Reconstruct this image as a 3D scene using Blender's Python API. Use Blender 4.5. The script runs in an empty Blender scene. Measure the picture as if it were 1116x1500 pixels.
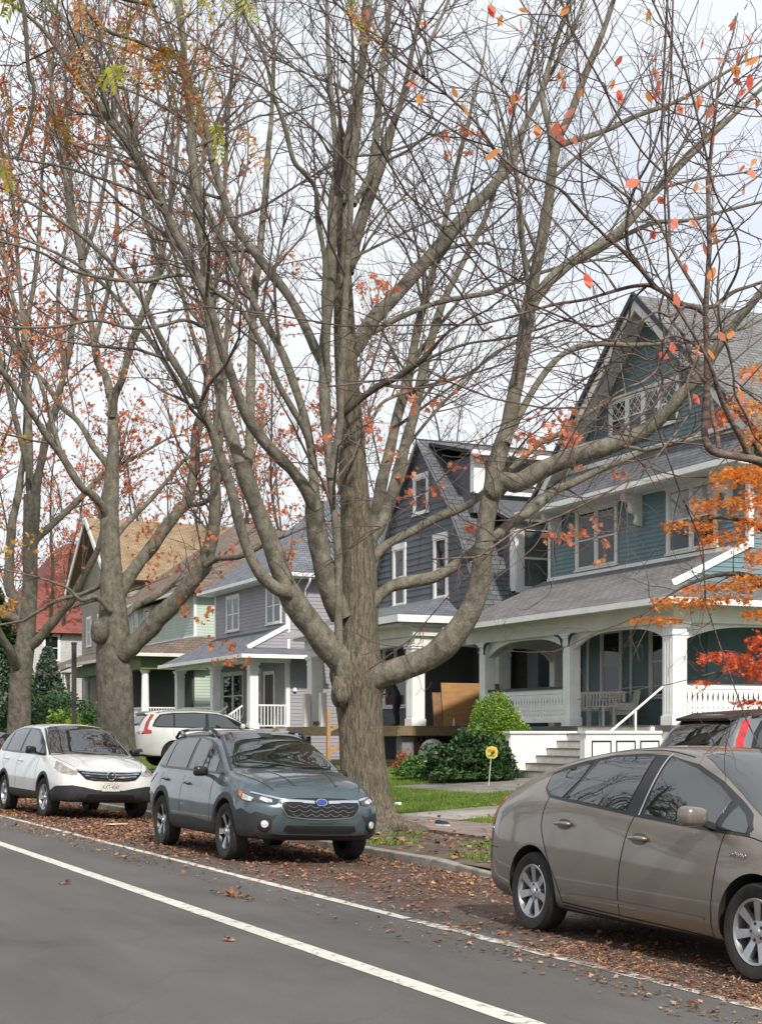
import bpy, bmesh, math, random
import numpy as np
from mathutils import Vector, Matrix, geometry
from mathutils.bvhtree import BVHTree
rad=math.radians
scene=bpy.context.scene; COL=scene.collection
PI=math.pi
# ---------------------------------------------------------------- camera frame (used to measure positions from sight lines)
F_PX,CAM_H,HOR,YAW=2200.0,1.55,1075.0,rad(25.05)
CY,SY=math.cos(YAW),math.sin(YAW)
def at_depth(px,py,d):
    q=(px-558)/F_PX
    return Vector((-d*CY+SY*q*d, d*SY+CY*q*d, CAM_H+(HOR-py)/F_PX*d))
def at_y(px,py,Y):
    q=(px-558)/F_PX
    return at_depth(px,py,Y/(SY+CY*q))
# ---------------------------------------------------------------- tagging
def tag(o,label=None,cat=None,group=None,kind=None):
    if label: o['label']=label
    if cat: o['category']=cat
    if group: o['group']=group
    if kind: o['kind']=kind
    return o
def empty(name,loc=(0,0,0),label=None,cat=None,group=None,rot=None):
    o=bpy.data.objects.new(name,None); COL.objects.link(o); o.location=loc
    if rot: o.rotation_euler=rot
    o.empty_display_size=.2
    return tag(o,label,cat,group)
def copy_tree(o,parent=None):
    c=o.copy(); COL.objects.link(c)
    if parent: c.parent=parent
    for ch in list(o.children): copy_tree(ch,c)
    return c
# ---------------------------------------------------------------- materials
MATS={}
def srgb(r,g,b):
    f=lambda c:(c/255/12.92 if c/255<=.04045 else ((c/255+.055)/1.055)**2.4)
    return (f(r),f(g),f(b))
def M(name,col=(.5,.5,.5),rough=.6,metal=0,var=.12,scale=4,bump=0,bscale=30,coat=0,spec=.5,col2=None,lo=.35,hi=.65,detail=5,stretch=None,crough=.05,trans=0):
    if name in MATS: return MATS[name]
    m=bpy.data.materials.new(name); m.use_nodes=True; nt=m.node_tree; N=nt.nodes; L=nt.links
    b=N['Principled BSDF']
    b.inputs['Roughness'].default_value=rough; b.inputs['Metallic'].default_value=metal
    b.inputs['Specular IOR Level'].default_value=spec
    b.inputs['Coat Weight'].default_value=coat; b.inputs['Coat Roughness'].default_value=crough
    b.inputs['Transmission Weight'].default_value=trans
    tc=N.new('ShaderNodeTexCoord'); vec=tc.outputs['Object']
    if stretch:
        mp=N.new('ShaderNodeMapping'); mp.inputs['Scale'].default_value=stretch; L.new(vec,mp.inputs['Vector']); vec=mp.outputs[0]
    if var>0 or col2:
        n=N.new('ShaderNodeTexNoise'); n.inputs['Scale'].default_value=scale; n.inputs['Detail'].default_value=detail
        L.new(vec,n.inputs['Vector'])
        r=N.new('ShaderNodeValToRGB'); L.new(n.outputs['Fac'],r.inputs['Fac'])
        c1=[c*(1-var) for c in col]; c2=[min(1,c*(1+var)) for c in col]
        if col2: c1=col; c2=col2
        r.color_ramp.elements[0].position=lo; r.color_ramp.elements[1].position=hi
        r.color_ramp.elements[0].color=(*c1,1); r.color_ramp.elements[1].color=(*c2,1)
        L.new(r.outputs['Color'],b.inputs['Base Color'])
    else: b.inputs['Base Color'].default_value=(*col,1)
    if bump:
        n2=N.new('ShaderNodeTexNoise'); n2.inputs['Scale'].default_value=bscale; n2.inputs['Detail'].default_value=6
        L.new(vec,n2.inputs['Vector'])
        bp=N.new('ShaderNodeBump'); bp.inputs['Strength'].default_value=bump; bp.inputs['Distance'].default_value=.02
        L.new(n2.outputs['Fac'],bp.inputs['Height']); L.new(bp.outputs[0],b.inputs['Normal'])
    MATS[name]=m; return m
def nodes(name):
    m=bpy.data.materials.new(name); m.use_nodes=True; MATS[name]=m
    return m,m.node_tree.nodes,m.node_tree.links,m.node_tree.nodes['Principled BSDF']
def leafmat(name,cols,rough=.6,trans=.35):
    """leaf colours vary per loose leaf (random per island)"""
    m,N,L,b=nodes(name)
    g=N.new('ShaderNodeNewGeometry'); r=N.new('ShaderNodeValToRGB'); L.new(g.outputs['Random Per Island'],r.inputs['Fac'])
    r.color_ramp.interpolation='CONSTANT'
    el=r.color_ramp.elements
    for i,c in enumerate(cols):
        e=el[0] if i==0 else (el[1] if i==1 else el.new(i/len(cols)))
        e.position=i/len(cols); e.color=(*c,1)
    L.new(r.outputs[0],b.inputs['Base Color']); b.inputs['Roughness'].default_value=rough
    if trans:
        t=N.new('ShaderNodeBsdfTranslucent'); L.new(r.outputs[0],t.inputs['Color'])
        mx=N.new('ShaderNodeMixShader'); mx.inputs[0].default_value=trans
        L.new(b.outputs[0],mx.inputs[1]); L.new(t.outputs[0],mx.inputs[2]); L.new(mx.outputs[0],N['Material Output'].inputs['Surface'])
    return m
def shingle_mat(name,c1,c2,mortar,w=.3,h=.14,bump=.6):
    m,N,L,b=nodes(name)
    uv=N.new('ShaderNodeUVMap')
    t=N.new('ShaderNodeTexBrick'); t.inputs['Scale'].default_value=1; t.inputs['Brick Width'].default_value=w; t.inputs['Row Height'].default_value=h
    t.inputs['Mortar Size'].default_value=.012; t.inputs['Mortar Smooth'].default_value=.2; t.inputs['Bias'].default_value=0
    t.inputs['Color1'].default_value=(*c1,1); t.inputs['Color2'].default_value=(*c2,1); t.inputs['Mortar'].default_value=(*mortar,1)
    L.new(uv.outputs[0],t.inputs['Vector'])
    n=N.new('ShaderNodeTexNoise'); n.inputs['Scale'].default_value=1.3; n.inputs['Detail'].default_value=6; L.new(uv.outputs[0],n.inputs['Vector'])
    mx=N.new('ShaderNodeMix'); mx.data_type='RGBA'; mx.blend_type='MULTIPLY'; mx.inputs[0].default_value=.55
    L.new(t.outputs['Color'],mx.inputs[6]); 
    rr=N.new('ShaderNodeValToRGB'); rr.color_ramp.elements[0].position=.3; rr.color_ramp.elements[0].color=(.45,.45,.45,1); rr.color_ramp.elements[1].position=.7
    L.new(n.outputs['Fac'],rr.inputs[0]); L.new(rr.outputs[0],mx.inputs[7]); L.new(mx.outputs[2],b.inputs['Base Color'])
    b.inputs['Roughness'].default_value=.9
    # each course is a little wedge: height rises towards its lower edge
    sx=N.new('ShaderNodeSeparateXYZ'); L.new(uv.outputs[0],sx.inputs[0])
    d=N.new('ShaderNodeMath'); d.operation='DIVIDE'; d.inputs[1].default_value=h; L.new(sx.outputs[1],d.inputs[0])
    f=N.new('ShaderNodeMath'); f.operation='FRACT'; L.new(d.outputs[0],f.inputs[0])
    a=N.new('ShaderNodeMath'); a.operation='SUBTRACT'; a.inputs[0].default_value=1; L.new(f.outputs[0],a.inputs[1])
    s2=N.new('ShaderNodeMath'); s2.operation='SUBTRACT'; L.new(a.outputs[0],s2.inputs[0]); L.new(t.outputs['Fac'],s2.inputs[1])
    bp=N.new('ShaderNodeBump'); bp.inputs['Strength'].default_value=bump; bp.inputs['Distance'].default_value=.025
    L.new(s2.outputs[0],bp.inputs['Height']); L.new(bp.outputs[0],b.inputs['Normal'])
    return m
# ---------------------------------------------------------------- mesh collector
def root_of(o):
    while o.parent: o=o.parent
    return o
class MB:
    def __init__(s): s.v=[]; s.f=[]; s.m=[]; s.uv=[]
    def add(s,vs,fs,mi=0,uvs=None):
        o=len(s.v); s.v.extend([tuple(v) for v in vs])
        for i,f in enumerate(fs):
            s.f.append(tuple(o+k for k in f)); s.m.append(mi); s.uv.append(uvs[i] if uvs else None)
    def box(s,a,b,mi=0):
        x0,x1=sorted((a[0],b[0])); y0,y1=sorted((a[1],b[1])); z0,z1=sorted((a[2],b[2]))
        s.add([(x0,y0,z0),(x1,y0,z0),(x1,y1,z0),(x0,y1,z0),(x0,y0,z1),(x1,y0,z1),(x1,y1,z1),(x0,y1,z1)],
              [(0,3,2,1),(4,5,6,7),(0,1,5,4),(1,2,6,5),(2,3,7,6),(3,0,4,7)],mi)
    def hexa(s,p,mi=0):  # 4 bottom + 4 top corners
        s.add(p,[(0,3,2,1),(4,5,6,7),(0,1,5,4),(1,2,6,5),(2,3,7,6),(3,0,4,7)],mi)
    def beam(s,a,b,w,h,mi=0,up=(0,0,1)):
        a=Vector(a);b=Vector(b);d=(b-a).normalized();u=Vector(up)
        r=d.cross(u)
        if r.length<1e-4: r=d.cross(Vector((0,1,0)))
        r.normalize();u=r.cross(d)
        r=r*w/2;u=u*h/2
        s.hexa([a-r-u,a+r-u,b+r-u,b-r-u,a-r+u,a+r+u,b+r+u,b-r+u],mi)
    def quad(s,p,mi=0,uv=None): s.add(p,[tuple(range(len(p)))],mi,[uv] if uv else None)
    def prism(s,poly,thick,mi=0):
        """poly: 3D planar loop, thick: vector"""
        n=len(poly);t=Vector(thick);P=[Vector(p) for p in poly]
        s.add(P+[p+t for p in P],[tuple(range(n))[::-1],tuple(range(n,2*n))]+[(i,(i+1)%n,n+(i+1)%n,n+i) for i in range(n)],mi)
    def roofquad(s,p,thick=.06,mi=0):
        """p: eave0, eave1, ridge1, ridge0 (3D); uv along eave / up slope; closed slab"""
        P=[Vector(q) for q in p]; e=(P[1]-P[0]).normalized(); n=(P[1]-P[0]).cross(P[-1]-P[0]).normalized()
        if n.z<0: n=-n
        u=n.cross(e)
        if u.z<0:u=-u
        uv=[((q-P[0]).dot(e),(q-P[0]).dot(u)) for q in P]
        k=len(P); Q=[q-n*thick for q in P]
        fs=[tuple(range(k)),tuple(range(k,2*k))[::-1]]+[(i,k+i,k+(i+1)%k,(i+1)%k) for i in range(k)]
        uvs=[uv,uv[::-1]]+[[(0,0)]*4]*k
        s.add(P+Q,fs,mi,uvs)
    def tube(s,pts,radii,n=8,mi=0,cap=True):
        pts=np.asarray(pts,float);k=len(pts);radii=np.broadcast_to(np.asarray(radii,float),(k,))
        V,Fc=tube_arrays(pts,radii,n)
        fs=[tuple(f) for f in Fc]
        if cap: fs+= [tuple(range(n))[::-1],tuple(range((k-1)*n,k*n))]
        s.add(V,fs,mi)
    def lathe(s,prof,n=24,mi=0,mat=None,axis='Y'):
        vs=[];k=len(prof)
        for i in range(n):
            a=2*PI*i/n
            for r,h in prof:
                if axis=='Y': p=Vector((r*math.cos(a),h,r*math.sin(a)))
                else: p=Vector((r*math.cos(a),r*math.sin(a),h))
                vs.append(mat@p if mat else p)
        fs=[]
        for i in range(n):
            j=(i+1)%n
            for q in range(k-1): fs.append((i*k+q,j*k+q,j*k+q+1,i*k+q+1))
        s.add(vs,fs,mi)
    def build(s,name,mats,parent=None,smooth=False,local=False,angle=None):
        me=bpy.data.meshes.new(name)
        V=s.v
        if parent is not None and not local:
            l=root_of(parent).location; V=[(v[0]-l.x,v[1]-l.y,v[2]-l.z) for v in V]
        me.from_pydata(V,[],s.f)
        if not isinstance(mats,(list,tuple)): mats=[mats]
        for m in mats: me.materials.append(m)
        if len(mats)>1: me.polygons.foreach_set('material_index',s.m)
        if any(u is not None for u in s.uv):
            ul=me.uv_layers.new(name='UVMap'); i=0
            for f,u in zip(s.f,s.uv):
                for k in range(len(f)):
                    if u: ul.data[i].uv=u[k]
                    i+=1
        if smooth: me.polygons.foreach_set('use_smooth',[True]*len(me.polygons))
        me.update()
        if angle is not None: me.set_sharp_from_angle(angle=rad(angle))
        o=bpy.data.objects.new(name,me); COL.objects.link(o)
        if parent is not None: o.parent=parent
        return o
def tube_arrays(pts,radii,n):
    k=len(pts); t=np.gradient(pts,axis=0); t/=np.linalg.norm(t,axis=1,keepdims=True)+1e-9
    ref=np.array([0.,0,1]) if abs(t.mean(0)[2])<.9*np.linalg.norm(t.mean(0)) else np.array([1.,0,0])
    a=np.cross(t,ref); a/=np.linalg.norm(a,axis=1,keepdims=True)+1e-9; b=np.cross(t,a)
    th=np.arange(n)*2*PI/n
    V=pts[:,None,:]+radii[:,None,None]*(np.cos(th)[None,:,None]*a[:,None,:]+np.sin(th)[None,:,None]*b[:,None,:])
    i=np.arange(k-1)[:,None]*n; j=np.arange(n)[None,:]; j2=(j+1)%n
    F=np.stack([i+j,i+j2,i+n+j2,i+n+j],-1).reshape(-1,4)
    return V.reshape(-1,3),F
def np_mesh(name,V,F,mats,parent=None,smooth=False,mi=None,angle=None):
    """fast mesh from arrays; F: list of int arrays (m,k)"""
    me=bpy.data.meshes.new(name)
    V=np.asarray(V,np.float32)
    if parent is not None:
        l=root_of(parent).location; V=V-np.array([l.x,l.y,l.z],np.float32)
    me.vertices.add(len(V)); me.vertices.foreach_set('co',V.ravel())
    nl=sum(f.size for f in F); nf=sum(len(f) for f in F)
    me.loops.add(nl); me.polygons.add(nf)
    me.loops.foreach_set('vertex_index',np.concatenate([f.ravel() for f in F]).astype(np.int32))
    tot=np.concatenate([np.full(len(f),f.shape[1]) for f in F]); st=np.concatenate([[0],np.cumsum(tot)[:-1]])
    me.polygons.foreach_set('loop_start',st.astype(np.int32))
    if not isinstance(mats,(list,tuple)): mats=[mats]
    for m in mats: me.materials.append(m)
    if mi is not None: me.polygons.foreach_set('material_index',np.asarray(mi,np.int32))
    if smooth: me.polygons.foreach_set('use_smooth',np.ones(nf,bool))
    me.update(calc_edges=True); me.validate()
    if angle is not None: me.set_sharp_from_angle(angle=rad(angle))
    o=bpy.data.objects.new(name,me); COL.objects.link(o)
    if parent is not None: o.parent=parent
    return o
def text_mesh(name,txt,size,mat,parent,loc,rot,ext=.001,align='CENTER',font_w=1.0):
    cu=bpy.data.curves.new(name,'FONT'); cu.body=txt; cu.size=size; cu.extrude=ext; cu.align_x=align; cu.align_y='CENTER'; cu.space_character=1.0
    t=bpy.data.objects.new(name+'_curve',cu); COL.objects.link(t)
    dg=bpy.context.evaluated_depsgraph_get(); me=bpy.data.meshes.new_from_object(t.evaluated_get(dg))
    bpy.data.objects.remove(t); bpy.data.curves.remove(cu)
    me.name=name; me.materials.clear(); me.materials.append(mat)
    me.transform(Matrix.Translation(loc)@Matrix(rot).to_4x4()@Matrix.Diagonal((font_w,1,1,1)))
    o=bpy.data.objects.new(name,me); COL.objects.link(o); o.parent=parent
    return o
def pchip(xs,ys,x):
    xs=np.asarray(xs,float);ys=np.asarray(ys,float);x=np.asarray(x,float)
    h=np.diff(xs);dl=np.diff(ys,axis=0)/(h[:,None] if ys.ndim>1 else h)
    m=np.zeros_like(ys)
    hh=h[:,None] if ys.ndim>1 else h
    w1=2*hh[1:]+hh[:-1];w2=hh[1:]+2*hh[:-1]
    with np.errstate(all='ignore'):
        inner=np.where(dl[1:]*dl[:-1]>0,(w1+w2)/(w1/dl[:-1]+w2/dl[1:]),0)
    m[1:-1]=inner;m[0]=dl[0];m[-1]=dl[-1]
    i=np.clip(np.searchsorted(xs,x)-1,0,len(xs)-2)
    t=(x-xs[i])/h[i]; H=h[i]
    if ys.ndim>1:t=t[:,None];H=H[:,None]
    return (2*t**3-3*t**2+1)*ys[i]+(t**3-2*t**2+t)*H*m[i]+(-2*t**3+3*t**2)*ys[i+1]+(t**3-t**2)*H*m[i+1]
def catmull(pts,n):
    """pts (k,d) -> densified by n per span"""
    P=np.asarray(pts,float); k=len(P)
    Q=np.vstack([2*P[0]-P[1],P,2*P[-1]-P[-2]]); out=[]
    for i in range(k-1):
        p0,p1,p2,p3=Q[i],Q[i+1],Q[i+2],Q[i+3]
        for t in np.arange(n)/n:
            out.append(.5*((2*p1)+(-p0+p2)*t+(2*p0-5*p1+4*p2-p3)*t*t+(-p0+3*p1-3*p2+p3)*t**3))
    out.append(P[-1]); return np.array(out)
# ---------------------------------------------------------------- camera
cam=bpy.data.cameras.new('camera'); camo=bpy.data.objects.new('camera',cam); COL.objects.link(camo)
cam.sensor_fit='AUTO'; cam.sensor_width=36; cam.lens=F_PX/1500*36; cam.shift_y=(HOR-750)/1500; cam.clip_end=4000; cam.clip_start=.05
camo.location=(0,0,CAM_H); camo.rotation_euler=(rad(90),0,PI/2-YAW)
scene.camera=camo
# ---------------------------------------------------------------- sky and sun
SUN_EL,SUN_AZ=rad(42),rad(-8)      # sun stands towards +x (behind and right), a thin cloud veil softens it
w=bpy.data.worlds.new('World'); scene.world=w; w.use_nodes=True
N=w.node_tree.nodes; L=w.node_tree.links; bg=N['Background']
sky=N.new('ShaderNodeTexSky'); sky.sky_type='NISHITA'; sky.sun_disc=False; sky.sun_elevation=SUN_EL; sky.sun_rotation=PI/2-SUN_AZ
sky.dust_density=2; sky.ozone_density=1
tc=N.new('ShaderNodeTexCoord'); mp=N.new('ShaderNodeMapping'); mp.inputs['Scale'].default_value=(1,1,2.6); L.new(tc.outputs['Generated'],mp.inputs[0])
nz=N.new('ShaderNodeTexNoise'); nz.inputs['Scale'].default_value=2.2; nz.inputs['Detail'].default_value=7; nz.inputs['Roughness'].default_value=.55; L.new(mp.outputs[0],nz.inputs['Vector'])
cr=N.new('ShaderNodeValToRGB'); cr.color_ramp.elements[0].position=.24; cr.color_ramp.elements[1].position=.50
cr.color_ramp.elements[0].color=(.62,.62,.62,1); cr.color_ramp.elements[1].color=(1,1,1,1)
L.new(nz.outputs['Fac'],cr.inputs[0])
mx=N.new('ShaderNodeMix'); mx.data_type='RGBA'; L.new(cr.outputs[0],mx.inputs[0]); L.new(sky.outputs[0],mx.inputs[6])
mx.inputs[7].default_value=(6.3,6.6,7.0,1)     # lit cloud deck, in the sky texture's own units
L.new(mx.outputs[2],bg.inputs['Color']); bg.inputs['Strength'].default_value=.11
sun=bpy.data.lights.new('sun','SUN'); suno=bpy.data.objects.new('sun',sun); COL.objects.link(suno)
sun.energy=3.3; sun.angle=rad(3); sun.color=(1,.94,.85)
sd=Vector((math.cos(SUN_EL)*math.cos(SUN_AZ),math.cos(SUN_EL)*math.sin(SUN_AZ),math.sin(SUN_EL)))
suno.rotation_euler=sd.to_track_quat('Z','Y').to_euler()
scene.view_settings.view_transform='Standard'; scene.view_settings.look='None'; scene.view_settings.exposure=.48; scene.view_settings.gamma=1
try:
    scene.cycles.max_bounces=6; scene.cycles.transparent_max_bounces=8
except Exception: pass
# ---------------------------------------------------------------- ground profile across the street
KERB_Y=8.3
def gz(y):
    prof=[(-200,.0),(6.15,0),(KERB_Y,-.085),(KERB_Y+.001,.02),(10.4,.05),(12.0,.08),(19,.47),(60,.6),(400,.6)]
    for (a,za),(b,zb) in zip(prof,prof[1:]):
        if a<=y<=b: return za+(zb-za)*(y-a)/(b-a)
    return 0
# ================================================================ ground
def strip(name,y0,y1,x0,x1,mat,dz=0,ny=1,nx=1,label=None,kind='structure',zf=None,jit=0):
    ys=np.linspace(y0,y1,ny+1); xs=np.linspace(x0,x1,nx+1); mb=MB(); rnd=random.Random(5)
    for y in ys:
        for x in xs: mb.v.append((x,y,(zf or gz)(y)+dz+(rnd.uniform(-jit,jit) if jit else 0)))
    k=nx+1
    for i in range(ny):
        for j in range(nx): mb.f.append((i*k+j,i*k+j+1,(i+1)*k+j+1,(i+1)*k+j)); mb.m.append(0); mb.uv.append(None)
    o=mb.build(name,mat,smooth=True); tag(o,label,kind=kind); return o
def asphalt():
    m,N,L,b=nodes('asphalt')
    tc=N.new('ShaderNodeTexCoord'); v=tc.outputs['Object']
    def noise(s,d,st=None,rough=.6):
        n=N.new('ShaderNodeTexNoise'); n.inputs['Scale'].default_value=s; n.inputs['Detail'].default_value=d; n.inputs['Roughness'].default_value=rough
        if st:
            mp=N.new('ShaderNodeMapping'); mp.inputs['Scale'].default_value=st; L.new(v,mp.inputs[0]); L.new(mp.outputs[0],n.inputs[0])
        else: L.new(v,n.inputs[0])
        return n.outputs['Fac']
    def ramp(f,a,ca,bb,cb):
        r=N.new('ShaderNodeValToRGB'); r.color_ramp.elements[0].position=a; r.color_ramp.elements[1].position=bb
        r.color_ramp.elements[0].color=(*ca,1); r.color_ramp.elements[1].color=(*cb,1); L.new(f,r.inputs[0]); return r.outputs[0]
    def mul(a,bq,f=1):
        x=N.new('ShaderNodeMix'); x.data_type='RGBA'; x.blend_type='MULTIPLY'; x.inputs[0].default_value=f; L.new(a,x.inputs[6]); L.new(bq,x.inputs[7]); return x.outputs[2]
    base=ramp(noise(1.1,8,(.35,1,1)),.30,(.098,.093,.090),.74,(.126,.119,.114))
    grit=mul(ramp(noise(95,5,None,.7),.3,(.66,.66,.66),.72,(1.28,1.27,1.25)),ramp(noise(420,2),.35,(.8,.8,.8),.75,(1.25,1.24,1.22)))
    stain=ramp(noise(.8,4,(.25,1.4,1)),.40,(.86,.855,.85),.56,(1,1,1))
    c=mul(mul(base,grit),stain)
    # hairline cracks wander across the lane
    vo=N.new('ShaderNodeTexVoronoi'); vo.feature='DISTANCE_TO_EDGE'; vo.inputs['Scale'].default_value=.42
    wv=N.new('ShaderNodeTexNoise'); wv.inputs['Scale'].default_value=1.6; wv.inputs['Detail'].default_value=6; L.new(v,wv.inputs[0])
    ad=N.new('ShaderNodeMixRGB'); ad.blend_type='LINEAR_LIGHT'; ad.inputs[0].default_value=.5; L.new(v,ad.inputs[1]); L.new(wv.outputs['Color'],ad.inputs[2]); L.new(ad.outputs[0],vo.inputs['Vector'])
    c=mul(c,ramp(vo.outputs['Distance'],.0,(.6,.6,.6),.006,(1,1,1)),.4)
    # the trodden leaf mush in the parking lane stains the tar brown
    sx=N.new('ShaderNodeSeparateXYZ'); L.new(v,sx.inputs[0])
    mr=N.new('ShaderNodeMapRange'); mr.inputs[1].default_value=5.5; mr.inputs[2].default_value=6.3; L.new(sx.outputs[1],mr.inputs[0])
    nn=N.new('ShaderNodeMath'); nn.operation='MULTIPLY'; L.new(mr.outputs[0],nn.inputs[0])
    mr2=N.new('ShaderNodeMapRange'); mr2.inputs[1].default_value=.34; mr2.inputs[2].default_value=.58; L.new(noise(2.2,7,None,.7),mr2.inputs[0]); L.new(mr2.outputs[0],nn.inputs[1])
    br=ramp(noise(38,6,None,.75),.32,(.035,.018,.012),.68,(.13,.062,.036))
    mx=N.new('ShaderNodeMix'); mx.data_type='RGBA'; L.new(nn.outputs[0],mx.inputs[0]); L.new(c,mx.inputs[6]); L.new(br,mx.inputs[7])
    L.new(mx.outputs[2],b.inputs['Base Color']); b.inputs['Roughness'].default_value=.82; b.inputs['Specular IOR Level'].default_value=.35
    bp=N.new('ShaderNodeBump'); bp.inputs['Strength'].default_value=.35; bp.inputs['Distance'].default_value=.008; L.new(noise(150,4),bp.inputs['Height']); L.new(bp.outputs[0],b.inputs['Normal'])
    return m
ASPH=asphalt()
EARTH=M('earth',(.06,.045,.032),.95,var=.0,scale=2.5,col2=(.13,.10,.072),bump=.6,bscale=25)
CONC=M('concrete',(.30,.275,.235),.85,var=.18,scale=3,bump=.2,bscale=60)
KERBM=M('kerb_stone',(.24,.22,.195),.85,var=.3,scale=5,bump=.5,bscale=22)
BRICKW=M('sidewalk_slate',(.20,.155,.135),.85,var=.22,scale=2.2,bump=.25,bscale=40)
LAWN=M('lawn_soil',(.045,.075,.02),.95,var=0,scale=3,col2=(.085,.13,.03),bump=.5,bscale=40)
tag(strip('ground',-400,900,-1500,300,M('far_ground',(.05,.055,.025),.95,var=.3,scale=.2),dz=0,zf=lambda y:-.35),kind='structure')
strip('road',-9,KERB_Y,-260,90,ASPH,ny=40,nx=1)
# painted lines with worn edges
def line_mat(nm='road_paint',lo=.36,hi=.47):
    m,N,L,b=nodes(nm)
    tc=N.new('ShaderNodeTexCoord'); n=N.new('ShaderNodeTexNoise'); n.inputs['Scale'].default_value=9; n.inputs['Detail'].default_value=9; n.inputs['Roughness'].default_value=.75; L.new(tc.outputs['Object'],n.inputs[0])
    r=N.new('ShaderNodeValToRGB'); r.color_ramp.elements[0].position=lo; r.color_ramp.elements[1].position=hi
    r.color_ramp.elements[0].color=(.14,.125,.11,1); r.color_ramp.elements[1].color=(.58,.56,.50,1); L.new(n.outputs['Fac'],r.inputs[0]); L.new(r.outputs[0],b.inputs['Base Color']); b.inputs['Roughness'].default_value=.7
    return m
LINE=line_mat(); LINEW=line_mat('road_paint_worn',.46,.56)
def paint_line(yc,w,x0,x1,seed,wear,mt=None):
    rnd=random.Random(seed); mb=MB(); x=x0; pts=[]
    while x<x1:
        pts.append((x,yc-w/2+rnd.uniform(-wear,wear),yc+w/2+rnd.uniform(-wear,wear))); x+=rnd.uniform(.12,.5)
    V=[]
    for (x,a,b) in pts: V+=[(x,a,gz(a)+.004),(x,b,gz(b)+.004)]
    mb.add(V,[(2*i,2*i+2,2*i+3,2*i+1) for i in range(len(pts)-1)])
    o=mb.build('road_marking',mt or LINE); tag(o,kind='structure'); return o
paint_line(4.11,.155,-120,25,1,.004)
paint_line(5.53,.105,-120,-11.2,2,.012); paint_line(5.53,.105,-11.2,25,3,.022,LINEW)
# kerb: stone blocks with joints, tapering into the drive mouth
def kerb():
    rnd=random.Random(3); mb=MB(); x=-110
    while x<-14.6:
        l=rnd.uniform(1.6,2.6); x1=min(x+l,-14.5); dz=rnd.uniform(-.008,.008); dy=rnd.uniform(-.008,.008)
        zt=.034+dz; zt1=zt
        if x1>=-14.51: zt1=-.04
        y0=KERB_Y-.005+dy; y1=KERB_Y+.17
        mb.hexa([(x+.006,y0-.012,-.25),(x1-.006,y0-.012,-.25),(x1-.006,y1,-.25),(x+.006,y1,-.25),(x+.006,y0+.012,zt),(x1-.006,y0+.012,zt1),(x1-.006,y1,zt1),(x+.006,y1,zt)])
        x=x1
    x=-10
    while x<40:
        x1=x+2.2; mb.box((x+.006,KERB_Y-.01,-.25),(x1-.006,KERB_Y+.17,.034)); x=x1
    o=mb.build('kerb',KERBM); tag(o,kind='structure')
    md=o.modifiers.new('b','BEVEL'); md.width=.015; md.segments=2
kerb()
strip('verge',KERB_Y+.1,10.42,-110,-14.6,EARTH,dz=-.006,ny=10,nx=120,jit=.012)
strip('verge',KERB_Y+.1,10.42,-10,60,EARTH,dz=-.006,ny=4,nx=10)
strip('driveway',KERB_Y-.01,10.42,-14.6,-10,CONC,dz=0,ny=4,zf=lambda y:-.07+(y-KERB_Y)*.07)
strip('driveway',11.95,42,-16.4,-12.3,CONC,dz=.004,ny=12)
def sidewalk():
    mb=MB(); rnd=random.Random(8); x=-110
    while x<60:
        x1=x+1.5; dz=rnd.uniform(-.006,.006); z0,z1=gz(10.42)+.03+dz,gz(11.95)+.012+dz
        mb.hexa([(x+.006,10.42,-.2),(x1-.006,10.42,-.2),(x1-.006,11.95,-.2),(x+.006,11.95,-.2),(x+.006,10.42,z0),(x1-.006,10.42,z0),(x1-.006,11.95,z1),(x+.006,11.95,z1)])
        x=x1
    o=mb.build('pavement',BRICKW); tag(o,kind='structure')
sidewalk()
strip('lawn',11.93,60,-110,60,LAWN,dz=-.004,ny=60,nx=100,jit=.008)
strip('driveway',11.95,45,-24.7,-22.5,CONC,dz=.012,ny=16)
strip('driveway',11.95,40,-51.2,-47.6,CONC,dz=.012,ny=14)
strip('path',15.4,19.0,-32.6,-28.0,M('path_slab',(.20,.185,.16),.85,var=.2,scale=3),dz=.012,ny=4)
# ================================================================ cars
def mat_paint(name,col,flake=.0,rough=.32,metal=.55,var=.05):
    m,N,L,b=nodes(name)
    tc=N.new('ShaderNodeTexCoord'); n=N.new('ShaderNodeTexNoise'); n.inputs['Scale'].default_value=1.7; n.inputs['Detail'].default_value=8; L.new(tc.outputs['Object'],n.inputs[0])
    r=N.new('ShaderNodeValToRGB'); r.color_ramp.elements[0].position=.35; r.color_ramp.elements[1].position=.7
    r.color_ramp.elements[0].color=(*[c*(1-var) for c in col],1); r.color_ramp.elements[1].color=(*[min(1,c*(1+var)) for c in col],1)
    L.new(n.outputs['Fac'],r.inputs[0]); L.new(r.outputs[0],b.inputs['Base Color'])
    b.inputs['Metallic'].default_value=metal; b.inputs['Coat Weight'].default_value=1; b.inputs['Coat Roughness'].default_value=.06
    # thin dust: roughness wanders
    r2=N.new('ShaderNodeMapRange'); r2.inputs[1].default_value=.3; r2.inputs[2].default_value=.75; r2.inputs[3].default_value=rough-.05; r2.inputs[4].default_value=rough+.14
    n2=N.new('ShaderNodeTexNoise'); n2.inputs['Scale'].default_value=6; n2.inputs['Detail'].default_value=8; L.new(tc.outputs['Object'],n2.inputs[0])
    L.new(n2.outputs['Fac'],r2.inputs[0]); L.new(r2.outputs[0],b.inputs['Roughness'])
    return m
BLK=M('black_plastic',(.018,.018,.019),.55,var=.25,scale=9)
TRIM=M('gloss_black_trim',(.012,.012,.013),.25,var=.1)
RUB=M('tyre_rubber',(.018,.0175,.017),.85,var=.3,scale=14,bump=.15,bscale=60)
GLS=M('car_glass',(.008,.011,.010),.01,var=0,spec=1.0)
GLS.node_tree.nodes['Principled BSDF'].inputs['IOR'].default_value=1.75
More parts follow.
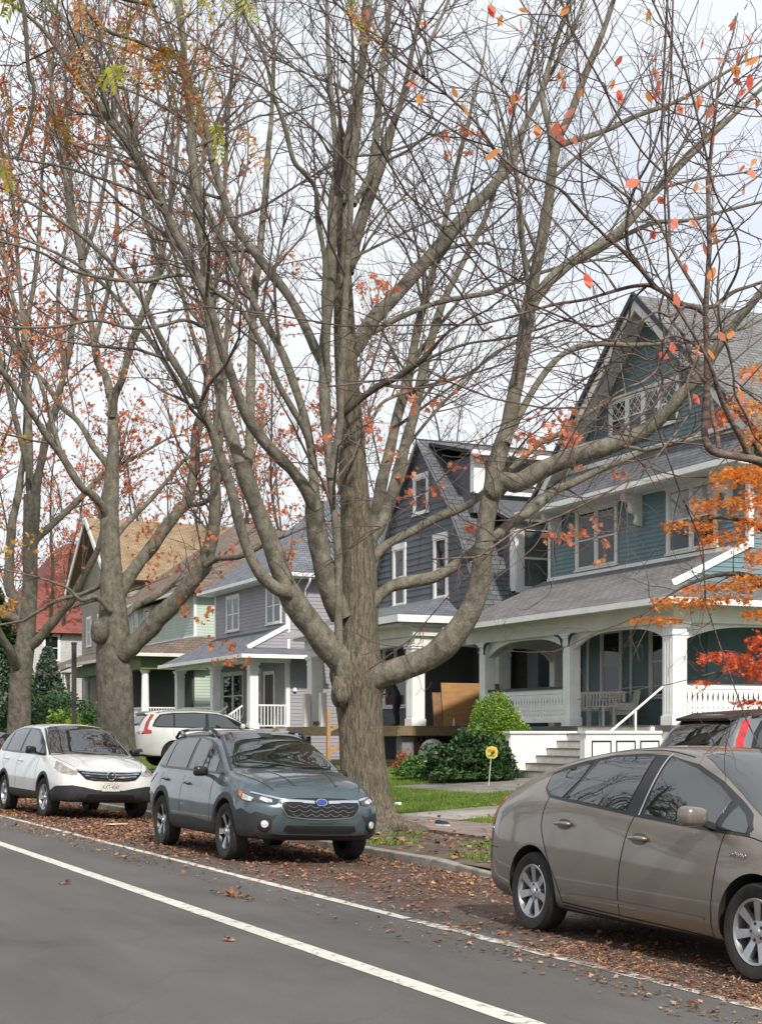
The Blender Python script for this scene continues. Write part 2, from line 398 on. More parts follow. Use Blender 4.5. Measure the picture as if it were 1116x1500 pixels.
CHR=M('chrome',(.72,.73,.75),.12,metal=1,var=.05)
ALU=M('alloy',(.5,.5,.51),.3,metal=.85,var=.1,scale=7)
ALUD=M('alloy_dark',(.03,.03,.032),.4,metal=.3,var=.1)
LENS=M('lamp_lens',(.55,.57,.58),.06,metal=.35,var=.45,scale=14,coat=1,spec=.8)
LENSY=M('lamp_lens_hazed',(.42,.40,.33),.12,metal=.3,var=.35,scale=12,coat=.7)
LAMPD=M('lamp_dark',(.03,.032,.035),.08,var=.3,scale=20,coat=1)
REDL=M('tail_lamp_red',(.42,.012,.012),.1,var=.3,scale=12,coat=1)
AMB=M('amber_lens',(.55,.12,.02),.15,var=.2,coat=1)
DARKW=M('wheel_well',(.012,.011,.01),.95,var=.3)
PLATE=M('plate_cream',(.75,.73,.62),.45,var=.04)
INK=M('plate_navy',(.03,.035,.07),.5,var=0)
SEAM=M('door_gap',(.008,.008,.008),.9,var=0)
SEAT=M('interior_beige',(.35,.32,.27),.8,var=.15)

class Car:
    def __init__(s,rows,paint,wheels,tr,name,arch=.05,nring=36,nx=130):
        s.paint=paint; s.tr=tr; s.wheels=wheels
        R=np.array(rows,float); x0,x1=R[0,0],R[-1,0]
        u=np.linspace(0,1,nx); u=.5-.5*np.cos(PI*u)*(.75)-.0; u=(u-u[0])/(u[-1]-u[0])
        X=x0+(x1-x0)*u
        T=pchip(R[:,0],R[:,1:],X)
        rings=[]
        for x,(zb,ws,wm,zm,wb,zbl,wr,zr,zt) in zip(X,T):
            P=[(0,zb),(ws*.7,zb),(ws,zb),(ws+(wm-ws)*.75,zb+.05),(wm,zb+.45*(zm-zb)+.02),(wm+.006,zm),(wm*.55+wb*.45+.012,zm*.4+zbl*.6),(wb+.012,zbl-.035),(wb-.012,zbl+.012),
               (wb*.62+wr*.38+.012,zbl*.6+zr*.4),(wb*.25+wr*.75+.018,zbl*.25+zr*.75),(wr,zr),(wr*.80,zr*.35+zt*.65),(wr*.4,zt-.004),(0,zt)]
            rings.append(bspline(P,nring))
        rings=np.array(rings)  # (nx,nring,2)
        n=rings.shape[1]
        V=[];idx={}
        # full ring: right (-y) bottom->top then left top->bottom
        full=np.concatenate([rings*np.array([-1,1]),(rings[:,::-1])[:,1:-1]],axis=1)
        k=full.shape[1]
        V=np.zeros((nx,k,3)); V[:,:,0]=X[:,None]; V[:,:,1]=full[:,:,0]; V[:,:,2]=full[:,:,1]
        F=[]
        for i in range(nx-1):
            for j in range(k):
                j2=(j+1)%k; F.append((i*k+j,i*k+j2,(i+1)*k+j2,(i+1)*k+j))
        VV=V.reshape(-1,3).tolist()
        for i,rev in((0,True),(nx-1,False)):
            c=V[i].mean(0); ci=len(VV); VV.append(c.tolist())
            for j in range(k):
                a,b=i*k+j,i*k+(j+1)%k
                F.append((ci,b,a) if rev else (ci,a,b))
        s.V=VV; s.F=F
        s.bvh=BVHTree.FromPolygons([Vector(v) for v in VV],F)
        s.x0,s.x1=x0,x1
        s.archr=tr+arch
        s.root=None
    def make(s,name,label,cat,loc,yaw,roll=0,group=None):
        s.root=empty(name,loc,label,cat,group,(roll,0,yaw))
        me=bpy.data.meshes.new('body'); me.from_pydata(s.V,[],s.F); me.materials.append(s.paint); me.materials.append(DARKW)
        bm=bmesh.new(); bm.from_mesh(me); bmesh.ops.recalc_face_normals(bm,faces=bm.faces); bm.to_mesh(me); bm.free()
        body=bpy.data.objects.new('body',me); COL.objects.link(body)
        cut=bmesh.new()
        for wx in s.wheels:
            for sd in(-1,1):
                mt=Matrix.Translation((wx,sd*.98,s.tr+.01))@Matrix.Rotation(PI/2,4,'X')
                bmesh.ops.create_cone(cut,cap_ends=True,segments=56,radius1=s.archr,radius2=s.archr,depth=.86,matrix=mt)
        cm=bpy.data.meshes.new('cutter'); cut.to_mesh(cm); cut.free(); co=bpy.data.objects.new('cutter',cm); COL.objects.link(co)
        md=body.modifiers.new('b','BOOLEAN'); md.object=co; md.solver='EXACT'; md.operation='DIFFERENCE'
        dg=bpy.context.evaluated_depsgraph_get(); m2=bpy.data.meshes.new_from_object(body.evaluated_get(dg))
        body.modifiers.clear(); body.data=m2; m2.name='body'; bpy.data.objects.remove(co); bpy.data.meshes.remove(cm)
        m2.materials.clear(); m2.materials.append(s.paint); m2.materials.append(DARKW)
        for p in m2.polygons:
            p.use_smooth=True; c=p.center; dk=False
            for wx in s.wheels:
                q=Vector((wx-c.x,0,s.tr+.01-c.z))
                if q.length<s.archr+.004 and abs(c.y)<.97 and (abs(q.length-s.archr)<.006 and p.normal.dot(q.normalized())>.7 or abs(abs(c.y)-.55)<.004): dk=True
            if p.normal.z<-.75 and c.z<.45: dk=True
            p.material_index=1 if dk else 0
        m2.set_sharp_from_angle(angle=rad(38))
        body.parent=s.root; s.body=body
        return s.root
    def hit(s,o,d):
        r=s.bvh.ray_cast(Vector(o),Vector(d))
        if r[0] is None:
            r=s.bvh.find_nearest(Vector(o)+Vector(d)*3)
        return r[0],(r[1] if r[1].dot(Vector(d))<0 else -r[1])
    def ray(s,view,p):
        a,b=p
        if view=='R': return (a,-3,b),(0,1,0)
        if view=='L': return (a,3,b),(0,-1,0)
        if view=='F': return (s.x1+3,a,b),(-1,0,0)
        if view=='B': return (s.x0-3,a,b),(1,0,0)
        if view=='T': return (a,b,4),(0,0,-1)
        if view=='FR': # looking at the front right corner, 40 degrees off the axis; a runs along the picture
            d=Vector((-.77,.64,0)); t=Vector((-.64,-.77,0)); return Vector((s.x1-.2,-.55,b))-d*3-t*a, d
    def patch(s,view,poly,mat,name,off=.004,sp=.045,parent=None,smooth=1,thick=.012,both=False):
        """a fitted panel: outline drawn in one view, laid on the shell with its own thickness"""
        P=[Vector((p[0],p[1])) for p in poly]
        if smooth>1:
            Q=[Vector(p) for p in P]
            C=catmull([tuple(Q[-1])]+[tuple(q) for q in Q]+[tuple(Q[0]),tuple(Q[1])],smooth)[smooth:-smooth-0 or None]
            P=[Vector(c) for c in C[:-1]]
            seen=[]; 
            for p in P:
                if not seen or (p-seen[-1]).length>1e-4: seen.append(p)
            P=seen
        O=[]
        for a,b in zip(P,P[1:]+P[:1]):
            k=max(1,int((b-a).length/sp)); O+= [a.lerp(b,i/k) for i in range(k)]
        xs=[p.x for p in O]; ys=[p.y for p in O]
        pts=list(O); n=len(O)
        def inside(p):
            c=False;j=n-1
            for i in range(n):
                if (O[i].y>p.y)!=(O[j].y>p.y) and p.x<(O[j].x-O[i].x)*(p.y-O[i].y)/(O[j].y-O[i].y)+O[i].x: c=not c
                j=i
            return c
        gx=np.arange(min(xs)+sp/2,max(xs),sp); gy=np.arange(min(ys)+sp/2,max(ys),sp)
        for x in gx:
            for y in gy:
                p=Vector((x,y))
                if inside(p) and min((p-q).length_squared for q in O)>(sp*.35)**2: pts.append(p)
        vs,es,fs,_,_,_=geometry.delaunay_2d_cdt(pts,[(i,(i+1)%n) for i in range(n)],[],1,1e-6)
        sides=[view] if not both else ['R','L'] if view in'RL' else [view,view+'m']
        objs=[]
        for sv in sides:
            V=[]; D=[]
            for v in vs:
                a=(v.x,v.y)
                if sv.endswith('m'): o,d=s.ray(sv[:-1],(-a[0],a[1]) if sv[0] in'FB' else (a[0],-a[1]))
                else: o,d=s.ray(sv,a)
                h,nn=s.hit(o,d); V.append(h+nn*off); D.append(nn)
            cnt={}
            for f in fs:
                for a,b in zip(f,f[1:]+f[:1]):
                    cnt[(a,b)]=cnt.get((a,b),0)+1
            bd=[e for e in cnt if (e[1],e[0]) not in cnt]
            W=V+[V[i]-D[i]*(thick+off) for i in range(len(V))]
            m=len(V)
            FF=[tuple(f) for f in fs]+[(b,a,m+a,m+b) for a,b in bd]
            # keep the face outward
            if FF:
                f=FF[0]; nn=(W[f[1]]-W[f[0]]).cross(W[f[2]]-W[f[0]])
                if nn.dot(D[f[0]])<0: FF=[tuple(reversed(f)) for f in FF]
            used=sorted({i for f in FF for i in f}); mp={u:i for i,u in enumerate(used)}
            mb=MB(); mb.add([W[u] for u in used],[tuple(mp[i] for i in f) for f in FF])
            objs.append(mb.build(name,mat,parent or s.body,smooth=True,local=True,angle=50))
        return objs
    def seams(s,view,lines,name='door_gap',w=.009,off=.0015,mat=None,parent=None,both=False,sp=.04,th=.0):
        for sv in ([view] if not both else ['R','L']):
            for ln in lines:
                mb=MB()
                pts=catmull(ln,8) if len(ln)>2 else np.array([np.array(ln[0])+(np.array(ln[1])-np.array(ln[0]))*t for t in np.linspace(0,1,10)])
                t=np.gradient(pts,axis=0); t/=np.linalg.norm(t,axis=1,keepdims=True)+1e-9; nn=np.stack([-t[:,1],t[:,0]],1)
                V=[]
                for p,q in zip(pts,nn):
                    for sg in(-1,1):
                        o,d=s.ray(sv,tuple(p+q*sg*w/2)); h,n2=s.hit(o,d); V.append(h+n2*(off+th))
                k=len(pts); mb.add(V,[(2*i,2*i+1,2*i+3,2*i+2) for i in range(k-1)])
                mb.build(name,mat or SEAM,parent or s.body,smooth=True,local=True)
    def wheels_add(s,maker,track,steer=0):
        first=None
        for wx in s.wheels:
            for sd in(-1,1):
                if first is None: o=maker(s.root); first=o
                else:
                    o=copy_tree(first,s.root)
                o.location=(wx,sd*track,s.tr); o.rotation_euler=(0,.35*wx,(PI if sd>0 else 0)+(steer if wx>1 else 0))
    def handle(s,x,z,ln=.19,mat=None,both=True,recess=True):
        for sd in((-1,1) if both else(-1,)):
            h,n=s.hit((x,3*sd,z),(0,-sd,0))
            if recess: s.patch('R' if sd<0 else 'L',[(x+.105*math.cos(a)-.01,z+.042*math.sin(a)-.004) for a in np.linspace(0,2*PI,14)[:-1]],SHADE,'handle_recess_shade',off=.0015,sp=.06,thick=.001)
            mb=MB(); mb.tube([(h.x-ln/2,h.y+sd*.010,h.z-.004),(h.x-ln/2+.02,h.y+sd*.035,h.z),(h.x,h.y+sd*.042,h.z+.003),(h.x+ln/2-.025,h.y+sd*.037,h.z+.003),(h.x+ln/2,h.y+sd*.008,h.z)],[.012,.017,.018,.018,.014],10)
            mb.build('door_handle',mat or s.paint,s.body,smooth=True,local=True)
    def mirror(s,x,z,w=.22,h=.15,mat=None,out=.13,base=None):
        for sd in(-1,1):
            hh,n=s.hit((x,3*sd,z-.03),(0,-sd,0))
            bm=bmesh.new(); bmesh.ops.create_cube(bm,size=1)
            for v in bm.verts:
                fx=v.co.x; v.co=Vector((v.co.x*(.13),v.co.y*w,v.co.z*h))
                if fx>0: v.co.y*=.82; v.co.z*=.78
                if v.co.y*sd<0: v.co.z*=.9
            bmesh.ops.subdivide_edges(bm,edges=bm.edges[:],cuts=1,use_grid_fill=True)
            bmesh.ops.translate(bm,vec=(hh.x+.02,hh.y+sd*(out+.02),z+.05),verts=bm.verts)
            me=bpy.data.meshes.new('mirror'); bm.to_mesh(me); bm.free(); me.materials.append(mat or s.paint)
            o=bpy.data.objects.new('mirror',me); COL.objects.link(o); o.parent=s.body
            sub=o.modifiers.new('s','SUBSURF'); sub.levels=2; sub.render_levels=2
            for p in me.polygons:p.use_smooth=True
            mb=MB(); mb.beam((hh.x+.02,hh.y-sd*.02,z-.02),(hh.x+.02,hh.y+sd*out*.8,z+.02),.07,.04); mb.build('mirror_arm',BLK,o,local=True)
            mb=MB(); c=Vector((hh.x-.041,hh.y+sd*(out+.02),z+.05)); a=w*.40; b=h*.38
            mb.add([c+Vector((0,a*math.cos(t)*(abs(math.cos(t))**-.4 if abs(math.cos(t))>.2 else 1)*.9,b*math.sin(t))) for t in np.linspace(0,2*PI,20)[:-1]],[tuple(range(19))[::-1]])
            mb.build('mirror_glass',CHR,o,local=True)
def bspline(P,n):
    P=np.array(P,float); P=np.vstack([P[0],P[0],P,P[-1],P[-1]]); k=len(P)-3
    ts=np.linspace(0,k-1e-6,n*1); out=[]
    for t in ts:
        i=int(t); u=t-i; a,b,c,d=P[i:i+4]
        out.append(((1-u)**3*a+(3*u**3-6*u*u+4)*b+(-3*u**3+3*u*u+3*u+1)*c+u**3*d)/6)
    out=np.array(out); out[0]=P[0]; out[-1]=P[-1]; return out
SHADE=M('handle_pocket_shade',(.10,.09,.08),.4,var=.1,metal=.4)  # flat dark oval, the shade of the handle hollow painted on

def wheel_maker(r,rim,width,style,spoke_mat,nsp=7,twin=False,taper=(.6,1.15),cover=False):
    def make(root):
        t=MB(); hw=width/2
        prof=[(rim+.008,-hw*.80),(rim+.02,-hw*.96),(r*.80+rim*.2,-hw*1.0),(r-.035,-hw*.97),(r-.012,-hw*.86),(r-.002,-hw*.70),(r,-hw*.3),(r,hw*.3),(r-.012,hw*.86),(rim+.02,hw*.96),(rim-.0,hw*.8)]
        t.lathe(prof,44)
        w=empty('wheel'); w.parent=root
        tyre=t.build('tyre',RUB,w,smooth=True,local=True,angle=60)
        b=MB(); b.lathe([(rim+.012,-hw*.86),(rim+.004,-hw*.92),(rim-.010,-hw*.86),(rim-.018,-hw*.5),(rim-.03,hw*.6)],44,0)
        b.lathe([(rim-.02,-hw*.10),(.05,-hw*.08),(.001,-hw*.08)],32,1)     # brake backing
        b.lathe([(rim*.72,-hw*.25),(rim*.70,-hw*.30),(rim*.3,-hw*.30)],32,2)
        face=-hw*.62
        # hub
        b.lathe([(.085,face+.05),(.082,face+.006),(.07,face-.008),(.034,face-.010),(.032,face-.018),(.0,face-.020)],20,3)
        for i in range(5):
            a=2*PI*i/5+.3; c=(.054*math.cos(a),face-.006,.054*math.sin(a)); b.lathe([(.011,.004),(.011,-.006),(0,-.007)],8,4,Matrix.Translation(c))
        def spoke(a,w0,w1,r0,r1,d0,d1,mi):
            ca,sa=math.cos(a),math.sin(a)
            P=[]
            for (rr,ww,dd) in((r0,w0,d0),(r1,w1,d1)):
                for sg in(-1,1): P.append((rr*ca-sg*ww/2*sa,dd,rr*sa+sg*ww/2*ca))
            Q=[(x*1.0,y+.035,z*1.0) for x,y,z in P]
            o=[P[0],P[1],P[3],P[2],Q[0],Q[1],Q[3],Q[2]]
            b.add(o,[(0,1,2,3),(7,6,5,4),(0,4,5,1),(1,5,6,2),(2,6,7,3),(3,7,4,0)],mi)
        for i in range(nsp):
            a=2*PI*i/nsp+PI/2
            if twin:
                for dlt in(-.13,.13): spoke(a+dlt*.4,.030,.034,.05,rim-.006,face,-hw*.86,3); 
                spoke(a+.17,.026,.030,.09,rim-.006,face+.004,-hw*.86,3); spoke(a-.17,.026,.03,.09,rim-.006,face+.004,-hw*.86,5)
            else: spoke(a,rim*.30*taper[0],rim*.30*taper[1],.04,rim-.004,face,-hw*.84,3)
        b.build('rim',[spoke_mat[1],DARKW,ALUD,spoke_mat[0],ALUD,spoke_mat[2]],w,smooth=True,local=True,angle=35)
        return w
    return make
def arch_ring(car,wx,r0,r1,mat,name,z0,off=.008,side='RL'):
    """wheel-arch cladding: a flat band of half-ring laid on the shell"""
    zc=car.tr+.01
    a0=math.asin(max(-1,min(1,(z0-zc)/r1)))
    A=np.linspace(a0,PI-a0,26)
    poly=[(wx+r1*math.cos(a),zc+r1*math.sin(a)) for a in A]+[(wx+r0*math.cos(a),zc+r0*math.sin(a)) for a in A[::-1]]
    for sv in side: car.patch(sv,poly,mat,name,off=off,sp=.05,thick=.02)
def plate(car,x,y,z,yaw,txt,parent,tilt=0):
    o=empty('licence_plate'); o.parent=parent; o.location=(x,y,z); o.rotation_euler=(0,tilt,yaw)
    mb=MB(); mb.box((0,-.155,-.077),(.006,.155,.077)); p=mb.build('plate',PLATE,o,local=True)
    R=Matrix(((0,0,1),(1,0,0),(0,1,0)))
    text_mesh('plate_number',txt,.098,INK,o,(.008,0,-.006),R,.0008,font_w=.72)
    mb=MB(); mb.box((.0062,-.12,.050),(.0072,.12,.062)); mb.box((.0062,-.15,-.076),(.0072,.15,-.060)); mb.build('plate_band',INK if not txt else M('plate_navy_pale',(.35,.36,.42),.5,var=.3,scale=60),o,local=True)
    return o
# ---------------------------------------------------------------- tan liftback hatchback (nearest)
PR=[(-.88,.36,.40,.54,.55,.50,.74,.42,.80,.82),
(-.85,.28,.56,.70,.56,.68,.84,.56,.94,.97),
(-.74,.23,.66,.80,.58,.765,.92,.60,1.07,1.105),
(-.55,.21,.72,.84,.60,.80,.975,.605,1.16,1.205),
(-.2,.19,.75,.857,.62,.815,1.02,.60,1.27,1.325),
(.3,.185,.76,.8625,.62,.82,1.025,.585,1.36,1.425),
(.8,.18,.76,.8625,.62,.82,1.0,.575,1.415,1.475),
(1.2,.18,.76,.8625,.62,.815,.975,.565,1.43,1.49),
(1.6,.18,.76,.8625,.62,.81,.95,.565,1.385,1.455),
(2.0,.18,.76,.8625,.62,.805,.93,.60,1.22,1.31),
(2.35,.18,.76,.8625,.62,.80,.915,.66,1.05,1.14),
(2.62,.18,.76,.8625,.61,.79,.895,.70,.955,1.0),
(3.0,.185,.75,.848,.59,.75,.825,.62,.865,.90),
(3.3,.20,.70,.80,.56,.67,.73,.52,.765,.79),
(3.48,.22,.60,.70,.53,.56,.64,.42,.67,.685),
(3.56,.26,.46,.56,.50,.45,.57,.34,.60,.61),
(3.585,.32,.36,.44,.48,.36,.53,.28,.55,.56)]
TAN=mat_paint('paint_driftwood',(.215,.183,.148),rough=.34,metal=.6)
def build_tan():
    c=Car(PR,TAN,(0,2.70),.31,'tan_hatchback',arch=.045)
    r=c.make('hatchback_car','tan metallic hatchback parked nearest the camera, side view with the front cut off','car',(-10.20,6.05+.855,-.027),0,-.036)
    frame=[(-.02,1.245),(.02,1.12),(.14,1.055),(.40,1.035),(.8,1.005),(1.3,.965),(1.8,.932),(2.25,.905),(2.56,.895),(2.55,.945),(2.42,1.03),(2.25,1.115),(2.0,1.235),(1.72,1.345),(1.40,1.40),(1.1,1.412),(.7,1.392),(.35,1.345),(.1,1.285)]
    c.patch('R',frame,TRIM,'window_frame',off=.004,sp=.022,both=True)
    quarter=[(.01,1.22),(.06,1.12),(.16,1.075),(.34,1.058),(.46,1.20),(.50,1.33),(.32,1.30),(.12,1.25)]
    rear=[(.41,1.052),(.8,1.027),(1.20,.998),(1.235,1.2),(1.25,1.388),(1.0,1.388),(.72,1.37),(.585,1.345),(.52,1.21)]
    front=[(1.43,.985),(1.8,.955),(2.20,.928),(2.20,1.105),(2.02,1.20),(1.74,1.312),(1.50,1.372),(1.435,1.378),(1.415,1.2)]
    tri=[(2.27,.925),(2.52,.912),(2.50,.955),(2.40,1.015),(2.275,1.075)]
    for p,n in((quarter,'quarter_window'),(rear,'rear_door_window'),(front,'front_door_window'),(tri,'quarter_window')): c.patch('R',p,GLS,n,off=.009,sp=.03,both=True)
    c.seams('R',[[(1.372,.972),(1.385,1.2),(1.40,1.41)]],'pillar_trim',w=.016,off=.008,mat=M('pillar_pale',(.4,.38,.36),.4,var=.05),both=True)
    # door gaps
    c.seams('R',[[(1.32,.965),(1.26,.75),(1.215,.5),(1.205,.255)],[(2.33,.91),(2.32,.75),(2.28,.45),(2.265,.225)],
                 [(.15,1.05),(.13,.9),(.15,.78),(.26,.58),(.40,.38),(.44,.27)],[(.44,.27),(.8,.26),(1.2,.25),(1.8,.235),(2.265,.22)]],both=True)
    c.seams('R',[[(.44,.245),(1.2,.22),(2.3,.19)]],'sill_line',w=.012,mat=SEAM,both=True)
    c.seams('R',[[(-.88,.60),(-.72,.62),(-.55,.62)],[(-.60,1.02),(-.66,.85),(-.70,.66)]],'bumper_gap',w=.007,both=True)
    c.seams('R',[[(2.33,.91),(2.62,.885),(2.95,.80),(3.2,.72)]],'bonnet_gap',w=.007,both=True)
    c.handle(.47,.865,mat=TAN); c.handle(1.45,.815,mat=TAN)
    c.mirror(2.16,.955,w=.21,h=.155)
    c.patch('T',[(1.66,-.46),(1.64,0),(1.66,.46),(2.2,.56),(2.56,.64),(2.64,.4),(2.66,0),(2.64,-.4),(2.56,-.64),(2.2,-.56)],GLS,'windscreen',off=.004,smooth=1)
    c.patch('T',[(-.50,-.44),(-.50,.44),(-.1,.46),(.12,.44),(.12,-.44),(-.1,-.46)],GLS,'rear_window',off=.004)
    c.seams('T',[[(1.62,-.52),(.9,-.52),(.1,-.50)]],'roof_gutter',w=.012,mat=SEAM); c.seams('T',[[(1.62,.52),(.9,.52),(.1,.50)]],'roof_gutter',w=.012)
    c.patch('B',[(-.80,.80),(-.60,.78),(-.56,.95),(-.62,1.03),(-.74,1.0)],REDL,'tail_lamp',off=.005,both=True,smooth=3)
    c.patch('R',[(-.845,.56),(-.79,.56),(-.79,.62),(-.845,.615)],LENS,'reflector',off=.004,both=True)
    c.patch('F',[(-.68,.62),(-.44,.58),(-.40,.66),(-.55,.76),(-.70,.74)],LENS,'headlight',off=.005,both=True,smooth=3)
    c.patch('F',[(-.34,.34),(.34,.34),(.36,.42),(-.36,.42)],BLK,'grille',off=.004)
    c.seams('R',[[(.5,.335),(1.2,.345),(2.2,.335)]],'side_crease',w=.02,mat=TAN,both=True,th=.004)
    # badge on the wing
    R=Matrix(((1,0,0),(0,0,-1),(0,1,0)))
    h,n=c.hit((2.52,-3,.775),(0,1,0)); text_mesh('badge','HYBRID',.045,CHR,c.body,(h.x,h.y-.006,h.z),R,.002)
    mb=MB(); mb.tube([(1.18,0,1.47),(1.06,0,1.60),(.95,0,1.70)],[.008,.004,.002],6); mb.build('antenna',BLK,c.body,local=True)
    # lower bumper valance
    c.patch('R',[(-.87,.27),(-.55,.21),(-.42,.21),(-.40,.30),(-.6,.36),(-.86,.39)],M('bumper_dark',(.13,.11,.10),.5,var=.2,metal=.3),'bumper_valance',off=.004,both=True)
    c.wheels_add(wheel_maker(.31,.203,.19,'seven',(ALU,ALU,ALU),7,taper=(.72,1.12)),.76)
    # front seats seen as pale shapes behind the glass are left to the reflection
    return c
build_tan()
# ---------------------------------------------------------------- blue-grey crossover
CT=[(-.88,.46,.46,.58,.62,.56,.92,.46,.97,.99),
(-.84,.38,.62,.75,.66,.72,1.0,.58,1.06,1.09),
(-.70,.33,.72,.85,.70,.79,1.04,.63,1.21,1.25),
(-.52,.30,.77,.88,.72,.81,1.05,.62,1.40,1.46),
(-.25,.28,.80,.895,.72,.82,1.05,.61,1.51,1.58),
(.3,.27,.81,.90,.72,.82,1.04,.60,1.555,1.62),
(.9,.27,.81,.90,.72,.82,1.03,.60,1.565,1.635),
(1.4,.27,.81,.90,.72,.815,1.025,.61,1.545,1.615),
(1.75,.27,.81,.90,.72,.81,1.02,.635,1.455,1.52),
(2.1,.27,.81,.90,.72,.81,1.02,.69,1.30,1.36),
(2.40,.27,.81,.90,.72,.81,1.02,.74,1.135,1.19),
(2.55,.27,.81,.90,.72,.81,1.015,.73,1.08,1.135),
(2.95,.28,.80,.90,.72,.79,.975,.66,1.04,1.085),
(3.25,.29,.78,.87,.70,.74,.91,.60,.985,1.015),
(3.42,.30,.72,.81,.68,.68,.84,.54,.915,.94),
(3.52,.33,.62,.71,.66,.60,.78,.48,.84,.86),
(3.58,.38,.48,.58,.64,.5,.74,.42,.785,.80),
(3.60,.43,.42,.50,.62,.44,.715,.36,.745,.75)]
BLUE=mat_paint('paint_geyser_blue',(.068,.098,.115),rough=.3,metal=.5)
CLAD=M('cladding',(.022,.023,.025),.6,var=.2,scale=20)
def build_crossover():
    c=Car(CT,BLUE,(0,2.67),.35,'crossover',arch=.05)
    r=c.make('crossover_car','blue-grey crossover with black cladding and roof rails parked beside the big tree trunk','car',(-20.22,6.05+.90,-.027),0,-.036)
    frame=[(-.50,1.09),(-.25,1.075),(.3,1.07),(.9,1.06),(1.5,1.05),(2.2,1.04),(2.34,1.045),(2.24,1.115),(1.97,1.275),(1.70,1.40),(1.4,1.485),(.9,1.525),(.3,1.512),(-.15,1.46),(-.40,1.31)]
    c.patch('R',frame,TRIM,'window_frame',off=.004,sp=.022,both=True)
    for p,n in(([(-.42,1.12),(-.12,1.105),(-.06,1.42),(-.15,1.43),(-.34,1.29)],'quarter_window'),([(-.06,1.102),(.4,1.095),(.80,1.09),(.86,1.49),(.35,1.49),(.0,1.45)],'rear_door_window'),([(.93,1.088),(1.5,1.078),(2.02,1.07),(2.02,1.22),(1.68,1.37),(1.38,1.455),(.97,1.495)],'front_door_window')):
        c.patch('R',p,GLS,n,off=.009,sp=.03,both=True)
    c.seams('R',[[(.88,1.0),(.86,.75),(.84,.4)],[(2.06,.99),(2.10,.75),(2.08,.42)],[(-.12,1.02),(-.12,.85),(.10,.74),(.36,.62),(.42,.45)]],both=True)
    # wavy crease on the doors
    c.handle(.10,.93,mat=BLUE,recess=False); c.handle(1.08,.90,mat=BLUE,recess=False)
    c.mirror(1.92,1.02,w=.20,h=.15,mat=TRIM)
    c.patch('R',[(.42,.29),(2.22,.29),(2.24,.44),(1.3,.47),(.42,.46)],CLAD,'sill_cladding',off=.012,both=True)
    for wx in c.wheels: arch_ring(c,wx,.40,.475,CLAD,'arch_cladding',.33)
    # bonnet lines / glass
    c.patch('T',[(1.50,-.53),(1.47,0),(1.50,.53),(2.0,.64),(2.42,.735),(2.52,.45),(2.56,0),(2.52,-.45),(2.42,-.735),(2.0,-.64)],GLS,'windscreen',off=.004)
    c.seams('T',[[(2.47,-.745),(2.0,-.665),(1.5,-.565)],[(2.47,.745),(2.0,.665),(1.5,.565)]],'windscreen_edge',w=.035,mat=TRIM,off=.005)
    c.patch('T',[(-.80,-.5),(-.45,-.5),(-.45,.5),(-.80,.5)],GLS,'rear_window',off=.004)
    c.seams('T',[[(2.60,-.735),(2.95,-.70),(3.25,-.64),(3.45,-.56)],[(2.60,.735),(2.95,.70),(3.25,.64),(3.45,.56)]],'bonnet_gap',w=.010)
    c.seams('T',[[(2.62,-.40),(3.0,-.33),(3.4,-.27)],[(2.62,.40),(3.0,.33),(3.4,.27)]],'bonnet_crease',w=.03,mat=BLUE,th=.006)
    # front face
    fr=[(-.47,.77),(-.30,.80),(0,.805),(.30,.80),(.47,.77),(.50,.71),(.42,.60),(.30,.565),(0,.56),(-.30,.565),(-.42,.60),(-.50,.71)]
    c.patch('F',fr,TRIM,'grille',off=.008)[0]
    g=c.body
    for zz in(.60,.652,.704):   # honeycomb-like bars
        pts=[]
        for i in range(19):
            y=-.43+.86*i/18; pts.append((y*(1 if zz>.62 else .86),zz+(.014 if i%3==0 else -.010)))
        c.seams('F',[pts],'grille_bar',w=.010,off=.016,mat=M('grille_grey',(.22,.23,.24),.25,metal=.8,var=.1),sp=.03)
    c.seams('F',[[(-.46,.62),(-.38,.575),(0,.55),(.38,.575),(.46,.62)],[(-.46,.62),(-.505,.70),(-.47,.765)],[(.46,.62),(.505,.70),(.47,.765)]],'grille_frame',w=.016,off=.012,mat=M('grille_grey'))
    c.seams('F',[[(-.49,.765),(-.28,.762),(-.09,.755)],[(.49,.765),(.28,.762),(.09,.755)]],'grille_wing',w=.028,off=.020,mat=CHR)
    # oval badge with stars
    badge=c.patch('F',[(.072*math.cos(a),.752+.038*math.sin(a)) for a in np.linspace(0,2*PI,24)[:-1]],CHR,'badge',off=.026,sp=.05)[0]
    c.patch('F',[(.062*math.cos(a),.752+.031*math.sin(a)) for a in np.linspace(0,2*PI,24)[:-1]],M('badge_blue',(.01,.03,.22),.2,var=0,coat=1),'badge_field',off=.029,sp=.05,parent=badge)
    mb=MB()
    for (y,z,q) in((-.038,.762,.014),(-.005,.768,.008),(.022,.762,.008),(-.012,.742,.008),(.016,.740,.008),(.043,.745,.008)):
        h,n=c.hit((9,y,z),(-1,0,0)); P=[]
        for k in range(8):
            a=2*PI*k/8; rr=q if k%2==0 else q*.35; P.append((h.x+.031,y+rr*math.cos(a),z+rr*math.sin(a)))
        mb.add(P,[tuple(range(8))])
    mb.build('badge_stars',CHR,badge,local=True)
    # headlights: wrap the corners
    c.patch('F',[(-.52,.775),(-.62,.80),(-.76,.835),(-.80,.80),(-.76,.745),(-.62,.715),(-.54,.725)],LAMPD,'headlight',off=.010,both=True,sp=.035)
    c.patch('F',[(-.60,.775),(-.70,.80),(-.73,.77),(-.66,.735),(-.60,.74)],LENS,'headlight_reflector',off=.014,both=True,sp=.03)
    c.patch('R',[(3.02,.875),(3.22,.83),(3.42,.785),(3.40,.735),(3.22,.75),(3.08,.80)],LAMPD,'headlight',off=.009,both=True,sp=.035)
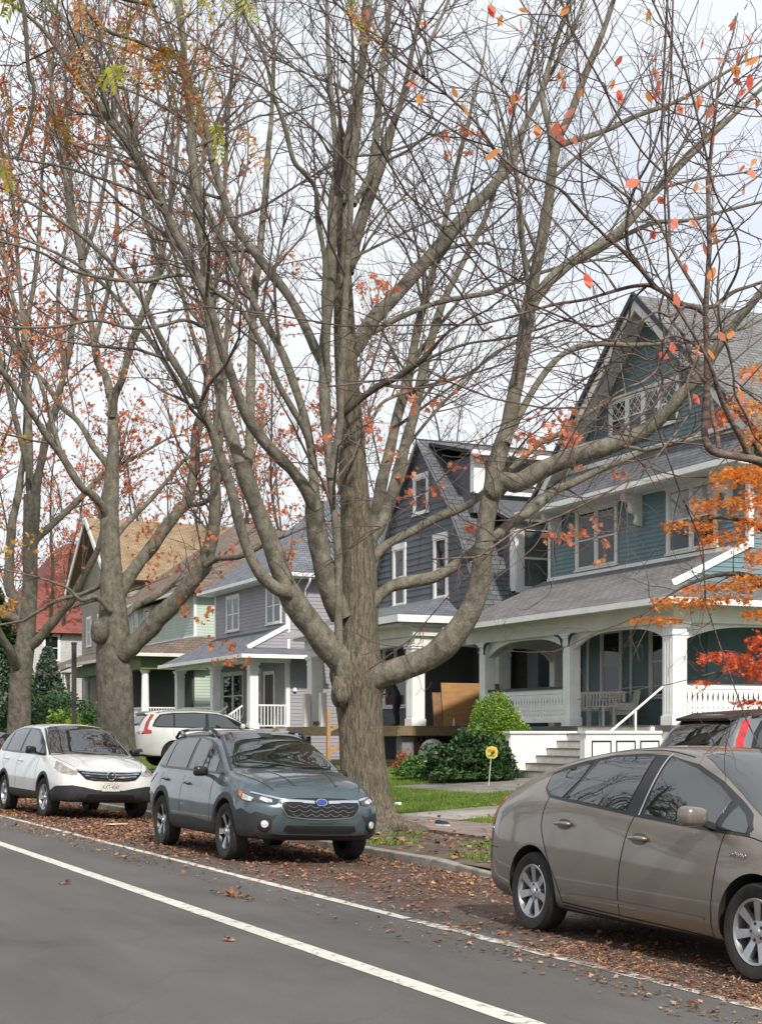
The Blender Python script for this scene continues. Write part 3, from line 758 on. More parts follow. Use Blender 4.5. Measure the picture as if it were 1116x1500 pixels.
    c.patch('R',[(3.04,.868),(3.15,.845),(3.16,.785),(3.09,.81)],AMB,'side_marker',off=.012,both=True,sp=.03)
    c.patch('R',[(3.17,.83),(3.38,.785),(3.37,.745),(3.2,.765)],LENS,'headlight_reflector',off=.012,both=True,sp=.03)
    c.seams('F',[[(-.50,.78),(-.64,.812),(-.78,.845)],[(.50,.78),(.64,.812),(.78,.845)]],'headlight_brow',w=.018,off=.016,mat=CHR)
    # bumper: black corner vents, fog lamps, lower grille
    c.patch('F',[(-.55,.60),(-.62,.585),(-.78,.63),(-.83,.59),(-.80,.40),(-.70,.36),(-.60,.40),(-.62,.50)],CLAD,'bumper_cladding',off=.008,both=True,sp=.04)
    c.patch('R',[(3.05,.62),(3.22,.66),(3.40,.60),(3.50,.56),(3.50,.36),(3.25,.33),(3.12,.33),(3.14,.5)],CLAD,'bumper_cladding',off=.009,both=True,sp=.04)
    c.patch('F',[(-.80,.40),(-.5,.37),(0,.365),(.5,.37),(.80,.40),(.72,.33),(.4,.30),(0,.30),(-.4,.30),(-.72,.33)],CLAD,'bumper_lip',off=.012,sp=.05)
    c.patch('F',[(-.44,.475),(.44,.475),(.47,.415),(.40,.395),(-.40,.395),(-.47,.415)],TRIM,'lower_grille',off=.010)
    for sd in(-1,1):
        h,n=c.hit((9,sd*.685,.485),(-1,0,0)); nn=Vector((.86,sd*.5,0)).normalized(); q=nn.to_track_quat('Z','Y').to_matrix().to_4x4(); mt=Matrix.Translation(h+nn*.012)@q
        mb=MB(); mb.lathe([(.085,-.04),(.080,.006),(.055,.010),(.050,-.004)],24,0,mt,'Z'); mb.lathe([(.050,-.002),(.042,.012),(.02,.016),(0,.017)],20,1,mt,'Z')
        mb.build('fog_lamp',[TRIM,M('fog_glass',(.8,.8,.78),.1,metal=.5,var=.2,scale=30,coat=1)],c.body,smooth=True,local=True,angle=40)
    c.seams('F',[[(-.16,.50),(0,.498),(.16,.50)]],'plate_mount',w=.006,off=.006)
    # rear lamps, badge on front door
    c.patch('R',[(-.84,.94),(-.60,1.0),(-.42,1.0),(-.60,.88),(-.84,.82)],REDL,'tail_lamp',off=.008,both=True)
    mb=MB(); h,n=c.hit((.98,-3,.62),(0,1,0)); mb.box((h.x-.09,h.y-.006,h.z-.012),(h.x+.09,h.y+.002,h.z+.012)); mb.build('badge',CHR,c.body,local=True)
    # roof rails
    for sd in(-1,1):
        mb=MB(); pts=[]
        for x in np.linspace(-.28,1.55,13):
            h,n=c.hit((x,sd*.60,4),(0,0,-1)); e=min(1,(x+.28)/.18,(1.55-x)/.22); pts.append((x,sd*.615,h.z+.010+.065*max(0,e)**.5))
        mb.tube(pts,.021,8); mb.build('roof_rail',BLK,c.body,smooth=True,local=True)
        mb=MB(); mb.tube(pts[4:9],[.0225]*5,8); 
        for i in(2,10): mb.box((pts[i][0]-.05,pts[i][1]-.02,pts[i][2]-.07),(pts[i][0]+.05,pts[i][1]+.02,pts[i][2]))
        mb.build('roof_rail_insert',M('rail_silver',(.5,.51,.52),.3,metal=.7,var=.1),c.body,smooth=True,local=True)
    c.wheels_add(wheel_maker(.35,.222,.215,'five',(ALU,ALUD,ALUD),5,twin=True),.785,steer=.0)
    # wiper
    mb=MB()
    for (a,b) in(((2.50,-.55),(2.40,-.02)),((2.52,.05),(2.42,.58))):
        pts=[]
        for t in np.linspace(0,1,8):
            h,n=c.hit((a[0]+(b[0]-a[0])*t,a[1]+(b[1]-a[1])*t,4),(0,0,-1)); pts.append(h+n*.018)
        mb.tube(pts,.008,5)
    mb.build('wiper',BLK,c.body,local=True)
    # mirror / sensor block behind the windscreen top, dash pad
    c.patch('T',[(1.56,-.10),(1.56,.10),(1.72,.08),(1.72,-.08)],BLK,'sensor_housing',off=.0055)
    return c
build_crossover()
# ---------------------------------------------------------------- white compact SUV
CV=[(-.98,.50,.5,.60,.62,.58,.92,.5,.96,.98),
(-.94,.42,.64,.76,.66,.74,1.02,.60,1.08,1.10),
(-.82,.36,.74,.86,.70,.82,1.06,.64,1.24,1.27),
(-.62,.32,.79,.895,.72,.84,1.08,.64,1.42,1.46),
(-.35,.29,.81,.91,.72,.845,1.08,.625,1.52,1.58),
(.2,.28,.82,.91,.72,.845,1.07,.615,1.575,1.635),
(.8,.28,.82,.91,.72,.84,1.055,.61,1.59,1.65),
(1.3,.28,.82,.91,.72,.835,1.045,.61,1.565,1.64),
(1.65,.28,.82,.91,.72,.83,1.04,.635,1.50,1.56),
(2.0,.28,.82,.91,.72,.825,1.035,.68,1.325,1.385),
(2.35,.28,.82,.91,.72,.82,1.03,.73,1.14,1.195),
(2.55,.28,.82,.91,.72,.81,1.02,.73,1.05,1.11),
(2.95,.28,.81,.905,.72,.78,.96,.66,1.0,1.055),
(3.25,.28,.78,.88,.70,.74,.90,.60,.94,.975),
(3.42,.29,.72,.82,.67,.68,.85,.54,.88,.90),
(3.50,.31,.64,.74,.64,.62,.80,.48,.83,.845),
(3.55,.35,.54,.62,.60,.54,.74,.42,.77,.78),
(3.57,.39,.46,.54,.58,.48,.70,.38,.72,.73)]
WHITE=mat_paint('paint_white',(.72,.72,.69),rough=.3,metal=.0,var=.03)
def build_white():
    c=Car(CV,WHITE,(0,2.62),.34,'white_suv',arch=.045)
    yaw=rad(3.5); fx,fy=-28.43,6.2
    ox=fx-2.62*math.cos(yaw)-.91*-math.sin(yaw)*-1; oy=fy-2.62*math.sin(yaw)+.905
    r=c.make('suv_car','white compact suv with a front number plate, parked behind the blue-grey crossover','car',(fx-2.62*math.cos(yaw)+.05,oy,-.03),yaw,-.036); r.scale=(1.08,1.08,1.08)
    frame=[(-.72,1.17),(-.45,1.12),(.2,1.10),(.9,1.085),(1.6,1.07),(2.18,1.06),(2.42,1.06),(2.30,1.135),(2.0,1.29),(1.68,1.44),(1.35,1.535),(.8,1.56),(.2,1.55),(-.28,1.50),(-.58,1.36)]
    c.patch('R',frame,TRIM,'window_frame',off=.004,sp=.022,both=True)
    for p,n in(([(-.62,1.19),(-.42,1.15),(-.20,1.14),(-.14,1.46),(-.30,1.46),(-.52,1.34)],'quarter_window'),([(-.12,1.137),(.4,1.127),(.76,1.12),(.82,1.53),(.3,1.525),(-.06,1.48)],'rear_door_window'),([(.90,1.115),(1.5,1.10),(2.0,1.09),(2.02,1.235),(1.68,1.40),(1.35,1.495),(.94,1.53)],'front_door_window')):
        c.patch('R',p,GLS,n,off=.009,sp=.03,both=True)
    c.seams('R',[[(.84,1.08),(.83,.8),(.80,.42)],[(2.12,1.04),(2.14,.8),(2.10,.45)],[(-.16,1.09),(-.16,.92),(.10,.75),(.36,.62),(.42,.48)]],both=True)
    c.handle(.12,.98,mat=WHITE,recess=False); c.handle(1.06,.955,mat=WHITE,recess=False)
    c.mirror(1.98,1.10,w=.20,h=.16,mat=TRIM)
    c.patch('R',[(.40,.30),(2.2,.30),(2.22,.43),(.42,.45)],CLAD,'sill_cladding',off=.010,both=True)
    for wx in c.wheels: arch_ring(c,wx,.385,.44,CLAD,'arch_cladding',.33)
    c.patch('T',[(1.50,-.54),(1.46,0),(1.50,.54),(2.0,.655),(2.44,.745),(2.55,.45),(2.60,0),(2.55,-.45),(2.44,-.745),(2.0,-.655)],GLS,'windscreen',off=.004)
    c.seams('T',[[(2.48,-.75),(2.0,-.67),(1.5,-.57)],[(2.48,.75),(2.0,.67),(1.5,.57)],[(2.50,-.74),(2.57,-.45),(2.62,0),(2.57,.45),(2.50,.74)]],'windscreen_edge',w=.035,mat=TRIM,off=.005)
    c.seams('T',[[(2.62,-.74),(2.95,-.71),(3.25,-.65),(3.42,-.58)],[(2.62,.74),(2.95,.71),(3.25,.65),(3.42,.58)]],'bonnet_gap',w=.008)
    c.seams('T',[[(2.7,-.45),(3.0,-.40),(3.4,-.36)],[(2.7,.45),(3.0,.40),(3.4,.36)]],'bonnet_crease',w=.03,mat=WHITE,th=.006)
    gr=[(-.58,.84),(-.30,.815),(0,.81),(.30,.815),(.58,.84),(.55,.78),(.44,.68),(.30,.655),(0,.65),(-.30,.655),(-.44,.68),(-.55,.78)]
    c.patch('F',gr,TRIM,'grille',off=.008)
    for z,w0 in((.805,.55),(.765,.50),(.722,.45),(.675,.36)):
        c.seams('F',[[(-w0,z+.018),(-w0*.5,z),(0,z-.004),(w0*.5,z),(w0,z+.018)]],'grille_bar',w=.020,off=.016,mat=CHR)
    # emblem: an upright H in a rounded frame
    h,n=c.hit((9,0,.735),(-1,0,0)); x=h.x+.022; mb=MB()
    mb.box((x,-.058,.69),(x+.012,-.034,.79)); mb.box((x,.034,.69),(x+.012,.058,.79)); mb.box((x,-.034,.725),(x+.012,.034,.745))
    mb.tube([(x+.004,.075*math.cos(a)*(1+.12*math.sin(a)),.74+.068*math.sin(a)) for a in np.linspace(0,2*PI,25)],.008,6)
    mb.build('badge',CHR,c.body,local=True)
    c.patch('F',[(-.56,.80),(-.66,.845),(-.80,.89),(-.84,.85),(-.80,.77),(-.66,.735),(-.55,.765)],LENSY,'headlight',off=.008,both=True,sp=.035)
    c.patch('R',[(2.92,.975),(3.15,.935),(3.42,.855),(3.45,.79),(3.25,.80),(3.05,.87)],LENSY,'headlight',off=.008,both=True,sp=.035)
    # black lower bumper
    c.patch('F',[(-.86,.56),(-.66,.575),(-.46,.545),(-.24,.50),(.24,.50),(.46,.545),(.66,.575),(.86,.56),(.84,.34),(.5,.30),(0,.29),(-.5,.30),(-.84,.34)],CLAD,'bumper_cladding',off=.010,sp=.045)
    c.patch('R',[(3.04,.40),(3.06,.47),(3.3,.555),(3.56,.545),(3.56,.34),(3.2,.30),(3.06,.31)],CLAD,'bumper_cladding',off=.011,both=True,sp=.045)
    c.patch('F',[(-.40,.43),(.40,.43),(.44,.37),(-.44,.37)],TRIM,'lower_grille',off=.014)
    h,n=c.hit((9,0,.55),(-1,0,0)); plate(c,h.x+.02,0,.555,0,'KXT·4047',c.body)
    for i in(0,): pass
    c.patch('R',[(-.93,1.0),(-.72,1.12),(-.60,1.42),(-.70,1.36),(-.84,1.12),(-.95,1.04)],REDL,'tail_lamp',off=.008,both=True)
    c.wheels_add(wheel_maker(.34,.215,.215,'five',(ALU,ALU,ALU),5,taper=(.8,1.5)),.79,steer=rad(3))
    return c
build_white()
# ---------------------------------------------------------------- tall estates in the drives
XC=[(-1.10,.52,.55,.66,.66,.66,.98,.58,1.02,1.04),
(-1.05,.42,.74,.86,.70,.84,1.08,.68,1.14,1.16),
(-.96,.36,.84,.95,.74,.90,1.14,.70,1.30,1.34),
(-.80,.33,.87,.97,.76,.91,1.15,.69,1.52,1.57),
(-.60,.31,.88,.98,.76,.91,1.15,.68,1.63,1.70),
(0,.30,.89,.98,.76,.91,1.14,.67,1.69,1.755),
(.7,.30,.89,.98,.76,.905,1.13,.665,1.71,1.775),
(1.4,.30,.89,.98,.76,.90,1.12,.665,1.67,1.75),
(1.85,.30,.89,.98,.76,.895,1.11,.68,1.55,1.64),
(2.25,.30,.89,.98,.76,.89,1.10,.73,1.34,1.43),
(2.62,.30,.89,.98,.76,.88,1.09,.79,1.15,1.21),
(2.85,.30,.89,.98,.75,.86,1.07,.78,1.10,1.14),
(3.3,.30,.86,.96,.74,.82,1.03,.70,1.06,1.10),
(3.65,.32,.78,.88,.72,.74,.97,.60,1.0,1.03),
(3.80,.35,.68,.76,.70,.64,.90,.52,.93,.95),
(3.86,.42,.54,.62,.68,.54,.84,.44,.86,.87),
(3.88,.48,.46,.54,.66,.46,.80,.38,.82,.83)]
def build_estate(name,label,loc,yaw,paint,dark,roof=None):
    c=Car(XC,paint,(0,2.98),.385,name,arch=.045)
    r=c.make('suv_car',label,'car',loc,yaw)
    if not dark: r.scale=(1.1,1.1,1.1)
    frame=[(-.68,1.235),(-.50,1.205),(.2,1.19),(1.0,1.175),(2.0,1.155),(2.5,1.15),(2.35,1.25),(2.05,1.42),(1.72,1.56),(1.4,1.635),(.7,1.67),(0,1.65),(-.40,1.60),(-.56,1.45)]
    c.patch('R',frame,TRIM,'window_frame',off=.004,sp=.022,both=True)
    for p,n in(([(-.60,1.265),(-.45,1.24),(-.02,1.23),(.02,1.60),(-.35,1.565),(-.50,1.43)],'quarter_window'),([(.05,1.228),(.6,1.22),(1.0,1.21),(1.05,1.62),(.6,1.625),(.08,1.61)],'rear_door_window'),([(1.12,1.205),(1.7,1.195),(2.25,1.185),(2.25,1.27),(2.0,1.40),(1.7,1.525),(1.42,1.595),(1.15,1.615)],'front_door_window')):
        c.patch('R',p,GLS,n,off=.009,sp=.03,both=True)
    c.seams('R',[[(1.08,1.15),(1.06,.8),(1.02,.45)],[(2.30,1.12),(2.34,.8),(2.30,.5)],[(0,1.18),(0,.95),(.25,.85),(.45,.66),(.48,.5)]],both=True)
    c.handle(.20,1.03,mat=paint,recess=False); c.handle(1.28,1.01,mat=paint,recess=False)
    c.mirror(2.15,1.19,w=.20,h=.16,mat=paint)
    c.patch('T',[(1.55,-.58),(1.52,0),(1.55,.58),(2.1,.70),(2.62,.82),(2.80,.45),(2.85,0),(2.80,-.45),(2.62,-.82),(2.1,-.70)],GLS,'windscreen',off=.004)
    c.patch('B',[(-.62,1.26),(0,1.24),(.62,1.26),(.60,1.58),(.5,1.63),(-.5,1.63),(-.60,1.58)],GLS,'rear_window',off=.006)
    # tail lamps: a tall hook that climbs the window and steps out at the waist
    hook=[(-1.02,1.0),(-.72,1.02),(-.70,1.11),(-.83,1.15),(-.74,1.36),(-.56,1.60),(-.66,1.60),(-.84,1.36),(-.94,1.15)]
    c.patch('R',hook,REDL,'tail_lamp',off=.010,both=True,sp=.03)
    c.patch('B',[(-.84,1.0),(-.58,1.01),(-.58,1.07),(-.84,1.09)],REDL,'tail_lamp',off=.008,both=True,sp=.04)
    c.patch('B',[(-.5,.80),(.5,.80),(.5,.93),(-.5,.93)],TRIM,'plate_recess',off=.003)
    c.patch('B',[(-.92,.46),(.92,.46),(.92,.56),(-.92,.56)],M('bumper_grey',(.14,.14,.14),.4,var=.2,metal=.4),'bumper_trim',off=.006)
    c.patch('R',[(.45,.32),(2.5,.32),(2.52,.42),(.46,.43)],CLAD if dark else M('bumper_grey'),'sill_cladding',off=.008,both=True)
    mb=MB(); mb.hexa([(-.80,-.60,1.60),(-.80,.60,1.60),(-.55,.62,1.64),(-.55,-.62,1.64),(-.82,-.58,1.635),(-.82,.58,1.635),(-.50,.62,1.715),(-.50,-.62,1.715)]); mb.build('spoiler',TRIM if dark else paint,c.body,local=True)
    mb=MB(); h,n=c.hit((-4,.0,1.30),(1,0,0)); mb.beam((h.x-.03,.02,1.29),(h.x+.0,-.40,1.32),.02,.03); mb.build('wiper',BLK,c.body,local=True)
    for sd in(-1,1):
        mb=MB(); pts=[]
        for x in np.linspace(-.5,1.7,12):
            h,n=c.hit((x,sd*.66,4),(0,0,-1)); e=min(1,(x+.5)/.2,(1.7-x)/.2); pts.append((x,sd*.665,h.z+.005+.045*max(0,e)**.5))
        mb.tube(pts,.02,7); mb.build('roof_rail',BLK if dark else ALU,c.body,smooth=True,local=True)
    if roof: c.patch('T',[(-.62,-.62),(-.62,.62),(1.5,.62),(1.5,-.62)],roof,'glass_roof',off=.004,sp=.1)
    c.wheels_add(wheel_maker(.385,.27,.24,'y',(ALU,ALUD,ALU),8,twin=True) if not dark else wheel_maker(.385,.26,.24,'y',(ALU,ALU,ALU),6),.84)
    return c
build_estate('white_estate','white tall suv with red tail lamps parked in the drive of the lavender house',(-49.4,15.0,.44),PI/2,mat_paint('paint_pearl',(.66,.65,.62),rough=.3,metal=.1,var=.03),False)
build_estate('grey_estate','dark grey suv with a red hooked tail lamp, half hidden behind the tan hatchback',(-16.1,13.0,.12),PI/2-rad(2),mat_paint('paint_graphite',(.16,.17,.18),rough=.3,metal=.6,var=.05),True,TRIM)
# ================================================================ houses
WHT=M('trim_white',(.80,.80,.78),.55,var=.06,scale=2)
CREAM=M('trim_cream',(.66,.65,.60),.6,var=.07,scale=2)
WGL=M('window_glass',(.012,.014,.016),.03,var=0,spec=.45)
WGLC=M('window_glass_blind',(.16,.155,.14),.2,var=.2,scale=3,spec=.8,coat=1,crough=.02)
TEAL=M('siding_teal',(.128,.205,.228),.6,var=.14,scale=1.2)
DGREY=M('siding_dark_grey',(.108,.120,.136),.7,var=.12,scale=1.5)
LAV=M('siding_lavender',(.30,.285,.315),.6,var=.06,scale=1)
GRN=M('siding_pale_green',(.42,.50,.42),.6,var=.06,scale=1)
BEI=M('siding_beige',(.30,.26,.205),.7,var=.1,scale=1)
GRNT=M('trim_olive',(.13,.165,.06),.6,var=.1)
DARK=M('porch_dark',(.025,.024,.024),.8,var=.2)
WOODD=M('deck_wood',(.19,.135,.075),.75,var=.25,scale=3,stretch=(1,8,8),bump=.2)
WOODL=M('new_lumber',(.42,.24,.11),.7,var=.15,scale=3,stretch=(6,6,1))
PLY=M('plywood',(.35,.185,.07),.65,var=.14,scale=1.6,stretch=(1,1,5))
STONE=M('pier_block',(.19,.19,.195),.85,var=.15,scale=6,bump=.3)
NAVY=M('trim_navy',(.012,.016,.03),.5,var=.1)
STEP=M('step_paint',(.80,.78,.72),.7,var=.12,scale=4)
R_GREY=shingle_mat('roof_grey',(.15,.148,.15),(.21,.205,.205),(.06,.06,.06),.33,.15)
R_DARK=shingle_mat('roof_charcoal',(.10,.107,.12),(.15,.157,.17),(.03,.03,.03),.33,.18)
R_SLATE=shingle_mat('roof_slate_blue',(.13,.145,.17),(.19,.20,.23),(.06,.06,.07),.33,.16)
R_BRN=shingle_mat('roof_brown',(.15,.11,.09),(.21,.155,.13),(.06,.05,.04),.33,.16)
R_TAN=shingle_mat('roof_tan',(.27,.195,.115),(.34,.25,.15),(.14,.09,.05),.33,.16)
R_RED=shingle_mat('roof_red',(.25,.075,.058),(.31,.10,.08),(.12,.04,.03),.33,.16)
U_ST,N_ST=Vector((1,0,0)),Vector((0,-1,0))     # street front: along x, outward -y
U_SD,N_SD=Vector((0,1,0)),Vector((1,0,0))      # near flank: along y, outward +x
def lap(mb,P0,U,Nn,prof,z0,z1,pitch=.125,lapd=.020,mi=0):
    z=z0; P0=Vector((P0[0],P0[1],0))
    while z<z1-1e-4:
        zb=min(z+pitch,z1); a0,a1=prof(z); b0,b1=prof(zb)
        if a1-a0>.02:
            q=lambda u,zz,o:P0+U*u+Nn*o+Vector((0,0,zz))
            V=[q(a0,z,lapd),q(a1,z,lapd),q(b1,zb,.003),q(b0,zb,.003),q(a0,z,0),q(a1,z,0)]
            mb.add(V,[(0,1,2,3),(4,5,1,0)],mi)
        z=zb
def wbox(mb,P0,U,Nn,u0,u1,z0,z1,o0,o1,mi=0):
    P0=Vector((P0[0],P0[1],0)); c=[]
    for zz in(z0,z1):
        for (u,o) in((u0,o0),(u1,o0),(u1,o1),(u0,o1)): c.append(P0+U*u+Nn*o+Vector((0,0,zz)))
    mb.hexa(c,mi)
def window(par,P0,U,Nn,u0,z0,w,h,sashes=1,cas=.11,frame=None,glass=None,mid=True,diamond=False,sill=True,blind=False,top=.0):
    """cased window: casing + sashes proud of the boards, panes set back inside them"""
    frame=frame or WHT; mb=MB()
    wbox(mb,P0,U,Nn,u0-cas,u0,z0-.02,z0+h,0,.055); wbox(mb,P0,U,Nn,u0+w,u0+w+cas,z0-.02,z0+h,0,.055)
    wbox(mb,P0,U,Nn,u0-cas-.02,u0+w+cas+.02,z0+h,z0+h+cas*1.1+top,0,.065)
    if sill: wbox(mb,P0,U,Nn,u0-cas-.03,u0+w+cas+.03,z0-.075,z0-.02,0,.095)
    else: wbox(mb,P0,U,Nn,u0-cas,u0+w+cas,z0-cas,z0-.02,0,.05)
    sw=w/sashes
    for i in range(1,sashes): wbox(mb,P0,U,Nn,u0+i*sw-cas*.5,u0+i*sw+cas*.5,z0-.02,z0+h,0,.053)
    for i in range(sashes):
        a=u0+i*sw+(cas*.5 if i else 0); b=u0+(i+1)*sw-(cas*.5 if i<sashes-1 else 0); s=.045
        wbox(mb,P0,U,Nn,a,a+s,z0,z0+h,0,.034); wbox(mb,P0,U,Nn,b-s,b,z0,z0+h,0,.034); wbox(mb,P0,U,Nn,a+s,b-s,z0,z0+s*1.3,0,.034); wbox(mb,P0,U,Nn,a+s,b-s,z0+h-s,z0+h,0,.034)
        if mid: wbox(mb,P0,U,Nn,a+s,b-s,z0+h*.5-.02,z0+h*.5+.025,0,.04)
        if diamond:
            q=lambda u,z:Vector((P0[0],P0[1],0))+U*u+Nn*.028+Vector((0,0,z))
            zc=z0+h*.5; za=z0+h; um=(a+b)/2; ia,ib=a+s,b-s
            for t in(0,.5):
                for (p,r) in(((ia,zc+(za-zc)*t),(um,zc+(za-zc)*(t+.5))),((um,zc+(za-zc)*(t+.5)),(ib,zc+(za-zc)*t)),((ia,zc+(za-zc)*(t+.5)),(um,zc+(za-zc)*t)),((um,zc+(za-zc)*t),(ib,zc+(za-zc)*(t+.5)))):
                    mb.beam(q(*p),q(*r),.018,.018)
    wn=mb.build('window',frame,par)
    for i in range(sashes):
        a=u0+i*sw+(cas*.5 if i else 0)+.03; b=u0+(i+1)*sw-(cas*.5 if i<sashes-1 else 0)-.03
        for (za,zb,lowr) in((z0+.03,z0+h*.5,1),(z0+h*.5,z0+h-.02,0)):
            g=MB(); wbox(g,P0,U,Nn,a,b,za,zb,.004,.021 if lowr else .024); g.build('pane',(WGLC if (blind and not lowr) else WGL) if glass is None else glass,wn)
    return wn
def post(par,x,y,z0,z1,s,mat,name='porch_post',cap=True,flute=True):
    mb=MB(); h=s/2; mb.box((x-h,y-h,z0+.22),(x+h,y+h,z1-.30)); mb.box((x-h-.03,y-h-.03,z0),(x+h+.03,y+h+.03,z0+.22))
    mb.box((x-h-.025,y-h-.025,z1-.30),(x+h+.025,y+h+.025,z1-.24)); mb.box((x-h-.0,y-h-.0,z1-.24),(x+h+.0,y+h+.0,z1-.12)); mb.box((x-h-.05,y-h-.05,z1-.12),(x+h+.05,y+h+.05,z1-.05)); mb.box((x-h-.08,y-h-.08,z1-.05),(x+h+.08,y+h+.08,z1))
    if flute:
        for f in(-.25,0,.25):
            mb.box((x+f*s*1.1-.018,y-h-.008,z0+.3),(x+f*s*1.1+.018,y-h+.002,z1-.36)); mb.box((x+h-.002,y+f*s*1.1-.018,z0+.3),(x+h+.008,y+f*s*1.1+.018,z1-.36))
    o=mb.build(name,mat,par); return o
def roof_part(par,polys,mat,name='roof',th=.10):
    mb=MB()
    for p in polys: mb.roofquad(p,th)
    return mb.build(name,mat,par)
def sawn_rail(par,P0,U,Nn,u0,u1,z0,z1,mat,name='railing',pitch=.145):
    """boards sawn so that the gaps between them read as pointed slots"""
    mb=MB(); P=Vector((P0[0],P0[1],0)); wbox(mb,P0,U,Nn,u0,u1,z1-.05,z1+.02,-.07,.07,1); wbox(mb,P0,U,Nn,u0,u1,z1-.17,z1-.05,-.03,.03); wbox(mb,P0,U,Nn,u0,u1,z0,z0+.12,-.03,.03)
    n=max(1,int((u1-u0)/pitch)); pw=(u1-u0)/n; za,zb=z0+.12,z1-.17
    for i in range(n):
        c=u0+(i+.5)*pw; W=pw/2; H=zb-za
        L=[(0,W),(.05,W),(.13,W-.022),(.19,W),(.24,W),(.30,W-.02),(.36,W),(.42,W),(.48,W-.006),(.68,W-.03),(.90,W-.006),(.94,W),(1,W)]
        poly=[P+U*(c+w)+Nn*.012+Vector((0,0,za+H*t)) for t,w in L]+[P+U*(c-w)+Nn*.012+Vector((0,0,za+H*t)) for t,w in L[::-1]]
        mb.prism(poly,-Nn*.024)
    return mb.build(name,[mat,NAVY],par)
def baluster_rail(par,a,b,h,mat,name='railing',sp=.13,rail=.06):
    a=Vector(a);b=Vector(b); mb=MB(); Z=Vector((0,0,1)); mb.beam(a+Z*h,b+Z*h,rail,rail); mb.beam(a+Z*.12,b+Z*.12,rail*.8,rail*.8)
    n=max(2,int((b-a).length/sp))
    for i in range(1,n):
        p=a.lerp(b,i/n); mb.beam(p+Z*.12,p+Z*h,.035,.035,up=(0,1,0))
    return mb.build(name,mat,par)
def arch_panel(par,P0,U,Nn,u0,u1,zt,zs,rise,mat,name='arched_valance',th=.10):
    """flat panel whose lower edge is a shallow arch; it drops to zs at the posts"""
    P=Vector((P0[0],P0[1],0)); n=22; mb=MB(); low=[]
    for i in range(n+1):
        t=i/n; e=abs(2*t-1); low.append((u0+(u1-u0)*t,zs+rise*(1-e**3.2)))
    poly=[P+U*u0+Vector((0,0,zt)),P+U*u1+Vector((0,0,zt))]+[P+U*u+Vector((0,0,z)) for u,z in low[::-1]]
    mb.prism([p+Nn*th/2 for p in poly],-Nn*th); return mb.build(name,mat,par)
def bracket(par,x,y0,z1,mat,drop=.85,depth=.62,w=.13):
    """scrolled eaves bracket"""
    pr=[(0,0),(depth,0),(depth,-.10),(depth*.92,-.20),(depth*.70,-.22),(depth*.62,-.30),(depth*.66,-.40),(depth*.52,-.52),(depth*.34,-.54),(depth*.27,-.62),(depth*.30,-.72),(depth*.20,-.84),(.0,-.86)]
    mb=MB(); mb.prism([Vector((x-w/2,y0-a,z1+b*drop/.86)) for a,b in pr],(w,0,0))
    for (a,b,r) in((depth*.82,-.12,.10),(depth*.48,-.42,.09),(depth*.2,-.74,.07)):
        mb.lathe([(r,-w/2-.03),(r,w/2+.03),(.0,w/2+.03)],14,0,Matrix.Translation((x,y0-a,z1+b*drop/.86))@Matrix.Rotation(PI/2,4,'Z')); mb.lathe([(.0,-w/2-.03),(r,-w/2-.03)],14,0,Matrix.Translation((x,y0-a,z1+b*drop/.86))@Matrix.Rotation(PI/2,4,'Z'))
    return mb.build('bracket',mat,par)
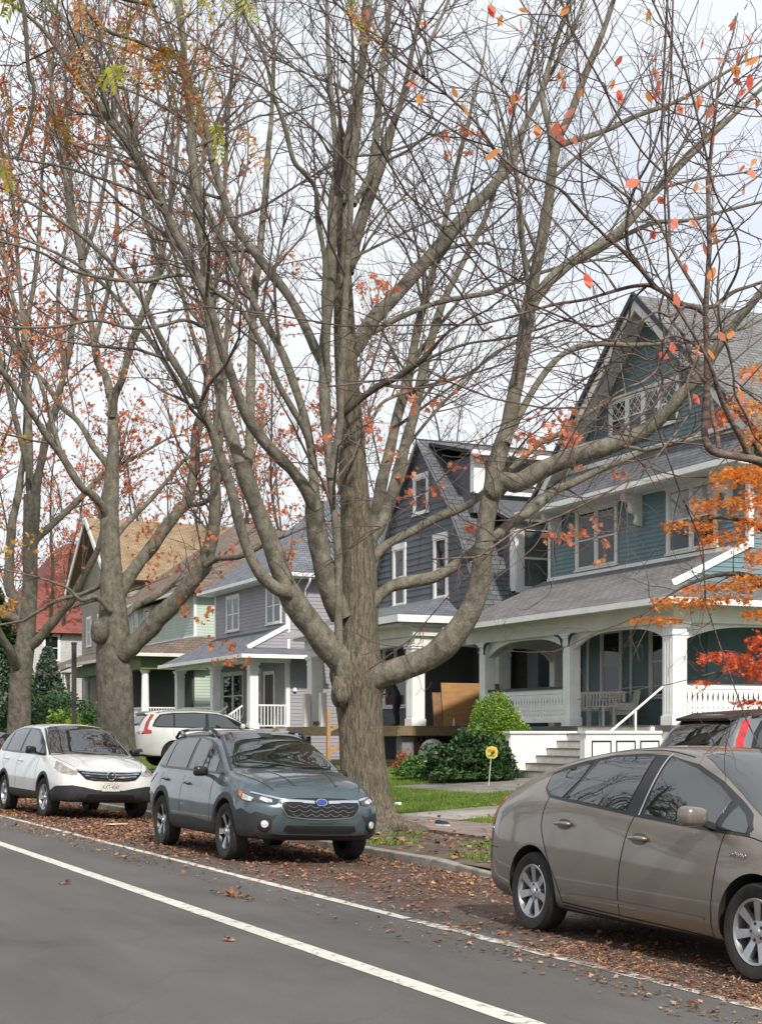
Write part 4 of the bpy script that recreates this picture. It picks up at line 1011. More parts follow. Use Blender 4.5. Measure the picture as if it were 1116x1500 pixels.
# ---------------------------------------------------------------- teal house
def teal_house():
    H=empty('teal_house',(-34,23.6,.45),'teal clapboard house with steep gable, diamond-paned attic windows and white porch','house')
    XL,XR,YW=-38.6,-29.35,23.6; XC_=-34.1
    mb=MB(); mb.box((XL,YW,.2),(XR,36,8.2)); mb.build('core_wall',TEAL,H) if False else None
    mb=MB(); full=lambda z:(0,XR-XL)
    # upper storey front + flank, first floor front
    mb.box((XL+.0,YW+.002,5.2),(XR-.002,35.9,8.6)); mb.box((XL,YW+.002,.3),(-31.0,35.9,5.2)); mb.box((-31.0,27.0,.3),(XR,35.9,5.2))
    lap(mb,(XL,YW),U_ST,N_ST,full,5.3,8.1)
    lap(mb,(XR,YW),U_SD,N_SD,lambda z:(0,12.2),5.2,8.6)
    lap(mb,(XL,YW),U_ST,N_ST,lambda z:(0,7.6),1.75,5.0)
    lap(mb,(-31.0,YW),U_SD,N_SD,lambda z:(0,3.4),1.75,5.0); lap(mb,(-31.0,27.0),U_ST,N_ST,lambda z:(0,1.65),1.75,5.0)
    # gable
    GY=24.2; hw=lambda z:(13.28-z)/.9
    pr=[Vector((XC_-hw(9.2),GY+.003,9.2)),Vector((XC_+hw(9.2),GY+.003,9.2)),Vector((XC_,GY+.003,13.28))]; mb.prism(pr,(0,11.5,0))
    lap(mb,(XC_,GY),U_ST,N_ST,lambda z:(-hw(z),hw(z)),9.25,13.2)
    # end triangle of the porch roof
    TX=-29.3
    lap(mb,(TX,0),U_SD,N_SD,lambda z:(21.35+(z-5.06)/.455,23.6),5.08,6.0)
    mb.prism([Vector((TX-.01,21.3,5.06)),Vector((TX-.01,23.6,5.06)),Vector((TX-.01,23.6,6.08))],(-.08,0,0))
    mb.build('wall',TEAL,H)
    # trim: corner boards, sill course, gable foot board, rake, soffits
    t=MB()
    for (x,y) in((XL,YW),(XR,YW)): t.box((x-.03,y-.035,6.1),(x+.09,y+.12,8.02)) if x<-35 else t.box((x-.10,y-.035,6.1),(x+.035,y+.12,8.55))
    wbox(t,(XL,YW),U_ST,N_ST,-.05,XR-XL+.05,6.10,6.20,0,.06)
    wbox(t,(XL,YW),U_ST,N_ST,-.05,XR-XL+.05,8.0,8.12,0,.05)
    wbox(t,(XC_,GY),U_ST,N_ST,-hw(9.3),hw(9.3),9.27,9.45,0,.05)
    t.build('trim',WHT,H)
    s=MB(); s.box((XL-.5,22.86,8.02),(XR+.5,YW,8.08)); s.build('soffit',CREAM,H)
    g=MB(); g.box((XL-.62,22.74,8.05),(XR+.62,22.86,8.20)); g.build('gutter',WHT,H)
    roof_part(H,[[(XL-.6,22.78,8.16),(XR+.6,22.78,8.16),(XR+.6-.2,24.2,9.36),(XL-.6+.2,24.2,9.36)]],R_DARK,'pent_roof',.07)
    # main roof: two slopes with deep white-soffited rakes
    ap=13.50; Y0,Y1=23.5,36.2
    P=[]
    for sg in(-1,1):
        e=XC_+sg*5.75; ze=ap-.9*5.75
        P.append([(e,Y0,ze),(e,Y1,ze),(XC_,Y1,ap),(XC_,Y0,ap)])
    roof_part(H,P,R_GREY,'roof',.10)
    rk=MB()
    for sg in(-1,1):
        e=XC_+sg*5.65; ze=ap-.9*5.65; n=Vector((0,0,-1))
        a=[Vector((e,Y0+.04,ze-.16)),Vector((XC_,Y0+.04,ap-.16)),Vector((XC_,24.18,ap-.16)),Vector((e,24.18,ze-.16))]
        rk.prism(a,(0,0,-.05))
        for i in range(9):          # soffit coffers
            tt=(i+.5)/9; p=Vector((e,0,ze)).lerp(Vector((XC_,0,ap)),tt); rk.box((p.x-.035,Y0+.08,p.z-.30),(p.x+.035,24.18,p.z-.20))
        rk.prism([Vector((e,Y0+.03,ze-.12)),Vector((XC_,Y0+.03,ap-.12)),Vector((XC_,Y0+.03,ap-.42)),Vector((e,Y0+.03,ze-.42))],(0,.05,0))
    rk.build('rake_board',CREAM,H)
    rd=MB()
    for sg in(-1,1):
        e=XC_+sg*5.78; ze=ap-.9*5.78; rd.beam((e,Y0-.02,ze-.02),(XC_,Y0-.02,ap-.0),.05,.14)
    rd.build('rake_edge',NAVY,H)
    # windows
    window(H,(XL,YW),U_ST,N_ST,1.62,6.30,1.90,1.62,2,.12,frame=CREAM,blind=False); window(H,(XL,YW),U_ST,N_ST,6.04,6.30,1.90,1.62,2,.12,frame=CREAM,blind=True)
    window(H,(XC_,GY),U_ST,N_ST,-2.05,9.95,3.1,1.05,4,.12,diamond=True)
    window(H,(XL,YW),U_ST,N_ST,2.9,2.55,.85,1.85,1,.11,frame=CREAM); window(H,(XL,YW),U_ST,N_ST,5.25,2.55,.75,1.85,1,.11,frame=CREAM)
    d=MB(); wbox(d,(XL,YW),U_ST,N_ST,.9,1.8,1.8,4.0,0,.05); d.build('door',DARK,H)
    
    for ua,ub in((4.25,4.33),(6.5,6.62),(2.1,2.2)): d=MB(); wbox(d,(XL,YW),U_ST,N_ST,ua,ub,1.78,4.4,0,.05); d.build('casing_board',CREAM,H)
    for x in(-37.95,-33.85,-30.0): bracket(H,x,YW-.02,8.02,CREAM)
    # porch
    f=MB(); f.box((XL-.1,20.65,1.60),(-28.45,YW,1.75)); f.box((-31.0,YW,1.60),(-28.45,27,1.75)); f.build('porch_floor',M('porch_floor_paint',(.10,.09,.085),.6,var=.15),H)
    f=MB(); f.box((XL-.1,20.68,1.30),(-32.5,20.74,1.60)); f.build('porch_skirt',WHT,H); f=MB(); f.box((-28.84,20.68,.95),(-28.46,20.74,1.60)); f.box((-28.52,20.74,1.0),(-28.46,27,1.60)); f.build('porch_skirt',WHT,H)
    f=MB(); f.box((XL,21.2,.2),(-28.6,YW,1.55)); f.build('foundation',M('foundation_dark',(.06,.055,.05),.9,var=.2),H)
    for x,y in((-28.8,21.0),(-33.25,21.0),(-37.75,21.0)): post(H,x,y,1.75,4.15,.40 if x>-30 else .33,WHT)
    post(H,-28.8,26.6,1.75,4.15,.36,WHT); post(H,-37.75,23.3,1.75,4.15,.26,WHT)
    b=MB(); b.box((XL-.1,20.83,4.15),(-28.6,21.17,4.58)); b.box((-28.97,21.17,4.15),(-28.63,27,4.58)); b.box((-37.9,21.17,4.15),(-37.6,YW,4.58)); b.build('porch_beam',CREAM,H)
    for (a,c) in((-37.58,-33.42),(-33.08,-29.0)): arch_panel(H,(0,21.0),U_ST,N_ST,a,c,4.15,3.72,.38,CREAM)
    arch_panel(H,(-28.8,0),U_SD,N_SD,21.2,26.4,4.15,3.72,.38,CREAM); arch_panel(H,(-37.75,0),U_SD,N_SD,21.17,23.15,4.15,3.62,.40,CREAM)
    for x in(-37.75,-33.25):         # pierced corner scrolls at the post heads
        k=MB()
        for sg in(-1,1):
            for (r,o) in((.30,.02),(.19,.02)):
                k.tube([(x+sg*(.17+r*(1-math.cos(a))),20.80,4.12-r*(1-math.sin(a))) for a in np.linspace(0,PI/2,8)],.022,6)
            k.beam((x+sg*.18,20.80,3.80),(x+sg*.18,20.80,4.12),.03,.03,up=(0,1,0))
        k.build('scroll_bracket',NAVY,H)
    c=MB(); c.box((XL-.2,20.5,4.58),(-28.3,YW,4.63)); c.box((-31,YW,4.58),(-28.3,27.2,4.63)); c.build('porch_ceiling',CREAM,H)
    roof_part(H,[[(XL-.35,20.32,4.66),(-28.12,20.32,4.66),(TX,21.3,5.10),(TX,23.62,6.14),(XL-.35,23.62,6.14)],[(-28.12,20.32,4.66),(-28.12,27.2,4.66),(TX,27.2,5.10),(TX,21.3,5.10)]],R_GREY,'porch_roof',.06)
    g=MB(); g.box((XL-.4,20.20,4.52),(-28.12,20.32,4.66)); g.box((-28.12,20.20,4.52),(-28.0,27.2,4.66)); g.beam((TX+.03,21.28,5.12),(TX+.03,23.58,6.18),.05,.16); g.build('gutter',WHT,H)
    sawn_rail(H,(0,21.0),U_ST,N_ST,-37.58,-33.42,1.85,2.78,WHT); sawn_rail(H,(-28.8,0),U_SD,N_SD,21.2,26.4,1.85,2.78,WHT)
    # steps: risers and treads between two cheek walls
    st=MB(); n=7; z0=.47; r=(1.75-z0)/n; y0=18.75; td=.30
    for i in range(n):
        y=y0+i*td; st.box((-32.25,y,z0-.2),(-29.1,20.68,z0+(i+1)*r-.035),0); st.box((-32.25,y-.03,z0+(i+1)*r-.035),(-29.1,y+td,z0+(i+1)*r),1)
    st.build('steps',[STEP,M('tread_paint',(.16,.135,.115),.7,var=.15,scale=5)],H)
    for sg,xa,xb in((-1,-32.5,-32.25),(1,-29.1,-28.84)):
        k=MB(); k.box((xa,18.6,.30),(xb,20.68,1.56)); k.box((xa-.05,18.55,1.56),(xb+.05,20.68,1.62))
        k.box((xa+.03,18.58,.62),(xb-.03,18.60,1.42)); k.build('step_cheek',WHT,H)
    for q in range(3):
        k=MB(); ya,yb=18.74+q*.66,19.28+q*.66; X=-28.84
        for (a,b,c,d) in((ya,yb,1.36,1.40),(ya,yb,.66,.70),(ya,ya+.035,.70,1.36),(yb-.035,yb,.70,1.36)): k.box((X,a,c),(X+.008,b,d))
        k.build('cheek_panel',NAVY,H)
    k=MB(); k.box((-32.44,18.572,.66),(-32.31,18.58,1.38)); k.build('cheek_panel',NAVY,H)
    hr=MB(); hr.tube([(-29.0,19.22,1.30),(-29.0,19.12,1.38),(-29.0,19.18,1.48),(-29.0,19.9,1.99),(-29.0,20.85,2.68)],.028,8); hr.tube([(-29.0,20.05,1.6),(-29.0,20.05,2.1)],.025,8); hr.tube([(-29.0,19.3,1.45),(-29.0,19.3,1.56)],.025,8); hr.build('handrail',WHT,H,smooth=True)
    return H
teal_house()
# ---------------------------------------------------------------- dark grey gambrel house
def grey_house():
    H=empty('gambrel_house',(-45,22.5,.45),'dark grey gambrel-roofed house with white windows and a half-built porch','house')
    C,GY=-44.9,22.5
    pf=[(0,11.35),(1.0,10.25),(2.0,9.2),(3.1,7.7),(3.8,6.5),(4.5,5.15)]
    zs=np.array([p[1] for p in pf])[::-1]; us=np.array([p[0] for p in pf])[::-1]
    hw=lambda z: float(np.interp(z,zs,us))
    m=MB(); lap(m,(C,GY),U_ST,N_ST,lambda z:(-hw(z),hw(z)),5.15,11.3,.21,.022)
    m.prism([Vector((C-u,GY+.003,z)) for u,z in pf[::-1]]+[Vector((C+u,GY+.003,z)) for u,z in pf[1:]],(0,11.4,0))
    m.box((C-4.4,GY+.004,.3),(-45.2,33.8,5.15)); m.box((-45.2,24.6,.3),(-40.9,33.8,5.15))
    lap(m,(C-4.4,GY),U_ST,N_ST,lambda z:(0,4.1),1.8,5.1,.16); lap(m,(-45.2,24.6),U_ST,N_ST,lambda z:(0,4.3),1.8,5.1,.16); lap(m,(-40.9,24.6),U_SD,N_SD,lambda z:(0,9),1.5,5.15,.16); lap(m,(-45.2,GY),U_SD,N_SD,lambda z:(0,2.1),1.8,5.1,.16)
    m.build('wall',DGREY,H)
    P=[]
    for sg in(-1,1):
        for (a,b) in zip(pf[:-1],pf[1:]):
            o=.06; P.append([(C+sg*(b[0]+o),22.28,b[1]+o),(C+sg*(b[0]+o),34,b[1]+o),(C+sg*(a[0]+(o if a[0] else 0)),34,a[1]+o),(C+sg*(a[0]+(o if a[0] else 0)),22.28,a[1]+o)])
    roof_part(H,P,R_DARK,'roof',.08)
    t=MB()
    for sg in(-1,1):
        for (a,b) in zip(pf[:-1],pf[1:]): t.beam((C+sg*(a[0]+.02),22.30,a[1]-.02),(C+sg*(b[0]+.02),22.30,b[1]-.02),.05,.09)
    t.build('rake_board',M('trim_grey',(.30,.31,.32),.6,var=.1),H)
    for u in(-2.05,1.05): window(H,(C,GY),U_ST,N_ST,u,6.0,.72,1.9,1,.15,sill=True,top=.03)
    window(H,(C,GY),U_ST,N_ST,-.45,8.95,.85,1.15,1,.14)
    window(H,(C-4.4,GY),U_ST,N_ST,1.55,2.5,1.7,2.1,2,.14)
    # shed dormer on the near slope
    D=MB(); D.box((C+1.0,22.9,8.6),(-42.05,28.2,10.45)); D.build('dormer_wall',DGREY,H)
    dw=MB()
    for (a,b) in((22.9,23.25),(25.05,25.3),(27.0,28.2)): dw.box((-42.05,a,9.25),(-41.95,b,10.45))
    dw.box((-42.05,22.9,10.28),(-41.93,28.2,10.45)); dw.box((-42.05,22.9,9.2),(-41.9,28.2,9.32)); dw.box((-42.2,22.86,9.25),(-41.95,22.90,10.45)); dr=dw.build('dormer_window',WHT,H)
    for (a,b) in((23.25,25.05),(25.3,27.0)):
        g=MB(); g.box((-42.05,a,9.32),(-42.0,b,10.28)); g.build('pane',M('window_glass_green',(.13,.145,.135),.1,var=.3,scale=2,coat=1),dr)
    roof_part(H,[[(-41.65,22.6,10.50),(-41.65,28.5,10.50),(C+.3,28.5,11.25),(C+.3,22.6,11.25)]],R_DARK,'dormer_roof',.12)
    g=MB(); g.box((-41.66,22.6,10.36),(-41.56,28.5,10.5)); g.build('gutter',WHT,H)
    # lower bay window on the near flank
    b=MB(); b.box((C+2.2,23.6,5.9),(-40.55,25.3,8.15)); b.build('bay_wall',DGREY,H)
    bw=MB(); X=-40.55
    for (a,bb) in((23.57,23.80),(24.95,25.33)): bw.box((X,a,6.05),(X+.05,bb,8.1))
    bw.box((X,23.57,7.9),(X+.06,25.33,8.15)); bw.box((X,23.57,5.95),(X+.08,25.33,6.15)); bw.box((X,23.8,7.0),(X+.04,24.95,7.07)); bw.box((X,23.8,6.15),(X+.035,23.87,7.9)); bw.box((X,24.88,6.15),(X+.035,24.95,7.9))
    bw.box((X-.30,23.53,6.0),(X+.02,23.57,8.15)); bo=bw.build('bay_window',WHT,H)
    for z0,z1 in((6.15,7.0),(7.07,7.9)):
        g=MB(); g.box((X-.01,23.87,z0),(X+.015,24.88,z1)); g.build('pane',M('window_glass_green'),bo)
    roof_part(H,[[(X+.25,23.3,8.15),(X+.25,25.6,8.15),(C+2.5,25.6,9.0),(C+2.5,23.3,9.0)]],R_DARK,'bay_roof',.1)
    # porch roof, frieze and columns
    ex=-41.8
    roof_part(H,[[(-51.2,20.15,5.22),(ex,20.15,5.22),(-43.2,22.5,6.0),(-51.2,22.5,6.0)],[(ex,20.15,5.22),(ex,24.4,5.22),(-43.2,24.4,6.0),(-43.2,22.5,6.0)]],R_SLATE,'porch_roof',.07)
    f=MB(); f.box((-51.2,20.07,5.02),(ex+.08,20.15,5.24)); f.box((ex,20.15,5.02),(ex+.08,24.4,5.24)); f.build('gutter',WHT,H)
    f=MB(); f.box((-51.0,20.3,4.92),(ex-.12,22.5,5.02)); f.box((-51,20.75,4.62),(ex-.24,21.25,4.92)); f.box((-51,20.86,4.35),(ex-.34,21.16,4.62)); f.box((-42.6,21.16,4.35),(ex-.34,24.4,4.62)); f.box((-42.7,21.25,4.62),(ex-.24,24.4,4.92)); f.box((-45,22.5,4.92),(ex-.12,24.6,5.02)); f.build('frieze',CREAM,H)
    for x,y in((-42.38,21.0),(-46.6,21.0),(-50.6,21.0),(-42.38,24.1)): post(H,x,y,1.80,4.35,.44,WHT)
    arch_panel(H,(-42.38,0),U_SD,N_SD,21.22,23.88,4.35,4.0,.34,CREAM)
    # half-built deck on block piers
    dk=MB()
    for i in range(24): dk.box((-51.2,20.1+i*.19,1.76),(-41.75,20.1+i*.19+.178,1.80))
    dk.box((-51.2,20.1,1.48),(-41.78,20.15,1.755)); dk.box((-41.83,20.15,1.48),(-41.78,24.6,1.755))
    for i in range(9): dk.box((-51.0+i*1.15,20.15,1.50),(-50.95+i*1.15,24.5,1.755))
    dk.build('deck',WOODD,H)
    for x in(-42.2,-46.4,-50.6):
        k=MB()
        for q in range(5): k.box((x-.21,20.35,.44+q*.205),(x+.21,20.75,.44+q*.205+.2))
        k.build('pier',STONE,H)
    k=MB(); k.box((-51,23.4,.3),(-41.2,23.6,1.7)); k.build('foundation',M('foundation_dark'),H)
    d=MB(); wbox(d,(-45.2,24.6),U_ST,N_ST,1.2,3.6,1.85,4.3,0,.05); d.build('door',DARK,H)
    window(H,(-40.9,24.6),U_SD,N_SD,1.0,2.2,1.0,2.0,1,.14)
    # wooden stair with a single post
    s=MB(); xs=-52.2
    for i in range(5): s.box((-52.5,19.0+i*.28,.5+i*.25),(-51.1,19.3+i*.28,.54+i*.25))
    s.beam((-51.08,18.8,.45),(-51.08,20.3,1.72),.05,.26); s.beam((-52.5,18.8,.45),(-52.5,20.3,1.72),.05,.26); s.build('stair',WOODD,H)
    return H
grey_house()
# ---------------------------------------------------------------- lavender house
def lavender_house():
    H=empty('lavender_house',(-62,22.6,.45),'lavender clapboard house with white porch posts and solar panels on its roof','house')
    XL,XR,Y=-66.5,-57.5,22.6
    m=MB(); m.box((XL,Y+.003,.3),(XR-.003,34,8.2)); lap(m,(XL,Y),U_ST,N_ST,lambda z:(0,XR-XL),1.75,8.1,.15); lap(m,(XR,Y),U_SD,N_SD,lambda z:(0,11.4),.6,8.1,.15)
    TX=-57.4; m.prism([Vector((TX-.01,20.9,5.05)),Vector((TX-.01,22.6,5.05)),Vector((TX-.01,22.6,5.9))],(-.08,0,0)); lap(m,(TX,0),U_SD,N_SD,lambda z:(20.95+(z-5.05)/.5,22.6),5.06,5.85,.13)
    m.build('wall',LAV,H)
    t=MB(); t.box((XR-.10,Y-.03,1.75),(XR+.03,Y+.14,7.95)); t.box((XR,Y,7.95),(XR+.04,34,8.12)); t.build('trim',WHT,H); t=MB(); t.box((XL-.03,Y-.03,5.9),(XL+.12,Y+.1,8.05)); t.build('corner_board',WHT,H); t=MB(); t.beam((TX+.04,20.85,5.05),(TX+.04,22.62,5.98),.06,.18); t.build('rake_board',WHT,H)
    roof_part(H,[[(XL-.6,22.0,8.1),(XR+.6,22.0,8.1),(-62,26.8,12.3)],[(XR+.6,22.0,8.1),(XR+.6,34.5,8.1),(-62,31,12.3),(-62,26.8,12.3)],[(XL-.6,34.5,8.1),(XL-.6,22.0,8.1),(-62,26.8,12.3),(-62,31,12.3)]],R_SLATE,'roof',.1)
    g=MB(); g.box((XL-.65,21.9,7.98),(XR+.7,22.0,8.12)); g.box((XR+.6,22.0,7.98),(XR+.7,34.5,8.12)); g.build('gutter',WHT,H)
    g=MB(); g.box((XL-.6,22.0,7.94),(XR+.6,Y,7.98)); g.box((XR,Y,7.94),(XR+.6,34.4,7.98)); g.build('soffit',WHT,H)
    d=MB(); d.tube([(XR+.6,23.4,7.98),(XR+.58,23.4,7.8),(XR+.08,23.4,7.5),(XR+.08,23.4,5.6)],.045,8); d.tube([(-56.5,23.6,4.6),(-56.6,23.6,4.4),(XR+.08,23.6,4.05),(XR+.08,23.6,.6)],.05,8); d.build('downpipe',WHT,H,smooth=True)
    # solar panels lie on the near slope
    n=Vector((4.2,0,5.1)).normalized(); e=Vector((0,1,0)); u=Vector((-5.1,0,4.2)).normalized(); o0=Vector((XR+.6,24.2,8.1))+n*.12
    M('solar_cell',(.012,.016,.03),.15,var=.2,scale=20,coat=1)
    for r in range(3):
        for c in range(7):
            p=o0+u*(.6+r*1.72)+e*(.5+c*1.06+(.35*r)); q=MB()
            if c>6-r: continue
            q.hexa([p,p+e*1.0,p+e*1.0+u*1.64,p+u*1.64,p+n*.04,p+e*1.0+n*.04,p+e*1.0+u*1.64+n*.04,p+u*1.64+n*.04])
            for k in range(1,6): q.beam(p+n*.042+e*(k/6),p+n*.042+e*(k/6)+u*1.64,.012,.004,1)
            for k in range(1,9): q.beam(p+n*.042+u*(k*1.64/9),p+n*.042+u*(k*1.64/9)+e,.012,.004,1)
            q.beam(p+n*.045,p+n*.045+e,.03,.01,1); q.beam(p+n*.045,p+n*.045+u*1.64,.03,.01,1)
            q.build('solar_panel',[MATS['solar_cell'],M('panel_frame',(.35,.36,.38),.4,var=.05)],H)
    for u0 in(1.75,6.85): window(H,(XL,Y),U_ST,N_ST,u0,6.2,1.5,1.45,2,.13)
    # porch
    f=MB(); f.box((XL-.6,20.5,1.60),(-56.8,Y,1.76)); f.build('porch_floor',M('porch_floor_pale',(.30,.29,.29),.6,var=.1),H)
    f=MB(); f.box((XL-.5,20.62,.4),(-56.9,20.7,1.6)); f.box((-56.96,20.7,.4),(-56.9,Y,1.6)); f.build('porch_skirt',LAV,H)
    for x in(-57.15,-61.8,-66.9): post(H,x,21.0,1.76,4.45,.36,WHT,flute=False)
    b=MB(); b.box((XL-.6,20.85,4.45),(-56.95,21.15,4.66)); b.box((-57.3,21.15,4.45),(-57.0,Y,4.66)); b.box((XL-1,20.5,4.64),(-56.5,Y,4.68)); b.build('porch_beam',WHT,H)
    roof_part(H,[[(XL-1.2,20.3,4.72),(-56.3,20.3,4.72),(TX,20.85,5.05),(TX,Y,5.95),(XL-1.2+1.2,Y,5.95)],[(-56.3,20.3,4.72),(-56.3,24.2,4.72),(TX,24.2,5.05),(TX,20.85,5.05)]],R_SLATE,'porch_roof',.06)
    g=MB(); g.box((XL-1.25,20.2,4.58),(-56.3,20.3,4.73)); g.box((-56.3,20.2,4.58),(-56.2,24.3,4.73)); g.build('gutter',WHT,H)
    baluster_rail(H,(-57.1,21.2,1.76),(-57.1,22.5,1.76),.95,WHT); baluster_rail(H,(-66.8,21.0,1.76),(-62.0,21.0,1.76),.95,WHT)
    baluster_rail(H,(-58.1,19.4,.75),(-58.1,20.9,1.76),.95,WHT,'stair_railing'); baluster_rail(H,(-59.9,19.4,.75),(-59.9,20.9,1.76),.95,WHT,'stair_railing')
    s=MB()
    for i in range(6): s.box((-59.8,19.3+i*.22,.4),(-58.2,20.7,.55+i*.2))
    s.build('steps',STEP,H)
    window(H,(XL,Y),U_ST,N_ST,1.2,2.3,2.6,1.9,2,.13,frame=CREAM); window(H,(XL,Y),U_ST,N_ST,5.0,2.3,1.0,1.9,1,.13,frame=CREAM)
    d=MB(); wbox(d,(XL,Y),U_ST,N_ST,6.6,7.6,1.78,4.05,0,.04); d.build('door',M('door_brown',(.05,.035,.03),.5,var=.1),H)
    d=MB(); wbox(d,(XL,Y),U_ST,N_ST,6.45,6.6,1.78,4.2,0,.05); wbox(d,(XL,Y),U_ST,N_ST,7.6,7.75,1.78,4.2,0,.05); wbox(d,(XL,Y),U_ST,N_ST,6.45,7.75,4.05,4.2,0,.06); d.build('trim',WHT,H)
    l=MB(); l.lathe([(.0,0),(.09,.0),(.07,.12),(0,.16)],12,0,Matrix.Translation((XR+.05,22.95,3.3)),'Z'); l.build('wall_lamp',WHT,H)
lavender_house()
# ---------------------------------------------------------------- pale green, beige and red-roofed houses further down
def green_house():
    H=empty('green_house',(-78,23.5,.45),'pale green clapboard house with brown roofs and round porch columns','house'); XL,XR,Y=-85,-72.4,23.5
    m=MB(); m.box((XL,Y+.003,.3),(XR-.003,34,8.6)); lap(m,(XL,Y),U_ST,N_ST,lambda z:(0,XR-XL),2.0,8.6,.15); lap(m,(XR,Y),U_SD,N_SD,lambda z:(0,10.5),2.0,8.6,.15); m.build('wall',GRN,H)
    t=MB(); wbox(t,(XL,Y),U_ST,N_ST,0,XR-XL,6.35,6.5,0,.06); t.box((XR-.12,Y-.03,6),(XR+.03,Y+.1,8.6)); t.build('trim',WHT,H)
    cx=(XL+XR)/2
    roof_part(H,[[(XL-.7,22.7,8.7),(XR+.7,22.7,8.7),(cx,28,13.2)],[(XR+.7,22.7,8.7),(XR+.7,34.5,8.7),(cx,30,13.2),(cx,28,13.2)],[(XL-.7,34.5,8.7),(XL-.7,22.7,8.7),(cx,28,13.2),(cx,30,13.2)]],R_BRN,'roof',.12)
    roof_part(H,[[(XL-.6,20.2,5.5),(XR+.9,20.2,5.5),(XR+.05,Y,6.45),(XL-.6,Y,6.45)],[(XR+.9,20.2,5.5),(XR+.9,25,5.5),(XR+.05,25,6.45),(XR+.05,Y,6.45)]],R_BRN,'porch_roof',.08)
    g=MB(); g.box((XL-.6,20.1,5.36),(XR+1.0,20.2,5.52)); g.box((XR+.9,20.2,5.36),(XR+1.0,25,5.52)); g.box((XL-.6,22.6,8.55),(XR+.8,22.7,8.72)); g.build('gutter',CREAM,H)
    f=MB(); f.box((XL-.4,20.6,4.75),(XR+.4,21.2,5.36)); f.box((XR+.0,21.2,4.75),(XR+.4,24,5.36)); f.build('frieze',GRNT,H)
    f=MB(); f.box((XL-.4,20.5,1.75),(XR+.5,Y,1.95)); f.box((XL-.4,20.6,.3),(XR+.45,20.7,1.75)); f.build('porch_floor',GRNT,H)
    f=MB(); f.box((XL,23.40,2.0),(XR-.1,23.47,5.3)); f.build('porch_shadow_wall',M('siding_green_shaded',(.05,.06,.045),.7,var=.1),H)  # near-black sheet before the pale siding: porch shade put into the colour
    for x in(-72.4,-76.3,-80.2,-84.2):
        c=MB(); c.lathe([(.26,1.95),(.26,2.05),(.20,2.10),(.205,2.6),(.165,4.55),(.20,4.58),(.20,4.62),(.25,4.66),(.25,4.75)],20,0,Matrix.Translation((x,20.95,0)),'Z'); c.build('porch_column',WHT,H,smooth=True,angle=40)
    baluster_rail(H,(-80,20.95,1.95),(-72.6,20.95,1.95),.9,WHT); baluster_rail(H,(-72.4,21.1,1.95),(-72.4,23.3,1.95),.9,WHT)
    window(H,(XL,Y),U_ST,N_ST,1.5,6.9,.9,1.5,1,.12); window(H,(XL,Y),U_ST,N_ST,3.8,6.9,.9,1.5,1,.12); window(H,(XL,23.40),U_ST,N_ST,10,2.6,.9,1.9,1,.1,frame=GRNT)
green_house()
def beige_house():
    H=empty('beige_house',(-91,23.5,.45),'beige shingled house with a tan roof and a brown porch roof','house'); XL,XR,Y=-95.6,-86.6,23.5
    m=MB(); m.box((XL,Y+.003,.3),(XR-.003,36,10.8)); lap(m,(XL,Y),U_ST,N_ST,lambda z:(0,XR-XL),2,10.8,.2); lap(m,(XR,Y),U_SD,N_SD,lambda z:(0,12),2,10.8,.2)
    c=(XL+XR)/2; m.prism([Vector((XL,Y+.02,10.7)),Vector((XR,Y+.02,10.7)),Vector((c,Y+.02,14.3))],(0,12,0)); m.build('wall',BEI,H)
    roof_part(H,[[(XR+.6,22.6,10.6),(XR+.6,37,10.6),(c,37,14.8),(c,22.6,14.8)],[(XL-.6,37,10.6),(XL-.6,22.6,10.6),(c,22.6,14.8),(c,37,14.8)]],R_TAN,'roof',.15)
    r=MB(); r.beam((XR+.6,22.55,10.5),(c,22.55,14.7),.08,.3); r.beam((XL-.6,22.55,10.5),(c,22.55,14.7),.08,.3); r.build('rake_board',WHT,H)
    roof_part(H,[[(XL-.5,19.8,5.2),(XR+.8,19.8,5.2),(XR+.2,Y,6.6),(XL-.5,Y,6.6)]],R_BRN,'porch_roof',.1)
    g=MB(); g.box((XL-.5,19.7,5.05),(XR+.8,19.8,5.22)); g.build('gutter',CREAM,H)
    for x in(XR+.3,XR-4,XR-8,XR-12): post(H,x,20.3,2,5.1,.35,CREAM,flute=False)
    f=MB(); f.box((XL-.4,20,1.8),(XR+.5,Y,2)); f.build('porch_floor',DARK,H)
    for u in(1.5,4.2,6.9): window(H,(XL,Y),U_ST,N_ST,u,7.1,.9,1.7,1,.14,frame=WHT)
    window(H,(XR,Y),U_SD,N_SD,1.0,7.1,.9,1.7,1,.14); window(H,(XR,Y),U_SD,N_SD,3.4,7.1,.9,1.7,1,.14)
beige_house()
def red_house():
    H=empty('red_roofed_house',(-118,23,.45),'house far down the street with a steep red roof','house'); XL,XR,Y=-126,-111,22.5
    m=MB(); m.box((XL,Y,.3),(XR,35.5,9.2)); lap(m,(XR,Y),U_SD,N_SD,lambda z:(0,13),2,9.2,.2); m.build('wall',M('siding_grey_white',(.45,.44,.43),.6,var=.08),H)
    c=(XL+XR)/2
    roof_part(H,[[(XL-.6,21.7,9),(XR+.6,21.7,9),(c+2,27.5,16.4),(c-2,27.5,16.4)],[(XR+.6,21.7,9),(XR+.6,36.1,9),(c+2,30.5,16.4),(c+2,27.5,16.4)],[(XL-.6,36.1,9),(XL-.6,21.7,9),(c-2,27.5,16.4),(c-2,30.5,16.4)]],R_RED,'roof',.15)
    window(H,(XR,Y),U_SD,N_SD,2,7,1,1.8,1,.14); window(H,(XR,Y),U_SD,N_SD,6,7,1,1.8,1,.14)
red_house()
